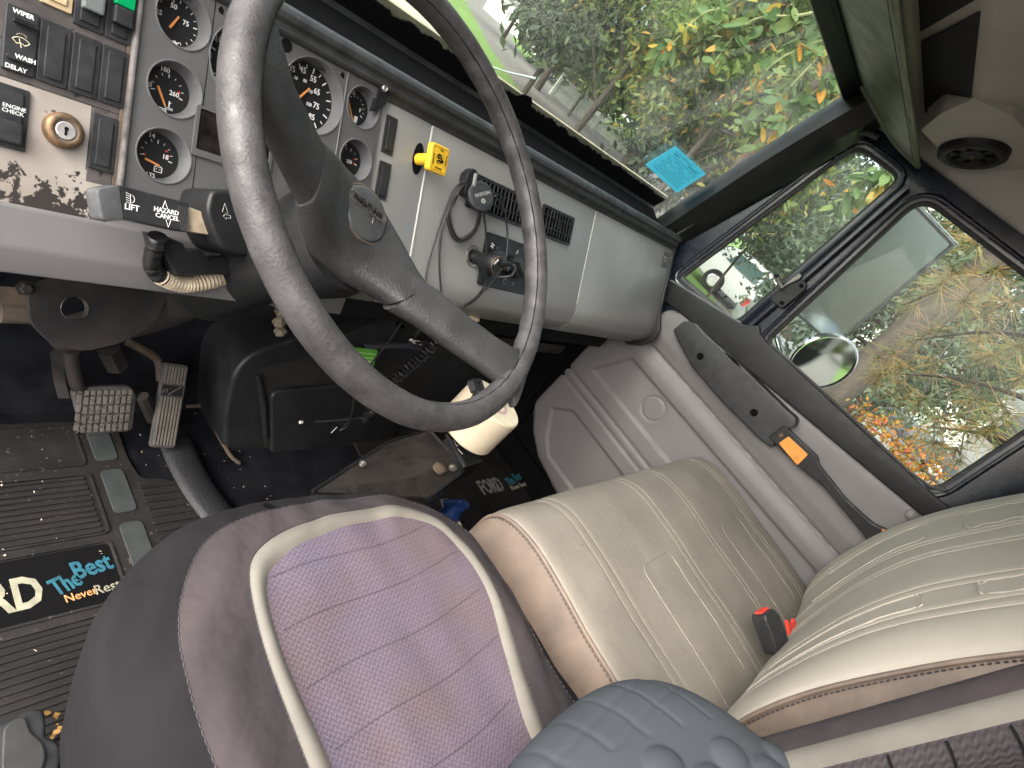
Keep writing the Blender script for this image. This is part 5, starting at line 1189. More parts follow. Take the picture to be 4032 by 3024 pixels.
mb = MB(frame(c, (0, 1, 0.2), (-1, -0.3, 0.1))); mb.prism(rpoly([(-0.02, -0.05), (0.02, -0.045), (0.025, 0.02), (-0.015, 0.03)], 0.01), 0, 0.01, holes=[circle(0.003, 0.005, 0.011, 16)]); mb.build('upper_bracket', METAL, mi, bevel=0.002)
mb = MB(); mb.tube([c + Vector((0, 0, -0.03)), cm + Vector((0.04, 0.0, hh - 0.02))], 0.008, 8); mb.build('upper_arm', CHROME, mi, smooth=True)
# round convex mirror below
rm = thing('convex_mirror', (2.0, 0.27, 0.82), 'round convex mirror with chrome rim below the tall side mirror', 'mirror')
cr_ = at(3238, 1428, 'x', 2.0)
n2_ = Vector((-0.70, -0.70, -0.12)).normalized(); MR = frame(cr_, Vector((0.7, -0.7, 0)), n2_)
mb = MB(MR); mb.lathe([(0.0002, 0.012), (0.03, 0.011), (0.06, 0.0075), (0.088, 0.0015)], 48); mb.build('mirror_glass', MIRR2, rm, smooth=True)
mb = MB(MR); mb.lathe([(0.088, 0.003), (0.093, 0.005), (0.097, 0.002), (0.096, -0.012), (0.06, -0.035), (0.0002, -0.042)], 48); mb.build('rim', CHROME, rm, smooth=True)
mb = MB(); mb.tube([cr_ + Vector((0.02, 0.03, 0.0)), at(3150, 1375, 'x', 2.03), arm[-14]], 0.006, 8); mb.build('stem', METAL, rm, smooth=True)
# ================================================================== floor mats
def mat_thing(label, loc): return thing('floor_mat', loc, label, 'mat', 'rubber floor mats')
fm = mat_thing('black rubber driver floor mat with ribs, slate pads and cream and teal lettering', (0.40, 0.60, 0.0))
# sheet with a bitten corner for the accelerator, lying flat then running up the toe board
sh = rpoly([(0.10, 0.24), (0.66, 0.24), (0.655, 0.60), (0.625, 0.69), (0.598, 0.715), (0.555, 0.720), (0.545, 0.770), (0.548, 0.87), (0.10, 0.87)], [.02, .02, .03, .03, .02, .015, .02, .02, .02])
MB(T(0, 0, -0.004)).prism(sh, 0.0, 0.006).build('sheet', MATR, fm, bevel=0.0015)
z0 = 0.002
ribs = None
def rib_at(x0, x1, y, w=0.0055, h=0.0035):
    global ribs
    mb = MB(); mb.prism(rrect(x0, x1, y - w / 2, y + w / 2, 0.002, 2), z0, z0 + h); return mb.build('rib', MATB, fm, bevel=0.0008, seg=1)
def frame_ring(x0, x1, y0, y1, r=0.012, w=0.004):
    mb = MB(); mb.prism(rrect(x0, x1, y0, y1, r), z0 - .0005, z0 + 0.003, holes=[rrect(x0 + w, x1 - w, y0 + w, y1 - w, max(.002, r - w))]); return mb.build('border', MATR, fm, bevel=0.001)
frame_ring(0.14, 0.474, 0.762, 0.862); frame_ring(0.14, 0.474, 0.612, 0.744); frame_ring(0.14, 0.470, 0.482, 0.600); frame_ring(0.14, 0.470, 0.255, 0.470)
for k in range(11): rib_at(0.15, 0.462, 0.735 - 0.0115 * k, 0.0062)
for k in range(18): rib_at(0.15, 0.460, 0.460 - 0.0115 * k, 0.0062)
for k in range(9): rib_at(0.545, 0.612 + 0.004 * k, 0.700 - 0.0165 * k, 0.0085)
for y0, y1 in ((0.770, 0.862), (0.650, 0.748), (0.530, 0.628), (0.41, 0.51)):
    MB().prism(rrect(0.489, 0.528, y0, y1, 0.010), z0 - .0004, z0 + 0.0026).build('pad', PADG, fm, bevel=0.001)
MB().prism(rrect(0.146, 0.464, 0.488, 0.594, 0.008), z0 - .0002, z0 + 0.0004).build('letter_field', BLKD, fm)
FX = frame((0, 0, z0 + 0.0006), (1, 0, 0), (0, 0, 1))
def rot(a): return Matrix.Rotation(math.radians(a), 4, 'Z')
text('lettering', 'FORD', 0.074, FX @ T(0.288, 0.532, 0), CRIM, fm, ext=0.001, sx=0.72, bold=0.0022)
text('lettering', 'The', 0.042, FX @ T(0.389, 0.535, 0) @ rot(16), TEAL, fm, ext=0.001, sx=0.62, bold=0.001)
text('lettering', 'Best', 0.046, FX @ T(0.430, 0.555, 0) @ rot(8), TEAL, fm, ext=0.001, sx=0.72, bold=0.001)
text('lettering', 'Never', 0.020, FX @ T(0.404, 0.510, 0) @ rot(5), mat('letter_orange', (0.5, 0.25, 0.1), 0.7), fm, ext=0.001, sx=0.9)
text('lettering', 'Rest', 0.024, FX @ T(0.442, 0.512, 0) @ rot(4), CRIM, fm, ext=0.001, sx=0.9)
pm = mat_thing('black rubber passenger floor mat with small grey and teal lettering by the door', (1.45, 0.55, 0.0))
MB(T(0, 0, -0.004)).prism(rrect(1.10, 1.675, 0.24, 0.86, 0.03), 0.0, 0.006).build('sheet', MATB, pm, bevel=0.0015)
for k in range(16):
    mb = MB(); mb.prism(rrect(1.18, 1.62, 0.80 - 0.0125 * k, 0.806 - 0.0125 * k, 0.002, 2), z0, z0 + 0.003); mb.build('rib', MATB, pm)
GL = mat('mat_letter_grey', (0.20, 0.20, 0.18), 0.8, var=0.4, vscale=90)
u = at(1935, 1915, 'z', 0.003); text('lettering', 'FORD', 0.070, FX @ T(u.x, u.y, 0), GL, pm, ext=0.001, sx=0.62, bold=0.002)
u = at(2022, 1885, 'z', 0.003); text('lettering', 'The Best', 0.042, FX @ T(u.x + .005, u.y, 0) @ rot(12), TEAL, pm, ext=0.001, sx=0.66, bold=0.001)
u = at(2035, 1915, 'z', 0.003); text('lettering', 'Never Rest', 0.024, FX @ T(u.x + .01, u.y, 0) @ rot(4), CRIM, pm, ext=0.001, sx=0.8)
# crumbs on mat and floor
random.seed(11)
mb = MB()
for k in range(120):
    if k < 80: x, y = random.uniform(0.14, 0.62), random.uniform(0.26, 0.86)
    else: x, y = random.uniform(0.62, 0.80), random.uniform(0.50, 0.90)
    s = random.uniform(0.0010, 0.0030)
    if random.random() < .12: s *= 1.5
    c = Vector((x, y, z0 + 0.0036 + s * .3)); mb.add([c + Vector((random.uniform(-1, 1) * s, random.uniform(-1, 1) * s, random.uniform(-.6, .9) * s)) for _ in range(4)] , [(0, 1, 2), (0, 2, 3), (0, 3, 1), (1, 3, 2)])
o = mb.build('floor_crumbs', CRUMB); o['kind'] = 'stuff'; tag(o, 'scattered pale crumbs and grit on the driver floor mat', 'crumbs')

# ================================================================== pedals
YB = 0.815
bk = thing('brake_pedal', at(410, 1610, 'y', YB), 'square worn brake pedal pad with crossed grooves on a steel arm', 'pedal')
q = [at(*p, 'y', YB) for p in ((283, 1545), (518, 1522), (524, 1690), (345, 1712))]
c = sum(q, Vector()) / 4
MP = frame(c, (1, 0, 0.02), (0, -0.86, 0.52)); MPI = MP.inverted(); PN = MP.to_3x3() @ Vector((0, 0, 1))
def PP(px, py, h=0.0):
    o_ = MP @ Vector((0, 0, h)); k = ray(px, py); p = MPI @ (CAM + k * ((o_ - CAM).dot(PN) / k.dot(PN))); return (p.x, p.y)
pq = [PP(*p) for p in ((283, 1545), (330, 1525), (518, 1522), (540, 1560), (524, 1690), (505, 1700), (345, 1712), (325, 1700))]
mb = MB(MP); mb.prism(rpoly(pq, 0.008), -0.016, 0.0); mb.build('pad', PEDD, bk, bevel=0.004, seg=3, smooth=True)
xs_ = [p[0] for p in pq]; ys_ = [p[1] for p in pq]; x0, x1, y0, y1 = min(xs_) + 0.012, max(xs_) - 0.014, min(ys_) + 0.006, max(ys_) - 0.006
for i in range(9):
    x = lerp(x0, x1, i / 8); w = (x1 - x0) / 8 * 0.30
    # blocks cut by the diagonal grooves
    yy = y0 + (0.004 if i == 0 else 0)
    y_ = yy
    mb = MB(MP)
    while y_ < y1 - 0.002:
        ln = 0.0145; mb.prism(rrect(x - w, x + w, y_, min(y_ + ln, y1), 0.0008, 1), 0, 0.0035); y_ += ln + 0.0032
    mb.build('tread_bar', PEDL, bk)
for sgn in (1, -1):
    for k in range(-1, 5):
        xa_ = lerp(x0, x1, k / 3.2); xb_ = xa_ + sgn * (y1 - y0) * 1.35
        p0_, p1_ = Vector((xa_, y0)), Vector((xb_, y1))
        pts = []
        for i in range(21):
            p = p0_.lerp(p1_, i / 20)
            if x0 - .004 < p.x < x1 + .004: pts.append((p.x, p.y, 0.0030))
        if len(pts) > 2: mb = MB(MP); mb.tube([pts[0], pts[-1]], 0.0011, 4); mb.build('tread_groove', PEDD, bk)
mb = MB(); mb.tube(spline([at(285, 1380, 'y', 0.86), at(290, 1450, 'y', 0.855), at(315, 1530, 'y', YB + .03), at(380, 1600, 'y', YB + .03)], 8), 0.013, 10); mb.build('arm', ARMM, bk, smooth=True)
mb = MB(); mb.tube(spline([at(240, 1380, 'y', 0.90), at(250, 1480, 'y', 0.90), at(270, 1560, 'y', 0.88)], 6), 0.016, 4); mb.build('clutch_stop', ARMM, bk)
mb = MB(); mb.tube(spline([at(425, 1370, 'y', 0.87), at(460, 1440, 'y', 0.87)], 6), 0.020, 6); mb.build('rod', ARMM, bk)
mb = MB(); mb.tube([at(560, 1560, 'y', 0.83), at(600, 1650, 'y', 0.82)], 0.012, 8); mb.build('link', ARMM, bk, smooth=True)
ac = thing('accelerator_pedal', at(640, 1770, 'z', 0.03), 'long ribbed accelerator pedal with zigzag emblem plate', 'pedal')
bL, bR = at(592, 1752, 'z', 0.040), at(690, 1775, 'z', 0.040); tL, tR = at(648, 1425, 'y', bL.y + 0.105), at(742, 1440, 'y', bL.y + 0.105)
ca_ = (bL + bR + tL + tR) / 4; yd = ((tL + tR) / 2 - (bL + bR) / 2)
xd_ = ((bR - bL) + (tR - tL)); nA = xd_.cross(yd)
MA = frame(ca_, xd_ - yd * (xd_.dot(yd) / yd.length_squared), nA)
LA, WA = yd.length / 2, ((bR - bL).length + (tR - tL).length) / 4
mb = MB(MA); mb.prism(rrect(-WA, WA, -LA, LA, 0.007), -0.012, 0.0); mb.build('pad', PEDD, ac, bevel=0.003)
for i in range(7):
    x = lerp(-WA + 0.006, WA - 0.006, i / 6)
    for ya, yb in ((-LA + 0.005, LA * 0.20), (LA * 0.52, LA - 0.006)):
        MB(MA).prism(rrect(x - 0.0016, x + 0.0016, ya, yb, 0.0008, 2), 0, 0.003).build('rib', PEDL, ac)
MB(MA).box(-WA + 0.004, WA - 0.006, LA * 0.24, LA * 0.48, 0, 0.0016).build('emblem_plate', BLK, ac)
mb = MB(MA); ym = LA * 0.33
mb.tube([(-WA + 0.006, ym - .004, 0.002), (-WA + 0.008, ym + .004, 0.002), (-WA + 0.011, ym - .004, 0.002), (-WA + 0.013, ym + .006, 0.002), (-WA + 0.017, ym - .006, 0.002), (WA - 0.010, ym + .011, 0.002)], 0.0009, 4); mb.build('emblem_mark', PEDL, ac)
mb = MB(); mb.tube(spline([at(500, 1345, 'y', 0.92), at(560, 1375, 'y', 0.91), at(620, 1420, 'y', 0.90), at(632, 1500, 'y', 0.87)], 8), 0.008, 8); mb.build('lever', RUST, ac, smooth=True)
# ================================================================== engine cover and tunnel
ENGB = mat('engine_cover_black', (0.020, 0.0205, 0.0225), 0.42, spec=0.4, var=0.3, vscale=10, rvar=0.12, bump=0.3, bscale=500)
ENGM = mat('engine_cover_matte', (0.016, 0.0155, 0.016), 0.6, col2=(0.030, 0.026, 0.023), vscale=8, bump=0.3, bscale=500)
en = thing('engine_cover', (0.95, 0.85, 0.0), 'black moulded engine cover hump in the middle of the floor', 'engine cover')
MEc = frame((0.75, 0.775, 0.0), (1, 0.0, 0.0), (0, -0.96, 0.28)); EI = MEc.inverted(); EN = MEc.to_3x3() @ Vector((0, 0, 1))
def EP(px, py, h=0.0):
    o_ = MEc @ Vector((0, 0, h)); k = ray(px, py); p = EI @ (CAM + k * ((o_ - CAM).dot(EN) / k.dot(EN))); return (p.x, p.y)
op = [EP(*p) for p in ((945, 1830), (880, 1790), (885, 1640), (920, 1470), (985, 1395), (1100, 1350), (1480, 1240), (1560, 1290), (2020, 1280), (2080, 1500), (1900, 1900))]
mb = MB(MEc); mb.prism(rpoly(op, 0.025), -0.25, 0.0); mb.build('shell', ENGB, en, bevel=0.014, seg=4, smooth=True)
ip = [EP(*p, 0.001) for p in ((1065, 1800), (1045, 1770), (1010, 1480), (1055, 1440), (1250, 1410), (1500, 1400), (1700, 1480), (1500, 1780), (1150, 1830))]
mb = MB(MEc); mb.prism(rpoly(ip, 0.015), -0.01, 0.0012, holes=[]); mb.build('recess_face', ENGM, en, bevel=0.001)
i2 = [EP(*p, 0.004) for p in ((1060, 1550), (1090, 1530), (1420, 1500), (1650, 1560), (1520, 1740), (1110, 1800), (1062, 1790))]
mb = MB(MEc); mb.prism(rpoly(i2, 0.012), 0.0, 0.014); mb.build('access_lid', ENGB, en, bevel=0.006, seg=3, smooth=True)
mb = MB(MEc); a, b = EP(1012, 1470), EP(1045, 1720); mb.tube([(a[0], a[1], 0.004), (lerp(a[0], b[0], .5) + 0.004, lerp(a[1], b[1], .5), 0.005), (b[0], b[1], 0.002)], 0.006, 8); mb.build('rolled_edge', ENGB, en, smooth=True)
p_ = [EP(*p, 0.004) for p in ((1250, 1320), (1530, 1215), (1540, 1300), (1480, 1350), (1270, 1380))]
mb = MB(MEc); mb.prism(rpoly(p_, 0.012), -0.01, 0.035); mb.build('upper_bulge', ENGB, en, bevel=0.010, seg=3, smooth=True)
# grey-brown carpet edge binding on the floor
mb = MB(); mb.tube(spline([at(735, 1600, 'z', 0.004), at(830, 1605, 'z', 0.006), at(850, 1690, 'z', 0.006), at(905, 1790, 'z', 0.006), at(945, 1825, 'z', 0.004)], 8), 0.005, 6, flat=0.6); mb.build('carpet_binding', mat('binding_brown', (0.10, 0.075, 0.055), 0.9), en, smooth=True)
# ribbed grey rubber ridge by the accelerator
rs = MB(); ridge = spline([at(690, 1740, 'z', 0.012), at(740, 1850, 'z', 0.012), at(800, 1950, 'z', 0.012), at(900, 2080, 'z', 0.012)], 8)
rs.tube(ridge, 0.034, 14, flat=0.45); rs.build('rubber_ridge', mat('checker_rubber', (0.020, 0.021, 0.023), 0.5, bump=0.9, bscale=260, spec=0.3), en, smooth=True)
# ================================================================== shift console
sc_ = thing('shift_console', (0.9, 0.47, 0.0), 'scuffed black metal shifter box with numbered gear plate', 'shift console')
k0, k1, k2, k3 = at(1230, 1935, 'z', 0.34), at(1520, 1745, 'z', 0.36), at(1690, 1690, 'z', 0.38), at(1835, 1850, 'z', 0.38)
k4 = at(1690, 1960, 'z', 0.34)
top = [Vector(p) for p in (k0, k1, k2, k3, k4)]
mb = MB(); mb.loft([top, [p + Vector((0.03, 0.02, -0.36)) for p in top]]); mb.build('box', mat('scuffed_black', (0.015, 0.0135, 0.013), 0.45, col2=(0.032, 0.027, 0.024), vscale=25, detail=7, rvar=0.15, aniso=(1, 4, 1)), sc_, bevel=0.003)
g0, g1, g2, g3 = at(1755, 1720, 'z', 0.395), at(1800, 1700, 'z', 0.395), at(1905, 1815, 'z', 0.395), at(1838, 1838, 'z', 0.395)
gp_ = [g0, g1, g2, g3]
mb = MB(); mb.loft([gp_, [p + Vector((0, 0, -0.05)) for p in gp_]]); mb.build('gear_plate', BLK, sc_, bevel=0.003)
mb = MB(); mb.tube([at(1760, 1712, 'z', 0.398), at(1832, 1842, 'z', 0.398)], 0.005, 8); mb.build('plate_edge', METAL if False else BLK, sc_, smooth=True)
mb = MB(); mb.tube([k0, k1, k2, k3, k4], 0.0035, 6); mb.build('edge_glint_tube', BLK, sc_, smooth=True)  # tube added along the box edges to catch a highlight
MGp = frame(g3.lerp(g2, 0.45) + Vector((0, 0.012, 0.0012)), (g2 - g3), (0, 0, 1))
cN = at(1812, 1778, 'z', 0.397); text('numeral', '1', 0.024, frame(cN, (1, 0.25, 0), (0, 0, 1)), WHITE, sc_)
cN = at(1792, 1746, 'z', 0.397); text('numeral', '2', 0.024, frame(cN, (1, 0.25, 0), (0, 0, 1)), WHITE, sc_)
for p, r in (((1782, 1842), .008), ((1730, 1845), .013), ((1848, 1822), .006), ((1878, 1820), .006), ((1428, 1825), .006)):
    c = at(*p, 'z', 0.383 if p[0] > 1700 else 0.37); mb = MB(T(*c)); mb.lathe([(r, -0.003), (r, 0.003), (r * .6, 0.0045), (r * .3, 0.006), (0.0002, 0.006)], 14); mb.build('bolt', METAL if r < .01 else RUST, sc_, smooth=True)
# shift lever beneath the roll
mb = MB(); lv = [Vector((0.968, 0.468, 0.36)), Vector((0.972, 0.468, 0.46)), Vector((0.972, 0.475, 0.55))]; mb.tube(lv, 0.009, 10); mb.build('lever', BLK, sc_, smooth=True)
mb = MB(T(0.972, 0.475, 0.55)); mb.lathe([(0.009, -0.012), (0.014, 0.0), (0.012, 0.012), (0.0002, 0.017)], 14); mb.build('lever_knob', BLK, sc_, smooth=True)
# ---- cream paper roll standing on the console
tr_ = thing('paper_roll', (0.955, 0.47, 0.40), 'thick cream paper roll standing on the shifter box behind the wheel rim', 'roll')
MTR = T(0.970, 0.470, 0.410) @ Matrix.Rotation(math.radians(6), 4, 'Y')
mb = MB(MTR); mb.lathe([(0.062, 0.0), (0.0645, 0.003), (0.0645, 0.088), (0.062, 0.091)], 56, cap0=True); mb.build('wrap', CREAMR, tr_, smooth=True)
mb = MB(MTR); mb.lathe([(0.062, 0.091), (0.022, 0.0905), (0.0205, 0.088), (0.0205, 0.01)], 48); mb.build('end_face', CREAMT, tr_, smooth=True)
mb = MB(MTR); mb.lathe([(0.0325, 0.0914), (0.0245, 0.0914)], 40); mb.build('core_label', mat('pink_label', (0.62, 0.48, 0.48), 0.7, var=0.15, vscale=120), tr_)
mb = MB(MTR); mb.lathe([(0.0305, 0.0917), (0.0295, 0.0917)], 40); mb.build('label_ring', mat('label_red', (0.45, 0.12, 0.12), 0.7), tr_)
st_ = thing('black_strap', at(1850, 1560, 'z', 0.50), 'short black strap with clip hanging into the cream roll', 'strap')
mb = MB(); mb.tube(spline([at(1868, 1515, 'z', 0.55), at(1870, 1560, 'z', 0.53), at(1850, 1600, 'z', 0.50), at(1846, 1640, 'z', 0.46)], 6), 0.016, 8, flat=0.3); mb.build('webbing', SWB, st_, smooth=True)
mb = MB(frame(at(1875, 1520, 'z', 0.555), (1, 0.2, -0.2), (-0.6, -0.4, 0.8))); mb.prism(rrect(-0.022, 0.022, -0.012, 0.012, 0.004), -0.006, 0.006, holes=[rrect(0.0, 0.014, -0.006, 0.006, 0.002)]); mb.build('clip', BLK, st_, bevel=0.0015)
# ================================================================== small things on the dash
# magnetic phone mount clipped on the vent
pu, pv = DP(1893, 772, 0.03)
MPm = MD @ T(pu, pv, 0.030) @ Matrix.Rotation(math.radians(-22), 4, 'Y') @ Matrix.Rotation(math.radians(-14), 4, 'X')
pmn = thing('phone_mount', MPm.translation, 'round black magnetic phone mount clipped to the air vent', 'phone mount')
mb = MB(MPm); mb.lathe([(0.0002, -0.012), (0.012, -0.012), (0.018, -0.010), (0.0235, -0.006), (0.0245, -0.002), (0.0240, 0.0015), (0.0215, 0.0032), (0.0180, 0.0036), (0.0178, 0.0034), (0.0002, 0.0036)], 48); mb.build('disc', mat('soft_rubber', (0.020, 0.021, 0.025), 0.6, var=0.2, vscale=60), pmn, smooth=True)
mb = MB(MPm); mb.lathe([(0.0184, 0.0036), (0.0180, 0.0040), (0.0176, 0.0036)], 48); mb.build('face_ring', BLK, pmn, smooth=True)
text('lettering', 'WIZGEAR', 0.0078, MPm @ T(0.001, 0.003, 0.0040) @ Matrix.Rotation(math.radians(207), 4, 'Z'), GREYP, pmn, sx=0.9)
mg = MB(MPm @ T(0.003, -0.0085, 0.0040))
gr = []
for k in range(32):
    r = 0.0042 if (k // 2) % 2 else 0.0034; gr.append((r * math.cos(2 * math.pi * k / 32), r * math.sin(2 * math.pi * k / 32)))
mg.prism(gr, 0, 0.0003, holes=[circle(0, 0, 0.0024, 16)]); mg.prism(rrect(-0.0012, 0.0012, -0.0008, 0.0008, 0.0003, 2), 0, 0.0003); mg.build('gear_logo', GREYP, pmn, fix=False)
mb = MB(MD @ T(pu - 0.012, pv + 0.006, 0)); mb.prism(rpoly([(-0.016, -0.012), (0.020, -0.016), (0.022, 0.018), (-0.004, 0.034), (-0.018, 0.020)], 0.006), 0.004, 0.022); mb.build('vent_clip', BLK, pmn, bevel=0.003)
# coil of cable hung on the mount
cc = thing('coiled_cable', MD @ Vector((0.765, -0.09, 0)), 'looped dark charging cable hanging from the phone mount', 'cable')
random.seed(21)
def dp3(px, py, h): u, v = DP(px, py, h); return MD @ Vector((u, v, h))
for k in range(7):
    j = lambda s: random.uniform(-s, s)
    loop = [dp3(1830 + j(8), 715 + j(6), .014 + j(.004)), dp3(1785 + j(9), 790 + j(8), .010 + .001 * k), dp3(1768 + j(8), 870 + j(10), .006 + .0015 * k), dp3(1800 + j(8), 940 + j(8), .006 + .0012 * k), dp3(1850 + j(6), 930 + j(8), .008 + .001 * k), dp3(1885 + j(6), 870 + j(8), .010), dp3(1888 + j(5), 800 + j(6), .016), dp3(1865 + j(6), 722 + j(4), .018)]
    mb = MB(); mb.tube(spline(loop, 10, closed=True), 0.0016, 6, closed=True); mb.build('loop', CABLE, cc, smooth=True)
for pts in ([(1850, 712, .020), (1800, 730, .016), (1762, 800, .010), (1720, 920, .006), (1685, 1040, .006), (1676, 1110, .008)], [(1760, 840, .010), (1735, 930, .006), (1730, 1040, .006), (1738, 1165, .006)]):
    mb = MB(); mb.tube(spline([dp3(*p) for p in pts], 10), 0.0017, 6); mb.build('lead', CABLE, cc, smooth=True)
mb = MB(MD @ T(*DP(1862, 708, .02), .02)); mb.box(-0.002, 0.002, -0.010, 0.010, -0.006, 0.006); mb.build('twist_tie', mat('tie_grey', (0.25, 0.25, 0.25), 0.5), cc)
# thin leads
for i, (nm, lb, pts) in enumerate((('charger_lead', 'thin black lead hanging from the phone mount past the vent', [(1905, 840, .016), (1912, 900, .008), (1915, 985, .006), (1920, 1000, .010)]),
                                   ('charger_lead', 'thin black lead looping right of the phone mount down to the charger', [(1950, 770, .034), (1985, 830, .020), (1998, 920, .012), (1995, 1000, .020), (1985, 1060, .03)]))):
    mb = MB(); mb.tube(spline([dp3(*p) for p in pts], 10), 0.0016, 6); o = mb.build(nm, CABLE, smooth=True); tag(o, lb, 'cable')
# power socket and charger
su, sv = DP(1862, 1008)
sk_ = MB(MD @ T(su, sv, 0)).lathe([(0.0185, -0.001), (0.0185, 0.002), (0.016, 0.0032), (0.0145, 0.003), (0.0135, -0.004), (0.0002, -0.004)], 36).build('power_socket', METAL, dash, smooth=True)
ch = thing('usb_charger', MD @ Vector((su, sv, 0)), 'black two-port charger plugged into the dashboard power socket', 'charger')
A_ = MD @ Vector((su, sv, 0.0)); B_ = dp3(1958, 1045, 0.055)
ax = (B_ - A_).normalized(); MCh = frame(A_, ax.orthogonal(), ax); LC = (B_ - A_).length
mb = MB(MCh); mb.lathe([(0.0115, -0.002), (0.0115, LC * 0.40), (0.0130, LC * 0.50), (0.0155, LC * 0.62), (0.0160, LC * 0.97), (0.0150, LC), (0.0002, LC)], 32); mb.build('body', BLK, ch, smooth=True)
mb = MB(MCh); mb.lathe([(0.0153, LC - .0002), (0.0146, LC + 0.0008), (0.0140, LC + 0.0003)], 32); mb.build('end_ring', BRASS, ch, smooth=True)
mb = MB(MCh); mb.box(-0.006, 0.006, -0.0098, -0.0060, LC, LC + 0.0005); mb.build('port', WHITE, ch)
u1 = B_ + MD.to_3x3() @ Vector((0.006, 0.003, 0.0)); e1_ = dp3(2015, 1040, 0.062)
mb = MB(); mb.tube([u1, u1.lerp(e1_, .55), e1_], [0.0045, 0.0045, 0.0028], 10); mb.build('plug', BLK, ch, smooth=True)
mb = MB(); mb.tube(spline([e1_, dp3(2030, 1055, .062), dp3(2012, 1085, .05), dp3(1965, 1090, .035), dp3(1940, 1075, .03)], 8), 0.0019, 6); mb.build('cord', mat('cord_grey', (0.09, 0.09, 0.092), 0.5), ch, smooth=True)
mb = MB(); mb.tube([dp3(1928, 1062, .028), dp3(1925, 1090, .026)], [0.0062, 0.005], 10); mb.build('plug', BLK, ch, smooth=True)
for pts in ([(1925, 1090, .026), (1905, 1130, .012), (1870, 1175, .008), (1820, 1210, .02), (1800, 1250, .03)], [(1960, 1090, .02), (1910, 1140, .010), (1860, 1190, .008), (1790, 1222, .02)]):
    mb = MB(); mb.tube(spline([dp3(*p) for p in pts], 8), 0.0018, 6); mb.build('cord', CABLE, ch, smooth=True)
# cable ends hanging in the footwell
hl = thing('hanging_cable', at(1250, 1640, 'y', 0.60), 'pair of thin black cables with plugs dangling under the dashboard', 'cable')
for pts in ([(1580, 1270, .60), (1520, 1360, .61), (1450, 1450, .62), (1400, 1560, .63), (1380, 1640, .64), (1345, 1690, .65)], [(1395, 1560, .63), (1385, 1630, .64), (1365, 1680, .645), (1335, 1695, .65)]):
    mb = MB(); mb.tube(spline([at(px, py, 'y', y) for px, py, y in pts], 8), 0.0019, 6); mb.build('lead', CABLE, hl, smooth=True)
c = at(1318, 1690, 'y', .65); mb = MB(frame(c, (0.2, 0, 1), (-0.4, -0.8, 0.3))); mb.box(-0.012, 0.012, -0.005, 0.005, -0.003, 0.003); mb.build('plug', BLK, hl, bevel=0.001)
c = at(1316, 1690, 'y', .645); mb = MB(frame(c, (0.2, 0, 1), (-0.4, -0.8, 0.3))); mb.box(-0.010, 0.010, 0.0, 0.0012, 0.003, 0.0036); mb.build('plug_glint', WHITE, hl)
sg = thing('curly_cord', at(1600, 1430, 'y', 0.62), 'black coiled curly cord stretching across the footwell', 'cord')
ax_ = spline([at(1712, 1352, 'y', .60), at(1640, 1420, 'y', .61), at(1560, 1490, 'y', .62), at(1500, 1560, 'y', .63), at(1460, 1620, 'y', .64), at(1440, 1650, 'y', .645)], 40)
hel = []
for i, p in enumerate(ax_):
    t = (ax_[min(i + 1, len(ax_) - 1)] - ax_[max(0, i - 1)]).normalized(); a = t.orthogonal().normalized(); b = t.cross(a); w = i * 0.95
    hel.append(p + (a * math.cos(w) + b * math.sin(w)) * 0.0098)
mb = MB(); mb.tube(hel, 0.0031, 6); mb.build('coil', mat('gloss_cord', (0.016, 0.016, 0.018), 0.26), sg, smooth=True)
tl_ = spline([at(1440, 1645, 'y', .645), at(1380, 1650, 'y', .645), at(1300, 1658, 'y', .64), at(1220, 1662, 'y', .635)], 6)
mb = MB(); mb.tube(tl_, 0.0019, 6); mb.build('tail', mat('tail_grey', (0.06, 0.06, 0.06), 0.5), sg, smooth=True)
c = at(1190, 1662, 'y', .634); d_ = (at(1178, 1664, 'y', .633) - at(1230, 1660, 'y', .635)).normalized(); mb = MB(); mb.tube([at(1232, 1660, 'y', .635), c], 0.0042, 8); mb.build('connector', BLK, sg, smooth=True)
mb = MB(); mb.tube([c, c + d_ * 0.006], 0.0032, 6); mb.build('pin', WHITE, sg)
# green label and strap in the open bay under the dash
gl_ = MB(frame(at(1425, 1420, 'y', .80), (1, 0, -.05), (-0.2, -0.85, 0.5))); gl_.prism(rrect(-0.045, 0.040, -0.045, 0.030, 0.004), 0, 0.002)
o = gl_.build('green_label', GREENL); tag(o, 'bright green card in the dark bay under the dashboard', 'label')
for k in range(4):
    mb = MB(frame(at(1425, 1420, 'y', .80), (1, 0, -.05), (-0.2, -0.85, 0.5))); mb.box(-0.02, 0.034, 0.018 - .011 * k, 0.020 - .011 * k + (.004 if k == 2 else 0), 0.002, 0.0024); mb.build('print_line', mat('label_print', (0.55, 0.75, 0.4), .6) if 'label_print' not in MATS else MATS['label_print'], o)
o = MB(); o.tube([at(1440, 1362, 'y', .79), at(1560, 1358, 'y', .78), at(1660, 1368, 'y', .78)], 0.010, 6, flat=0.4); o = o.build('grey_strap', mat('strap_slate', (0.05, 0.05, 0.065), 0.6), smooth=True); tag(o, 'slate grey strap stretched under the dashboard above the green card', 'strap')
bgl = thing('foil_packet', at(1640, 1345, 'y', .80), 'small shiny crumpled foil packet in the bay under the dashboard', 'packet')
random.seed(8)
mb = MB(T(*at(1632, 1345, 'y', .79)))
def foil(u, v):
    a, b = 2 * math.pi * u, math.pi * v; r = 0.020 + 0.006 * noise.noise(Vector((math.cos(a) * 3, math.sin(a) * 3, v * 6))); return (r * 1.2 * math.sin(b) * math.cos(a), r * .6 * math.sin(b) * math.sin(a), r * math.cos(b))
mb.grid(foil, 14, 9); mb.build('wrapper', mat('foil', (0.75, 0.68, 0.66), 0.15, metal=1.0), bgl)
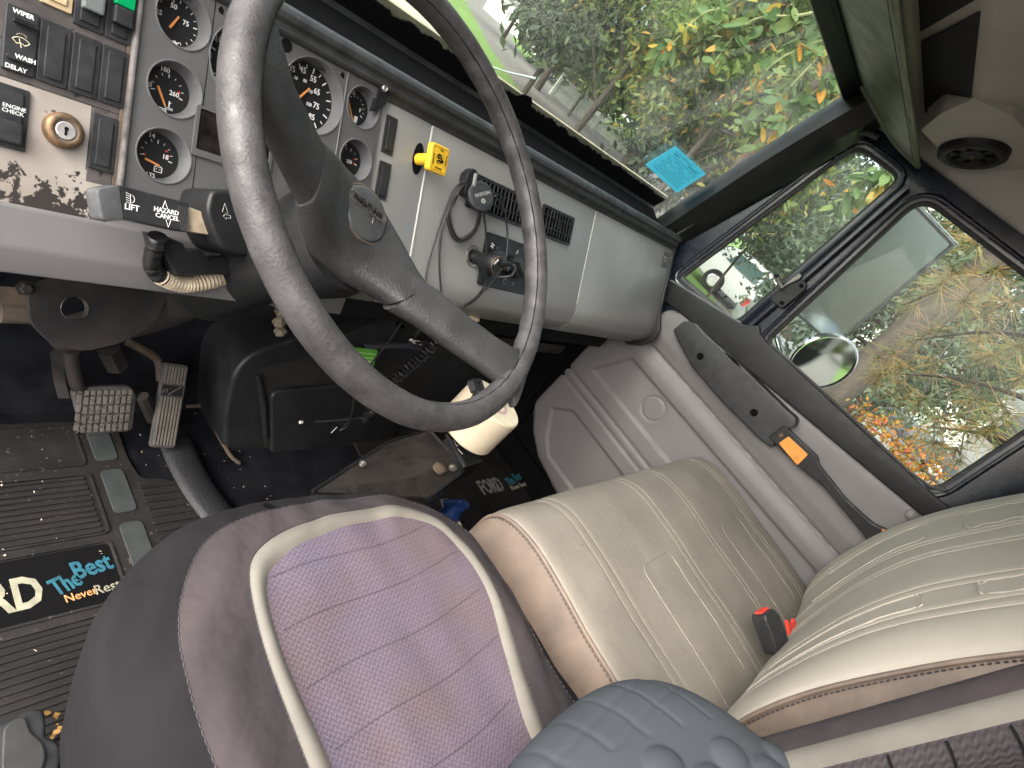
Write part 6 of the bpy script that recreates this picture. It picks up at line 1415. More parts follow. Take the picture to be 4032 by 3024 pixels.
# open bay: dark shelf under the dash
mb = MB(); mb.box(0.98, 1.62, 0.72, 0.98, 0.42, 0.46); o = mb.build('under_dash_shelf', BLK, bevel=0.01); tag(o, 'black shelf under the dashboard right of the engine cover', 'shelf')
o = MB(T(*at(1862, 1245, 'y', .60))).lathe([(0.0002, 0.006), (0.012, 0.005), (0.016, 0.0), (0.012, -0.004), (0.0002, -0.005)], 18).build('tan_button', mat('tan_knob', (0.5, 0.40, 0.25), 0.5, var=.3, vscale=120), smooth=True); tag(o, 'small tan button under the dashboard edge', 'button')
o = MB(T(*at(1108, 1245, 'y', .70))); o.tube(spline([Vector((-.02, 0, .03)), Vector((-.005, 0, .01)), Vector((0.005, 0, -.02)), Vector((0.02, 0, -.04))], 6), [0.008 + .004 * math.sin(i * 1.3) for i in range(19)], 6); o = o.build('tan_bracket', mat('dirty_tan', (0.20, 0.17, 0.12), 0.7, var=.5, vscale=60)); tag(o, 'dirty tan bracket hanging behind the steering wheel rim', 'bracket')
# things between the seats
bt = thing('blue_bottle', at(1790, 2020, 'z', 0.25), 'dark blue handled bottle between the seats', 'bottle')
c = at(1790, 2010, 'z', 0.22)
mb = MB(T(*c)); mb.lathe([(0.024, -0.2), (0.025, -0.03), (0.022, -0.005), (0.016, 0.008), (0.015, 0.02), (0.012, 0.022)], 24, cap1=True); mb.build('body', BLUEC, bt, smooth=True)
mb = MB(); mb.tube([c + Vector((-0.03, 0.02, 0.01)), c + Vector((0.0, 0.0, 0.03)), c + Vector((0.014, -0.008, 0.025))], 0.008, 8); mb.build('trigger', BLUEC, bt, smooth=True)
pw = [at(*p, 'z', 0.20) for p in ((1735, 1965), (1760, 1962), (1830, 2090), (1815, 2110), (1760, 2040))]
mb = MB(); mb.loft([pw, [p + Vector((0, 0, -0.004)) for p in pw]]); o = mb.build('paper_sheet', PAPERW); tag(o, 'pale sheet of paper lying between the seats', 'paper')
# black seat-height lever at the lower left corner
lv_ = thing('seat_lever', at(110, 2880, 'z', 0.20), 'chunky black plastic lever on the floor left of the driver seat', 'lever')
def lpt(px, py, z): return at(px, py, 'z', z)
lz = 0.16
MLv = frame(lpt(100, 2890, lz), (1, 0, 0), (0, 0, 1)); LI = MLv.inverted()
def LP(px, py): p = LI @ at(px, py, 'z', lz); return (p.x, p.y)
poly = [LP(*p) for p in ((-30, 2860), (40, 2830), (130, 2785), (175, 2790), (185, 2850), (180, 2900), (240, 2920), (245, 2990), (230, 3060), (-30, 3080))]
mb = MB(MLv); mb.prism(rpoly(poly, 0.010), -0.15, 0.0); mb.build('body', SWB, lv_, bevel=0.006, seg=3, smooth=True)
poly = [LP(*p) for p in ((10, 2860), (95, 2815), (115, 2890), (165, 2925), (180, 2990), (150, 3060), (0, 3060))]
mb = MB(MLv); mb.prism(rpoly(poly, 0.012), 0.0, 0.004); mb.build('face', mat('lever_face', (0.026, 0.026, 0.025), 0.55, var=.2, vscale=30), lv_, bevel=0.002)
o = thing('dry_leaf', lpt(215, 2850, 0.01), 'crumpled yellow leaf scrap beside the black lever', 'leaf')
random.seed(4)
mb = MB(T(*lpt(215, 2850, 0.012)))
for k in range(9):
    x, y = random.uniform(-.012, .012), random.uniform(-.02, .02); s = random.uniform(.002, .005)
    mb.add([(x - s, y, random.uniform(0, .006)), (x, y - s, random.uniform(0, .006)), (x + s, y, random.uniform(0, .006)), (x, y + s, random.uniform(0, .006))], [(0, 1, 2, 3)])
mb.build('blade', mat('leaf_yellow', (0.26, 0.145, 0.035), 0.7), o, fix=False)
# ================================================================== outside
GZ = -1.10
def leafmat(name, cols, trans=0.35, rough=0.5):
    m = bpy.data.materials.new(name); m.use_nodes = True; nt = m.node_tree; N = nt.nodes; L = nt.links; b = N['Principled BSDF']; out = N['Material Output']
    g = N.new('ShaderNodeNewGeometry'); cr = N.new('ShaderNodeValToRGB'); cr.color_ramp.interpolation = 'LINEAR'
    L.new(g.outputs['Random Per Island'], cr.inputs[0]); els = cr.color_ramp.elements
    for i, (p, c) in enumerate(cols):
        e = els[i] if i < 2 else els.new(p); e.position = p; e.color = (*c, 1)
    L.new(cr.outputs[0], b.inputs['Base Color']); b.inputs['Roughness'].default_value = rough; b.inputs['Specular IOR Level'].default_value = 0.3
    t = N.new('ShaderNodeBsdfTranslucent'); L.new(cr.outputs[0], t.inputs[0]); mx = N.new('ShaderNodeMixShader'); mx.inputs[0].default_value = trans
    L.new(b.outputs[0], mx.inputs[1]); L.new(t.outputs[0], mx.inputs[2]); L.new(mx.outputs[0], out.inputs['Surface'])
    return m
def leafmat_obj(name, cols, trans=0.4):                                  # same, random by object
    m = leafmat(name, cols, trans); nt = m.node_tree
    oi = nt.nodes.new('ShaderNodeObjectInfo')
    cr = [n for n in nt.nodes if n.type == 'VALTORGB'][0]; nt.links.new(oi.outputs['Random'], cr.inputs[0]); return m
LF_MID = leafmat('foliage_olive', [(0, (0.055, 0.080, 0.026)), (0.45, (0.090, 0.125, 0.036)), (0.8, (0.13, 0.165, 0.045)), (0.95, (0.24, 0.18, 0.04)), (1.0, (0.32, 0.15, 0.03))])
LF_DARK = leafmat('foliage_evergreen', [(0, (0.026, 0.042, 0.022)), (0.6, (0.048, 0.070, 0.034)), (1.0, (0.085, 0.110, 0.05))])
LF_BLUE = leafmat('foliage_bluegreen', [(0, (0.05, 0.075, 0.05)), (0.6, (0.085, 0.115, 0.075)), (1.0, (0.13, 0.155, 0.10))])
LF_ORG = leafmat('foliage_orange_maple', [(0, (0.30, 0.10, 0.02)), (0.35, (0.42, 0.17, 0.02)), (0.6, (0.30, 0.20, 0.03)), (0.8, (0.10, 0.11, 0.02)), (1.0, (0.45, 0.06, 0.02))])
LF_NEAR = leafmat_obj('leaf_near', [(0, (0.070, 0.125, 0.042)), (0.55, (0.105, 0.170, 0.062)), (0.80, (0.145, 0.190, 0.055)), (0.88, (0.32, 0.24, 0.03)), (1.0, (0.50, 0.19, 0.03))])
NEED = leafmat('pine_needles', [(0, (0.22, 0.13, 0.045)), (0.40, (0.30, 0.18, 0.06)), (0.52, (0.08, 0.10, 0.038)), (1.0, (0.13, 0.155, 0.06))], 0.25)
BARK = mat('bark_brown', (0.055, 0.042, 0.032), 0.9, col2=(0.028, 0.022, 0.018), vscale=9, detail=8, bump=0.9, bscale=30, aniso=(1, 1, .25))
TWIG = mat('twig_green', (0.16, 0.17, 0.07), 0.7)
GRASS = mat('lawn_grass', (0.105, 0.185, 0.040), 0.9, col2=(0.135, 0.22, 0.05), vscale=2.5, detail=8, bump=1.0, bscale=40)
ASPH = mat('asphalt_damp', (0.165, 0.152, 0.138), 0.75, col2=(0.13, 0.12, 0.11), vscale=1.2, detail=8, rvar=0.2, bump=0.4, bscale=60)
PAVE = mat('pale_pavement', (0.36, 0.33, 0.26), 0.85, var=0.12, vscale=2, detail=6)
WHITEW = mat('white_siding', (0.62, 0.62, 0.58), 0.6, var=0.05, vscale=2)
FENCEW = mat('fence_white', (0.50, 0.52, 0.46), 0.6, var=0.08, vscale=3)
SHING = mat('roof_shingle', (0.16, 0.15, 0.145), 0.9, var=0.2, vscale=6)
g_ = MB(); g_.add([(-250, -250, GZ), (300, -250, GZ), (300, 300, GZ), (-250, 300, GZ)], [(0, 1, 2, 3)]); struct(g_.build('ground', ASPH))
def patch(name, pix, m, z):
    P = [at(px, py, 'z', z) for px, py in pix]; P = [p if (p - CAM).length < 160 else CAM + (p - CAM).normalized() * 160 for p in P]
    for p in P: p.z = z
    mb = MB(); mb.add(P, [tuple(range(len(P)))]); return struct(mb.build(name, m))
patch('pavement', [(1400, 0), (1690, -30), (1980, 330), (2160, 445), (2400, 640), (2350, 660), (1900, 420)], PAVE, GZ + 0.004)
patch('lawn', [(1690, -40), (1800, -60), (1930, 185), (2060, 375), (2110, 440), (1960, 330), (1800, 130)], GRASS, GZ + 0.008)
patch('lawn', [(2012, 150), (2030, 132), (2090, 180), (2150, 240), (2118, 272), (2060, 225)], GRASS, GZ + 0.012)
patch('lawn', [(2655, 1180), (2690, 1080), (2735, 1035), (2772, 1085), (2800, 1160), (2850, 1250), (2862, 1330)], GRASS, GZ + 0.008)
patch('lawn', [(2850, 905), (2905, 880), (2985, 985), (2920, 1040), (2870, 1000)], GRASS, GZ + 0.008)
patch('lawn', [(2925, 1105), (3020, 1045), (3060, 1130), (3010, 1215)], mat('lawn_yellowed', (0.17, 0.19, 0.05), 0.9, col2=(0.12, 0.11, 0.06), vscale=1.5, detail=6), GZ + 0.012)
# lawn that the convex mirror sees behind the truck
mb = MB(); mb.add([(4, -30, GZ + 0.01), (14, -30, GZ + 0.01), (9, -3, GZ + 0.01), (4.2, -2.5, GZ + 0.01)], [(0, 1, 2, 3)]); struct(mb.build('lawn', GRASS))
# raised lawn bank behind the fence
bk_ = [far(px, py, t) for px, py, t in ((2405, 455, 46), (2440, 440, 50), (2545, 570, 46), (2550, 610, 43), (2520, 612, 40), (2440, 525, 41))]
mb = MB(); mb.loft([bk_, [Vector((p.x, p.y, GZ - .2)) for p in bk_]]); struct(mb.build('lawn_bank', GRASS))
# ---- white railing fence
fe = thing('white_fence', at(2350, 520, 'z', GZ), 'long white slatted railing fence beyond the windshield', 'fence')
fa, fb = at(2165, 372, 'z', GZ), at(2545, 690, 'z', GZ)
NPK = 64; FH = 1.12; dr = (fb - fa).normalized(); fp0 = None
MF = frame(fa, dr, (0, 0, 1))
for k in range(NPK):
    p = fa.lerp(fb, k / (NPK - 1)) + Vector((0, 0, FH / 2))
    if fp0 is None:
        mb = MB(T(0, 0, FH / 2) @ MF); mb.box(-0.05, 0.05, -0.012, 0.012, -FH / 2, FH / 2 - 0.04); fp0 = mb.build('picket', FENCEW, fe)
    else: share('picket', fp0, p, fe)
for z_ in (0.12, FH * .62, FH):
    mb = MB(MF); mb.box(-0.1, (fb - fa).length + 0.1, -0.05, 0.03, z_ - 0.05, z_ + 0.05); mb.build('rail', FENCEW, fe)
for k in range(6):
    mb = MB(T(*(fa.lerp(fb, k / 5) - fa)) @ MF); mb.box(-0.09, 0.09, -0.09, 0.07, 0, FH + 0.18); mb.build('post', FENCEW, fe)
# ---- white houses
def house(px, py, t, w, d, h, rh, yaw, label, lines=7):
    c = far(px, py, t); c.z = GZ; M = T(*c) @ Matrix.Rotation(yaw, 4, 'Z')
    ho = thing('white_house', c, label, 'house', 'white houses across the street')
    mb = MB(M); mb.box(-w / 2, w / 2, -d / 2, d / 2, 0, h); mb.build('wall', WHITEW, ho)
    mb = MB(M); mb.prism([(-w / 2, h), (w / 2, h), (0, h + rh)], -d / 2, d / 2) if False else None
    A = [(-w / 2 - .3, h), (w / 2 + .3, h), (0, h + rh)]
    mb = MB(M); mb.loft([[(x, -d / 2 - .3, z) for x, z in A], [(x, d / 2 + .3, z) for x, z in A]]); mb.build('roof', SHING, ho)
    for k in range(lines):
        z_ = h * (k + 1) / (lines + 1); mb = MB(M); mb.box(-w / 2 - .02, w / 2 + .02, -d / 2 - .02, d / 2 + .02, z_ - .02, z_ + .02); mb.build('siding_board', WHITEW, ho)
    for sx in (-.25, .25):
        mb = MB(M); mb.box(w * sx - .5, w * sx + .5, -d / 2 - .03, d / 2 + .03, h * .35, h * .75); mb.build('window', mat('window_dark', (0.05, 0.06, 0.07), 0.2) if 'window_dark' not in MATS else MATS['window_dark'], ho)
house(2500, 480, 62, 7, 8, 2.8, 1.6, math.radians(25), 'white gabled house behind the mown bank past the fence')
house(2080, 120, 75, 8, 9, 2.2, 1.4, math.radians(40), 'white house half hidden by trees above the green lawn squares')
house(2960, 890, 90, 12, 8, 3.2, 1.5, math.radians(-15), 'white low house seen through the vent window')
house(3560, 1560, 45, 9, 8, 2.6, 1.4, math.radians(-4), 'white garage seen low through the passenger window')
# ---- trees
def leaf_card(mb, c, s, rnd):
    n = Vector((rnd.uniform(-1, 1), rnd.uniform(-1, 1), rnd.uniform(-.4, 1))).normalized(); a = n.orthogonal().normalized(); a.rotate(Matrix.Rotation(rnd.uniform(0, 6.28), 3, n)); b = n.cross(a)
    l, w = s * rnd.uniform(.7, 1.3), s * rnd.uniform(.35, .6)
    mb.v += [c - a * l, c + b * w + n * .15 * s, c + a * l, c - b * w + n * .15 * s]; i = len(mb.v) - 4; mb.f.append([i, i + 1, i + 2, i + 3])
def tree(name, base, crown_c, rx, rz, n, ls, lm, label, group=None, trunk=0.18, seed=1, clumps=26):
    rnd = random.Random(seed); t = thing(name, base, label, 'tree', group)
    mb = MB(); top = Vector(crown_c)
    mb.tube(spline([base, Vector(base).lerp(top, .5) + Vector((rnd.uniform(-.2, .2), rnd.uniform(-.2, .2), 0)), top], 5), [trunk * (1 - .07 * i) for i in range(11)], 8)
    cl = []
    for k in range(clumps):
        while True:
            v = Vector((rnd.uniform(-1, 1), rnd.uniform(-1, 1), rnd.uniform(-1, 1)))
            if .25 < v.length < 1: break
        cl.append((top + Vector((v.x * rx, v.y * rx, v.z * rz)), rnd.uniform(.22, .42) * rx))
        if k < 12: mb.tube([Vector(base).lerp(top, rnd.uniform(.35, .95)), cl[-1][0]], [trunk * .32, trunk * .08], 5)
    mb.build('trunk', BARK, t, smooth=True)
    mb = MB()
    for i in range(n):
        c, r = cl[rnd.randrange(clumps)]
        v = Vector((rnd.gauss(0, .5), rnd.gauss(0, .5), rnd.gauss(0, .42))); leaf_card(mb, c + v * r, ls, rnd)
    mb.build('crown', lm, t, fix=False); return t
G1 = 'trees beyond the windshield'
def pt(px, py, t, gz=GZ): c = far(px, py, t); return (Vector((c.x, c.y, gz)), c)
for i, (px, py, t, rx, rz, n, ls, lm, lb) in enumerate((
        (2560, 120, 14, 2.6, 2.2, 8500, .085, LF_MID, 'broad olive tree with yellowing leaves filling the middle of the windshield'),
        (2950, 330, 12, 2.4, 2.0, 8500, .08, LF_MID, 'leafy olive tree behind the near branches at the windshield corner'),
        (2780, 600, 17, 2.4, 2.4, 7000, .085, LF_DARK, 'dark green tree behind the blue permit paper'),
        (2280, 60, 26, 3.2, 3.0, 4200, .20, LF_DARK, 'dark evergreen above the far end of the white fence'),
        (2330, 330, 34, 2.6, 1.6, 2600, .22, LF_MID, 'olive shrubby tree just above the white fence'),
        (2120, -60, 48, 4.0, 3.6, 3000, .30, LF_BLUE, 'pale blue-green tree at the top edge beside the wheel rim'),
        (3150, 820, 15, 2.2, 2.0, 9000, .06, LF_BLUE, 'blue-green conifer seen through the vent window'),
        (3080, 950, 20, 1.6, 1.2, 5000, .08, LF_DARK, 'dark bushy shrub low in the vent window'),
        (2790, 1030, 26, .8, 1.0, 1200, .14, LF_BLUE, 'small blue-green shrub beside the bright lawn'),
        (2860, 520, 30, 4.5, 4.5, 2600, .24, LF_BLUE, 'tall dark tree mass far behind the windshield corner'),
        (2450, -120, 34, 5.0, 4.5, 2600, .30, LF_MID, 'tall olive tree far up in the windshield'),
        (3300, 700, 28, 5.0, 4.0, 2600, .24, LF_BLUE, 'dark far tree behind the vent window leaves'))):
    b, c = pt(px, py, t); c = c + Vector((0, 0, (1.5, 0.2, 0.9, 1.4, 1.0, 1.6, 0.5, 0.2, 0, 1.0, 1.5, 0.5)[i])); tree('tree', b, c, rx, rz, n, ls, lm, lb, G1, trunk=(0.04 if i in (6, 7, 8) else 0.075 * rx / 2), seed=30 + i, clumps=30)
# shrubs along the back of the fence
for i, (px, py, t, r, h, lm, lb) in enumerate(((2170, 225, 52, 2.2, 1.3, LF_DARK, 'dark shrub left of the row behind the white fence'), (2270, 300, 50, 2.4, 1.5, LF_MID, 'olive shrub in the row behind the white fence'), (2370, 370, 48, 2.2, 1.3, LF_DARK, 'dark rounded shrub nearest the mown bank'), (2640, 560, 40, 3.0, 2.0, LF_MID, 'wide olive shrub above the blue permit paper'), (2760, 680, 36, 3.0, 2.0, LF_DARK, 'dark wide shrub behind the pillar foot'))):
    b, c = pt(px, py, t); tree('shrub', b, c, r, h, 2600, .15, lm, lb, 'shrubs behind the fence', trunk=.08, seed=120 + i)
# tree trunks one can tell apart near the house
for i, (px, py, t, lb) in enumerate(((2585, 560, 30, 'slim dark tree trunk beside the white gabled house'), )):
    b, c = pt(px, py - 60, t); mb = MB(); mb.tube(spline([b, b.lerp(c, .6) + Vector((.1, 0, 0)), c + Vector((0, 0, 2.5))], 6), [0.36 - .014 * k for k in range(13)], 10); o = mb.build('bare_tree', BARK, smooth=True); tag(o, lb, 'tree')
# dark hedge mass behind the passenger window
G2 = 'evergreens past the passenger window'
for i, (px, py, t, rx, rz, n, ls, lm, lb) in enumerate((
        (3480, 1180, 11, 1.7, 1.6, 7000, .06, LF_BLUE, 'grey-green evergreen behind the tall side mirror'),
        (3680, 1420, 15, 1.5, 1.2, 5000, .07, LF_MID, 'olive tree between the pine needles in the passenger window'),
        (3880, 1150, 12, 1.8, 1.7, 6500, .06, LF_DARK, 'dark evergreen at the upper rear of the passenger window'))):
    b, c = pt(px, py, t); tree('evergreen_tree', b, c, rx, rz, n, ls, lm, lb, G2, trunk=0.14, seed=60 + i, clumps=34)
# trees that the side mirror shows behind the truck
for i, (x, y, r, lb) in enumerate(((-1.5, -16, 3.2, 'round olive tree behind the truck reflected in the tall side mirror'), (4.5, -19, 3.4, 'wide dark tree behind the truck reflected beside it in the mirror'), (10, -22, 3.6, 'far dark tree behind the truck past the lawn strip'))):
    tree('rear_tree', Vector((x, y, GZ)), Vector((x, y, 1.9)), r, 3.0, 2600, .22, (LF_MID, LF_DARK, LF_DARK)[i], lb, 'trees behind the truck', trunk=.2, seed=90 + i)
# ---- near broadleaf tree: each leaf a piece of its own
nb, _ = pt(3100, 500, 4.3); nb = Vector((5.0, 2.15, GZ))
nt_ = thing('near_tree', nb, 'near broad-leaved branches with orange-tipped leaves just outside the windshield', 'tree')
mb = MB(); crown = Vector((4.6, 2.0, 3.2)); mb.tube(spline([nb, nb.lerp(crown, .5) + Vector((.15, .1, 0)), crown], 6), [0.07 - .004 * i for i in range(13)], 10); mb.build('trunk', BARK, nt_, smooth=True)
lf = MB(); P = []
for k in range(7):
    t = k / 6; w = .28 * math.sin(math.pi * min(1, t * .97 + .03)) ** .8 * (1 - .25 * t); P.append((t, w))
vs = []; fs = []
for k, (t, w) in enumerate(P): vs += [(t, -w, .10 * w + .10 * t * t), (t, 0, -.03 + .10 * t * t), (t, w, .10 * w + .10 * t * t)]
for k in range(6):
    a = k * 3; fs += [(a, a + 3, a + 4, a + 1), (a + 1, a + 4, a + 5, a + 2)]
lf.add([(x - .5, y, z) for x, y, z in vs], fs); leaf0 = None
rnd = random.Random(77); nleaf = 0
BR = [  # branches as photo sight lines with distances
    [(3420, -60, 3.3), (3300, 20, 3.25), (3150, 60, 3.2), (2990, 70, 3.2), (2900, 130, 3.2), (2810, 250, 3.2)],
    [(3500, 60, 3.4), (3330, 130, 3.3), (3180, 180, 3.3), (3060, 240, 3.25), (2960, 340, 3.2)],
    [(3480, 200, 3.5), (3350, 260, 3.45), (3250, 330, 3.4), (3160, 400, 3.4), (3090, 470, 3.4)],
    [(3420, 320, 3.6), (3330, 360, 3.6), (3250, 420, 3.6), (3170, 470, 3.6)],
    [(3100, -80, 3.6), (2960, -20, 3.6), (2850, 30, 3.6), (2760, 60, 3.6), (2640, 180, 3.6), (2610, 215, 3.6)],
    [(3700, 560, 3.5), (3600, 640, 3.45), (3500, 700, 3.4), (3400, 760, 3.4), (3260, 800, 3.4)],
    [(3640, 620, 3.2), (3540, 660, 3.2), (3450, 690, 3.2), (3380, 730, 3.2)],
    [(3200, 430, 3.7), (3120, 500, 3.7), (3050, 560, 3.7), (2960, 580, 3.7)],
    [(3350, 100, 3.9), (3200, 250, 3.9), (3050, 400, 3.9), (2900, 520, 3.9)]]
for bi, br_ in enumerate(BR):
    path = spline([far(*q) for q in br_], 12); mb = MB(); mb.tube(path, [lerp(.009, .0025, i / len(path)) for i in range(len(path))], 6); mb.build('branch', TWIG, nt_, smooth=True)
    nl = 34 if len(br_) > 4 else 26
    for k in range(nl):
        f = rnd.uniform(.08, 1.0) ** .8; p = path[min(len(path) - 1, int(f * (len(path) - 1)))]
        L_ = rnd.uniform(.062, .112); down = Vector((rnd.uniform(-.7, .7), rnd.uniform(-.7, .7), rnd.uniform(-1.0, .1))).normalized()
        nrm_ = Vector((rnd.uniform(-1, .2), rnd.uniform(-1, .2), rnd.uniform(.1, 1))).normalized()
        M = frame(p + down * L_ * .55 + Vector((rnd.gauss(0, .02), rnd.gauss(0, .02), rnd.gauss(0, .02))), down, nrm_)
        if leaf0 is None: leaf0 = lf.build('leaf', LF_NEAR, nt_, smooth=True); o = leaf0
        else: o = bpy.data.objects.new('leaf', leaf0.data); COL.objects.link(o)
        put(o, M.translation, nt_); o.rotation_euler = M.to_euler(); o.scale = (L_, L_ * rnd.uniform(.75, 1.1), L_); nleaf += 1
# ---- pine close to the passenger window
pb = far(3330, 1510, 7.2); pb.z = GZ; ptop = far(3640, 1260, 7.0)
pi_ = thing('pine_tree', pb, 'pine with a thick brown trunk and dry tan needle tufts outside the passenger window', 'tree')
mb = MB(); mb.tube(spline([pb, pb.lerp(ptop, .5), ptop, ptop + (ptop - pb) * .8], 6), [0.19 - .003 * i for i in range(19)], 14); mb.build('trunk', BARK, pi_, smooth=True)
rnd = random.Random(5); nd = MB(); bw = MB()
def tuft(c, ax, L_, n):
    for k in range(n):
        d_ = (ax * rnd.uniform(.5, 1.2) + Vector((rnd.gauss(0, .5), rnd.gauss(0, .5), rnd.gauss(0, .5)))).normalized(); e = c + d_ * L_ * rnd.uniform(.7, 1.15) + Vector((0, 0, -.02)); s = d_.orthogonal().normalized() * .0016
        i = len(nd.v); nd.v += [c - s, c + s, e + s * .5, e - s * .5]; nd.f.append([i, i + 1, i + 2, i + 3])
PT = [(3480, 1385, 3.6), (3540, 1450, 3.7), (3460, 1480, 3.9), (3560, 1540, 3.8), (3620, 1600, 3.6), (3700, 1120, 3.4), (3800, 1180, 3.3), (3880, 1240, 3.4), (3620, 1080, 3.6), (3750, 1060, 3.5), (3850, 1080, 3.5), (3960, 1200, 3.3), (3980, 1340, 3.3), (3900, 1400, 3.6), (3720, 1650, 3.3), (3800, 1700, 3.2), (3900, 1690, 3.2), (3980, 1630, 3.2), (3850, 1560, 3.4), (3700, 1300, 4.2), (3600, 1200, 4.4), (3760, 880, 3.6), (3830, 960, 3.5), (3700, 930, 3.8), (3950, 1060, 3.4), (4020, 1480, 3.3), (3680, 1750, 3.5), (3780, 1790, 3.4), (3590, 1340, 4.6), (3860, 1320, 4.0), (3950, 1780, 3.3), (3660, 1450, 4.2)]
for q in PT:
    c = far(*q); root = ptop.lerp(pb, rnd.uniform(-.4, .5)); ax = (c - root).normalized()
    bw.tube([c - ax * .5 + Vector((0, 0, .06)), c - ax * .15 + Vector((0, 0, .015)), c], [.005, .004, .003], 5)
    for j in range(3): tuft(c - ax * .055 * j + Vector((rnd.gauss(0, .02), rnd.gauss(0, .02), rnd.gauss(0, .02))), ax, .13, 36)
for q0, q1 in (((4100, 1020, 3.3), (3560, 1200, 4.2)), ((4100, 1590, 3.3), (3500, 1470, 4.2)), ((4150, 1330, 3.3), (3600, 1340, 4.4)), ((4100, 1820, 3.2), (3650, 1680, 3.6))):
    bw.tube(spline([far(*q0), far(*q0).lerp(far(*q1), .5) + Vector((0, 0, .05)), far(*q1)], 6), [.014 - .0008 * i for i in range(13)], 6)
bw.build('branches', BARK, pi_, smooth=True); nd.build('needles', NEED, pi_, fix=False, kind='stuff')
# ---- orange maple sapling
mb_c = far(3520, 1790, 4.6); mbase = Vector((mb_c.x, mb_c.y, GZ)); mt = thing('maple_sapling', mbase, 'young maple with bright orange leaves low in the passenger window', 'tree')
rnd = random.Random(9); mb = MB(); mb.tube([mbase, mb_c], [.02, .008], 6)
lv2 = MB()
for q in ((3440, 1680, 4.7), (3480, 1730, 4.6), (3530, 1780, 4.6), (3570, 1830, 4.5), (3600, 1760, 4.6), (3640, 1880, 4.5), (3560, 1900, 4.5), (3680, 1830, 4.5), (3400, 1640, 4.8), (3500, 1850, 4.5)):
    c = far(*q); mb.tube([mb_c.lerp(mbase, .3), c], [.008, .003], 5)
    for k in range(85): leaf_card(lv2, c + Vector((rnd.gauss(0, .07), rnd.gauss(0, .07), rnd.gauss(0, .07))), .020, rnd)
mb.build('stem', BARK, mt, smooth=True); lv2.build('leaves', LF_ORG, mt, fix=False, kind='stuff')
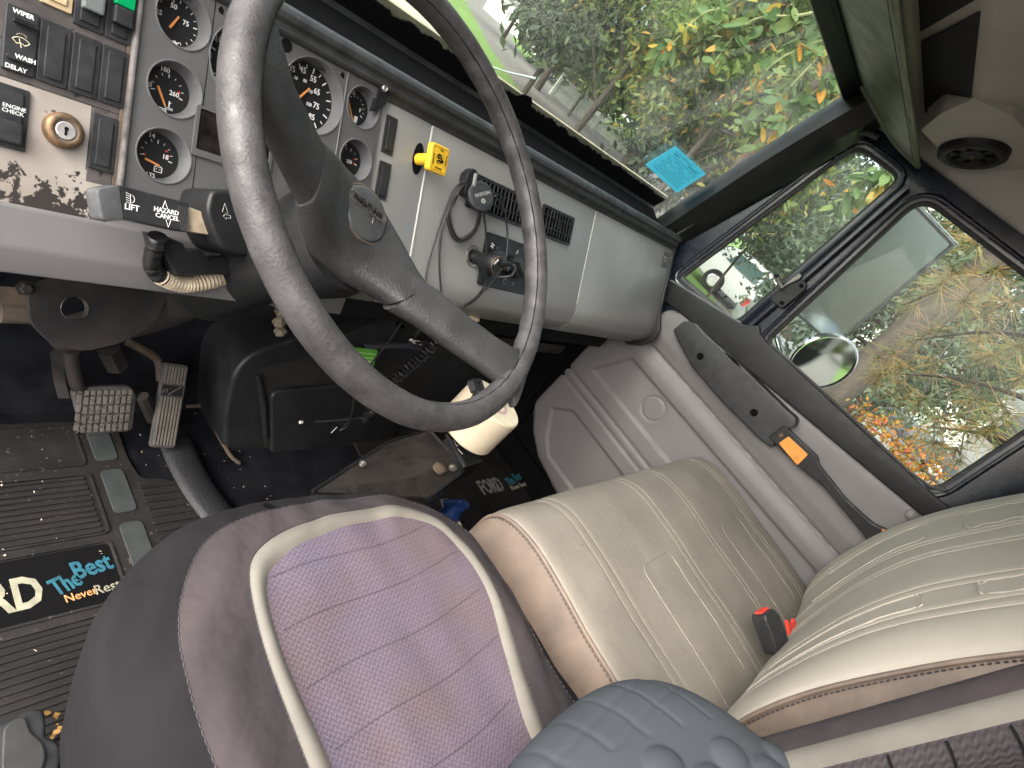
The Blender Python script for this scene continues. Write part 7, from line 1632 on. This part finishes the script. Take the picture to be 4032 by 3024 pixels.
# ---- cars
TYRE = mat('tyre', (0.015, 0.015, 0.016), 0.8); GLS = mat('car_glass', (0.10, 0.16, 0.155), 0.12); TAIL = mat('tail_red', (0.5, 0.02, 0.02), 0.3)
def car(M, paint, label):
    t = thing('parked_car', M.translation, label, 'car', 'cars parked across the road')
    lower = [(-2.1, .35), (-2.12, .62), (-2.02, .88), (-1.75, .95), (1.15, .92), (1.95, .80), (2.1, .62), (2.1, .35), (1.75, .28), (-1.75, .28)]
    def body(prof, hw0, tap):
        rings = []
        for s, sc in ((-1, 1), (-.97, 1.0), (.97, 1.0), (1, 1)):
            k = 1 if abs(s) < .98 else .96
            rings.append([Vector((x * k, s * (hw0 - tap * max(0, z - .9)), (z - .6) * k + .6)) for x, z in prof])
        return rings
    mb = MB(M); mb.loft(body(lower, .86, 0)); mb.build('body', paint, t, bevel=.05, seg=3, smooth=True)
    cab = [(-1.95, .90), (-1.62, 1.32), (-1.2, 1.46), (.0, 1.47), (.35, 1.40), (1.15, .90)]
    mb = MB(M); mb.loft(body(cab, .82, .28)); mb.build('cabin', paint, t, bevel=.05, seg=3, smooth=True)
    for s in (-1, 1):
        for w in ([(-1.45, .98), (-1.28, 1.33), (-.42, 1.36), (-.42, .98)], [(-.34, .98), (-.34, 1.36), (.22, 1.33), (.82, .98)]):
            mb = MB(M); A = [Vector((x, s * (.835 - .28 * max(0, z - .9)), z)) for x, z in w]; mb.loft([A, [p + Vector((0, s * .012, 0)) for p in A]]); mb.build('side_window', GLS, t)
        mb = MB(M); mb.box(-2.14, -2.05, s * .62 - .14, s * .62 + .14, .66, .86); mb.build('tail_light', TAIL, t, bevel=.02)
        mb = MB(M); mb.box(2.0, 2.10, s * .60 - .16, s * .60 + .16, .58, .74); mb.build('headlight', WHITE, t, bevel=.02)
        mb = MB(M); mb.box(.62, .78, s * .90 - .07, s * .90 + .07, .95, 1.07); mb.build('door_mirror', paint, t, bevel=.03)
        for x in (-1.32, 1.32):
            mb = MB(M @ T(x, s * .80, .32) @ Matrix.Rotation(math.pi / 2, 4, 'X')); mb.lathe([(.18, -.10), (.30, -.10), (.32, -.06), (.32, .06), (.30, .10), (.18, .10)], 20, cap0=True, cap1=True); wl = mb.build('wheel', TYRE, t, smooth=True)
            mb = MB(M @ T(x, s * .905, .32) @ Matrix.Rotation(math.pi / 2, 4, 'X')); mb.lathe([(.0002, .01), (.16, .012), (.19, 0)], 16); mb.build('rim', CHROME, wl)
    A = [Vector((-1.93, y, z)) if z < 1.0 else Vector((-1.66, y * .9, z)) for y, z in ((-.66, .97), (.66, .97), (.66, 1.29), (-.66, 1.29))]
    mb = MB(M); mb.loft([A, [p + Vector((-.02, 0, .01)) for p in A]]); mb.build('rear_window', GLS, t)
    A = [Vector((1.10, y, z)) if z < 1.0 else Vector((.45, y * .9, z)) for y, z in ((-.68, .95), (.68, .95), (.68, 1.36), (-.68, 1.36))]
    mb = MB(M); mb.loft([A, [p + Vector((.02, 0, .01)) for p in A]]); mb.build('windscreen', GLS, t)
    return t
WP = mat('car_paint_white', (0.70, 0.71, 0.70), 0.25, coat=.5); DP_ = mat('car_paint_dark', (0.02, 0.025, 0.035), 0.25, coat=.5); SP2 = mat('car_paint_silver', (0.42, 0.45, 0.47), 0.3, coat=.4)
car(T(18.6, 4.75, GZ) @ Matrix.Rotation(math.radians(-78), 4, 'Z'), WP, 'white hatchback parked beside the bright lawn seen through the vent window')
car(T(15.3, 1.9, GZ) @ Matrix.Rotation(math.radians(-60), 4, 'Z'), SP2, 'pale silver car behind the chrome mirror arm')
car(T(24.5, -0.4, GZ) @ Matrix.Rotation(math.radians(-85), 4, 'Z'), DP_, 'dark car beyond the orange maple')
mb = MB(); a, b = at(3440, 1528, 'z', GZ), at(3505, 1588, 'z', GZ); mb.tube([a + Vector((0, 0, .1)), b + Vector((0, 0, .1))], .16, 4); o = mb.build('red_kerb', mat('kerb_red', (0.55, 0.06, 0.03), .6)); tag(o, 'red painted kerb beyond the pine trunk', 'kerb')
mb = MB(); a, b = at(3075, 1240, 'z', GZ), at(3140, 1290, 'z', GZ); mb.tube([a + Vector((0, 0, .1)), b + Vector((0, 0, .1))], .12, 4); o = mb.build('red_kerb', MATS['kerb_red']); tag(o, 'red painted kerb left of the tall mirror foot', 'kerb')
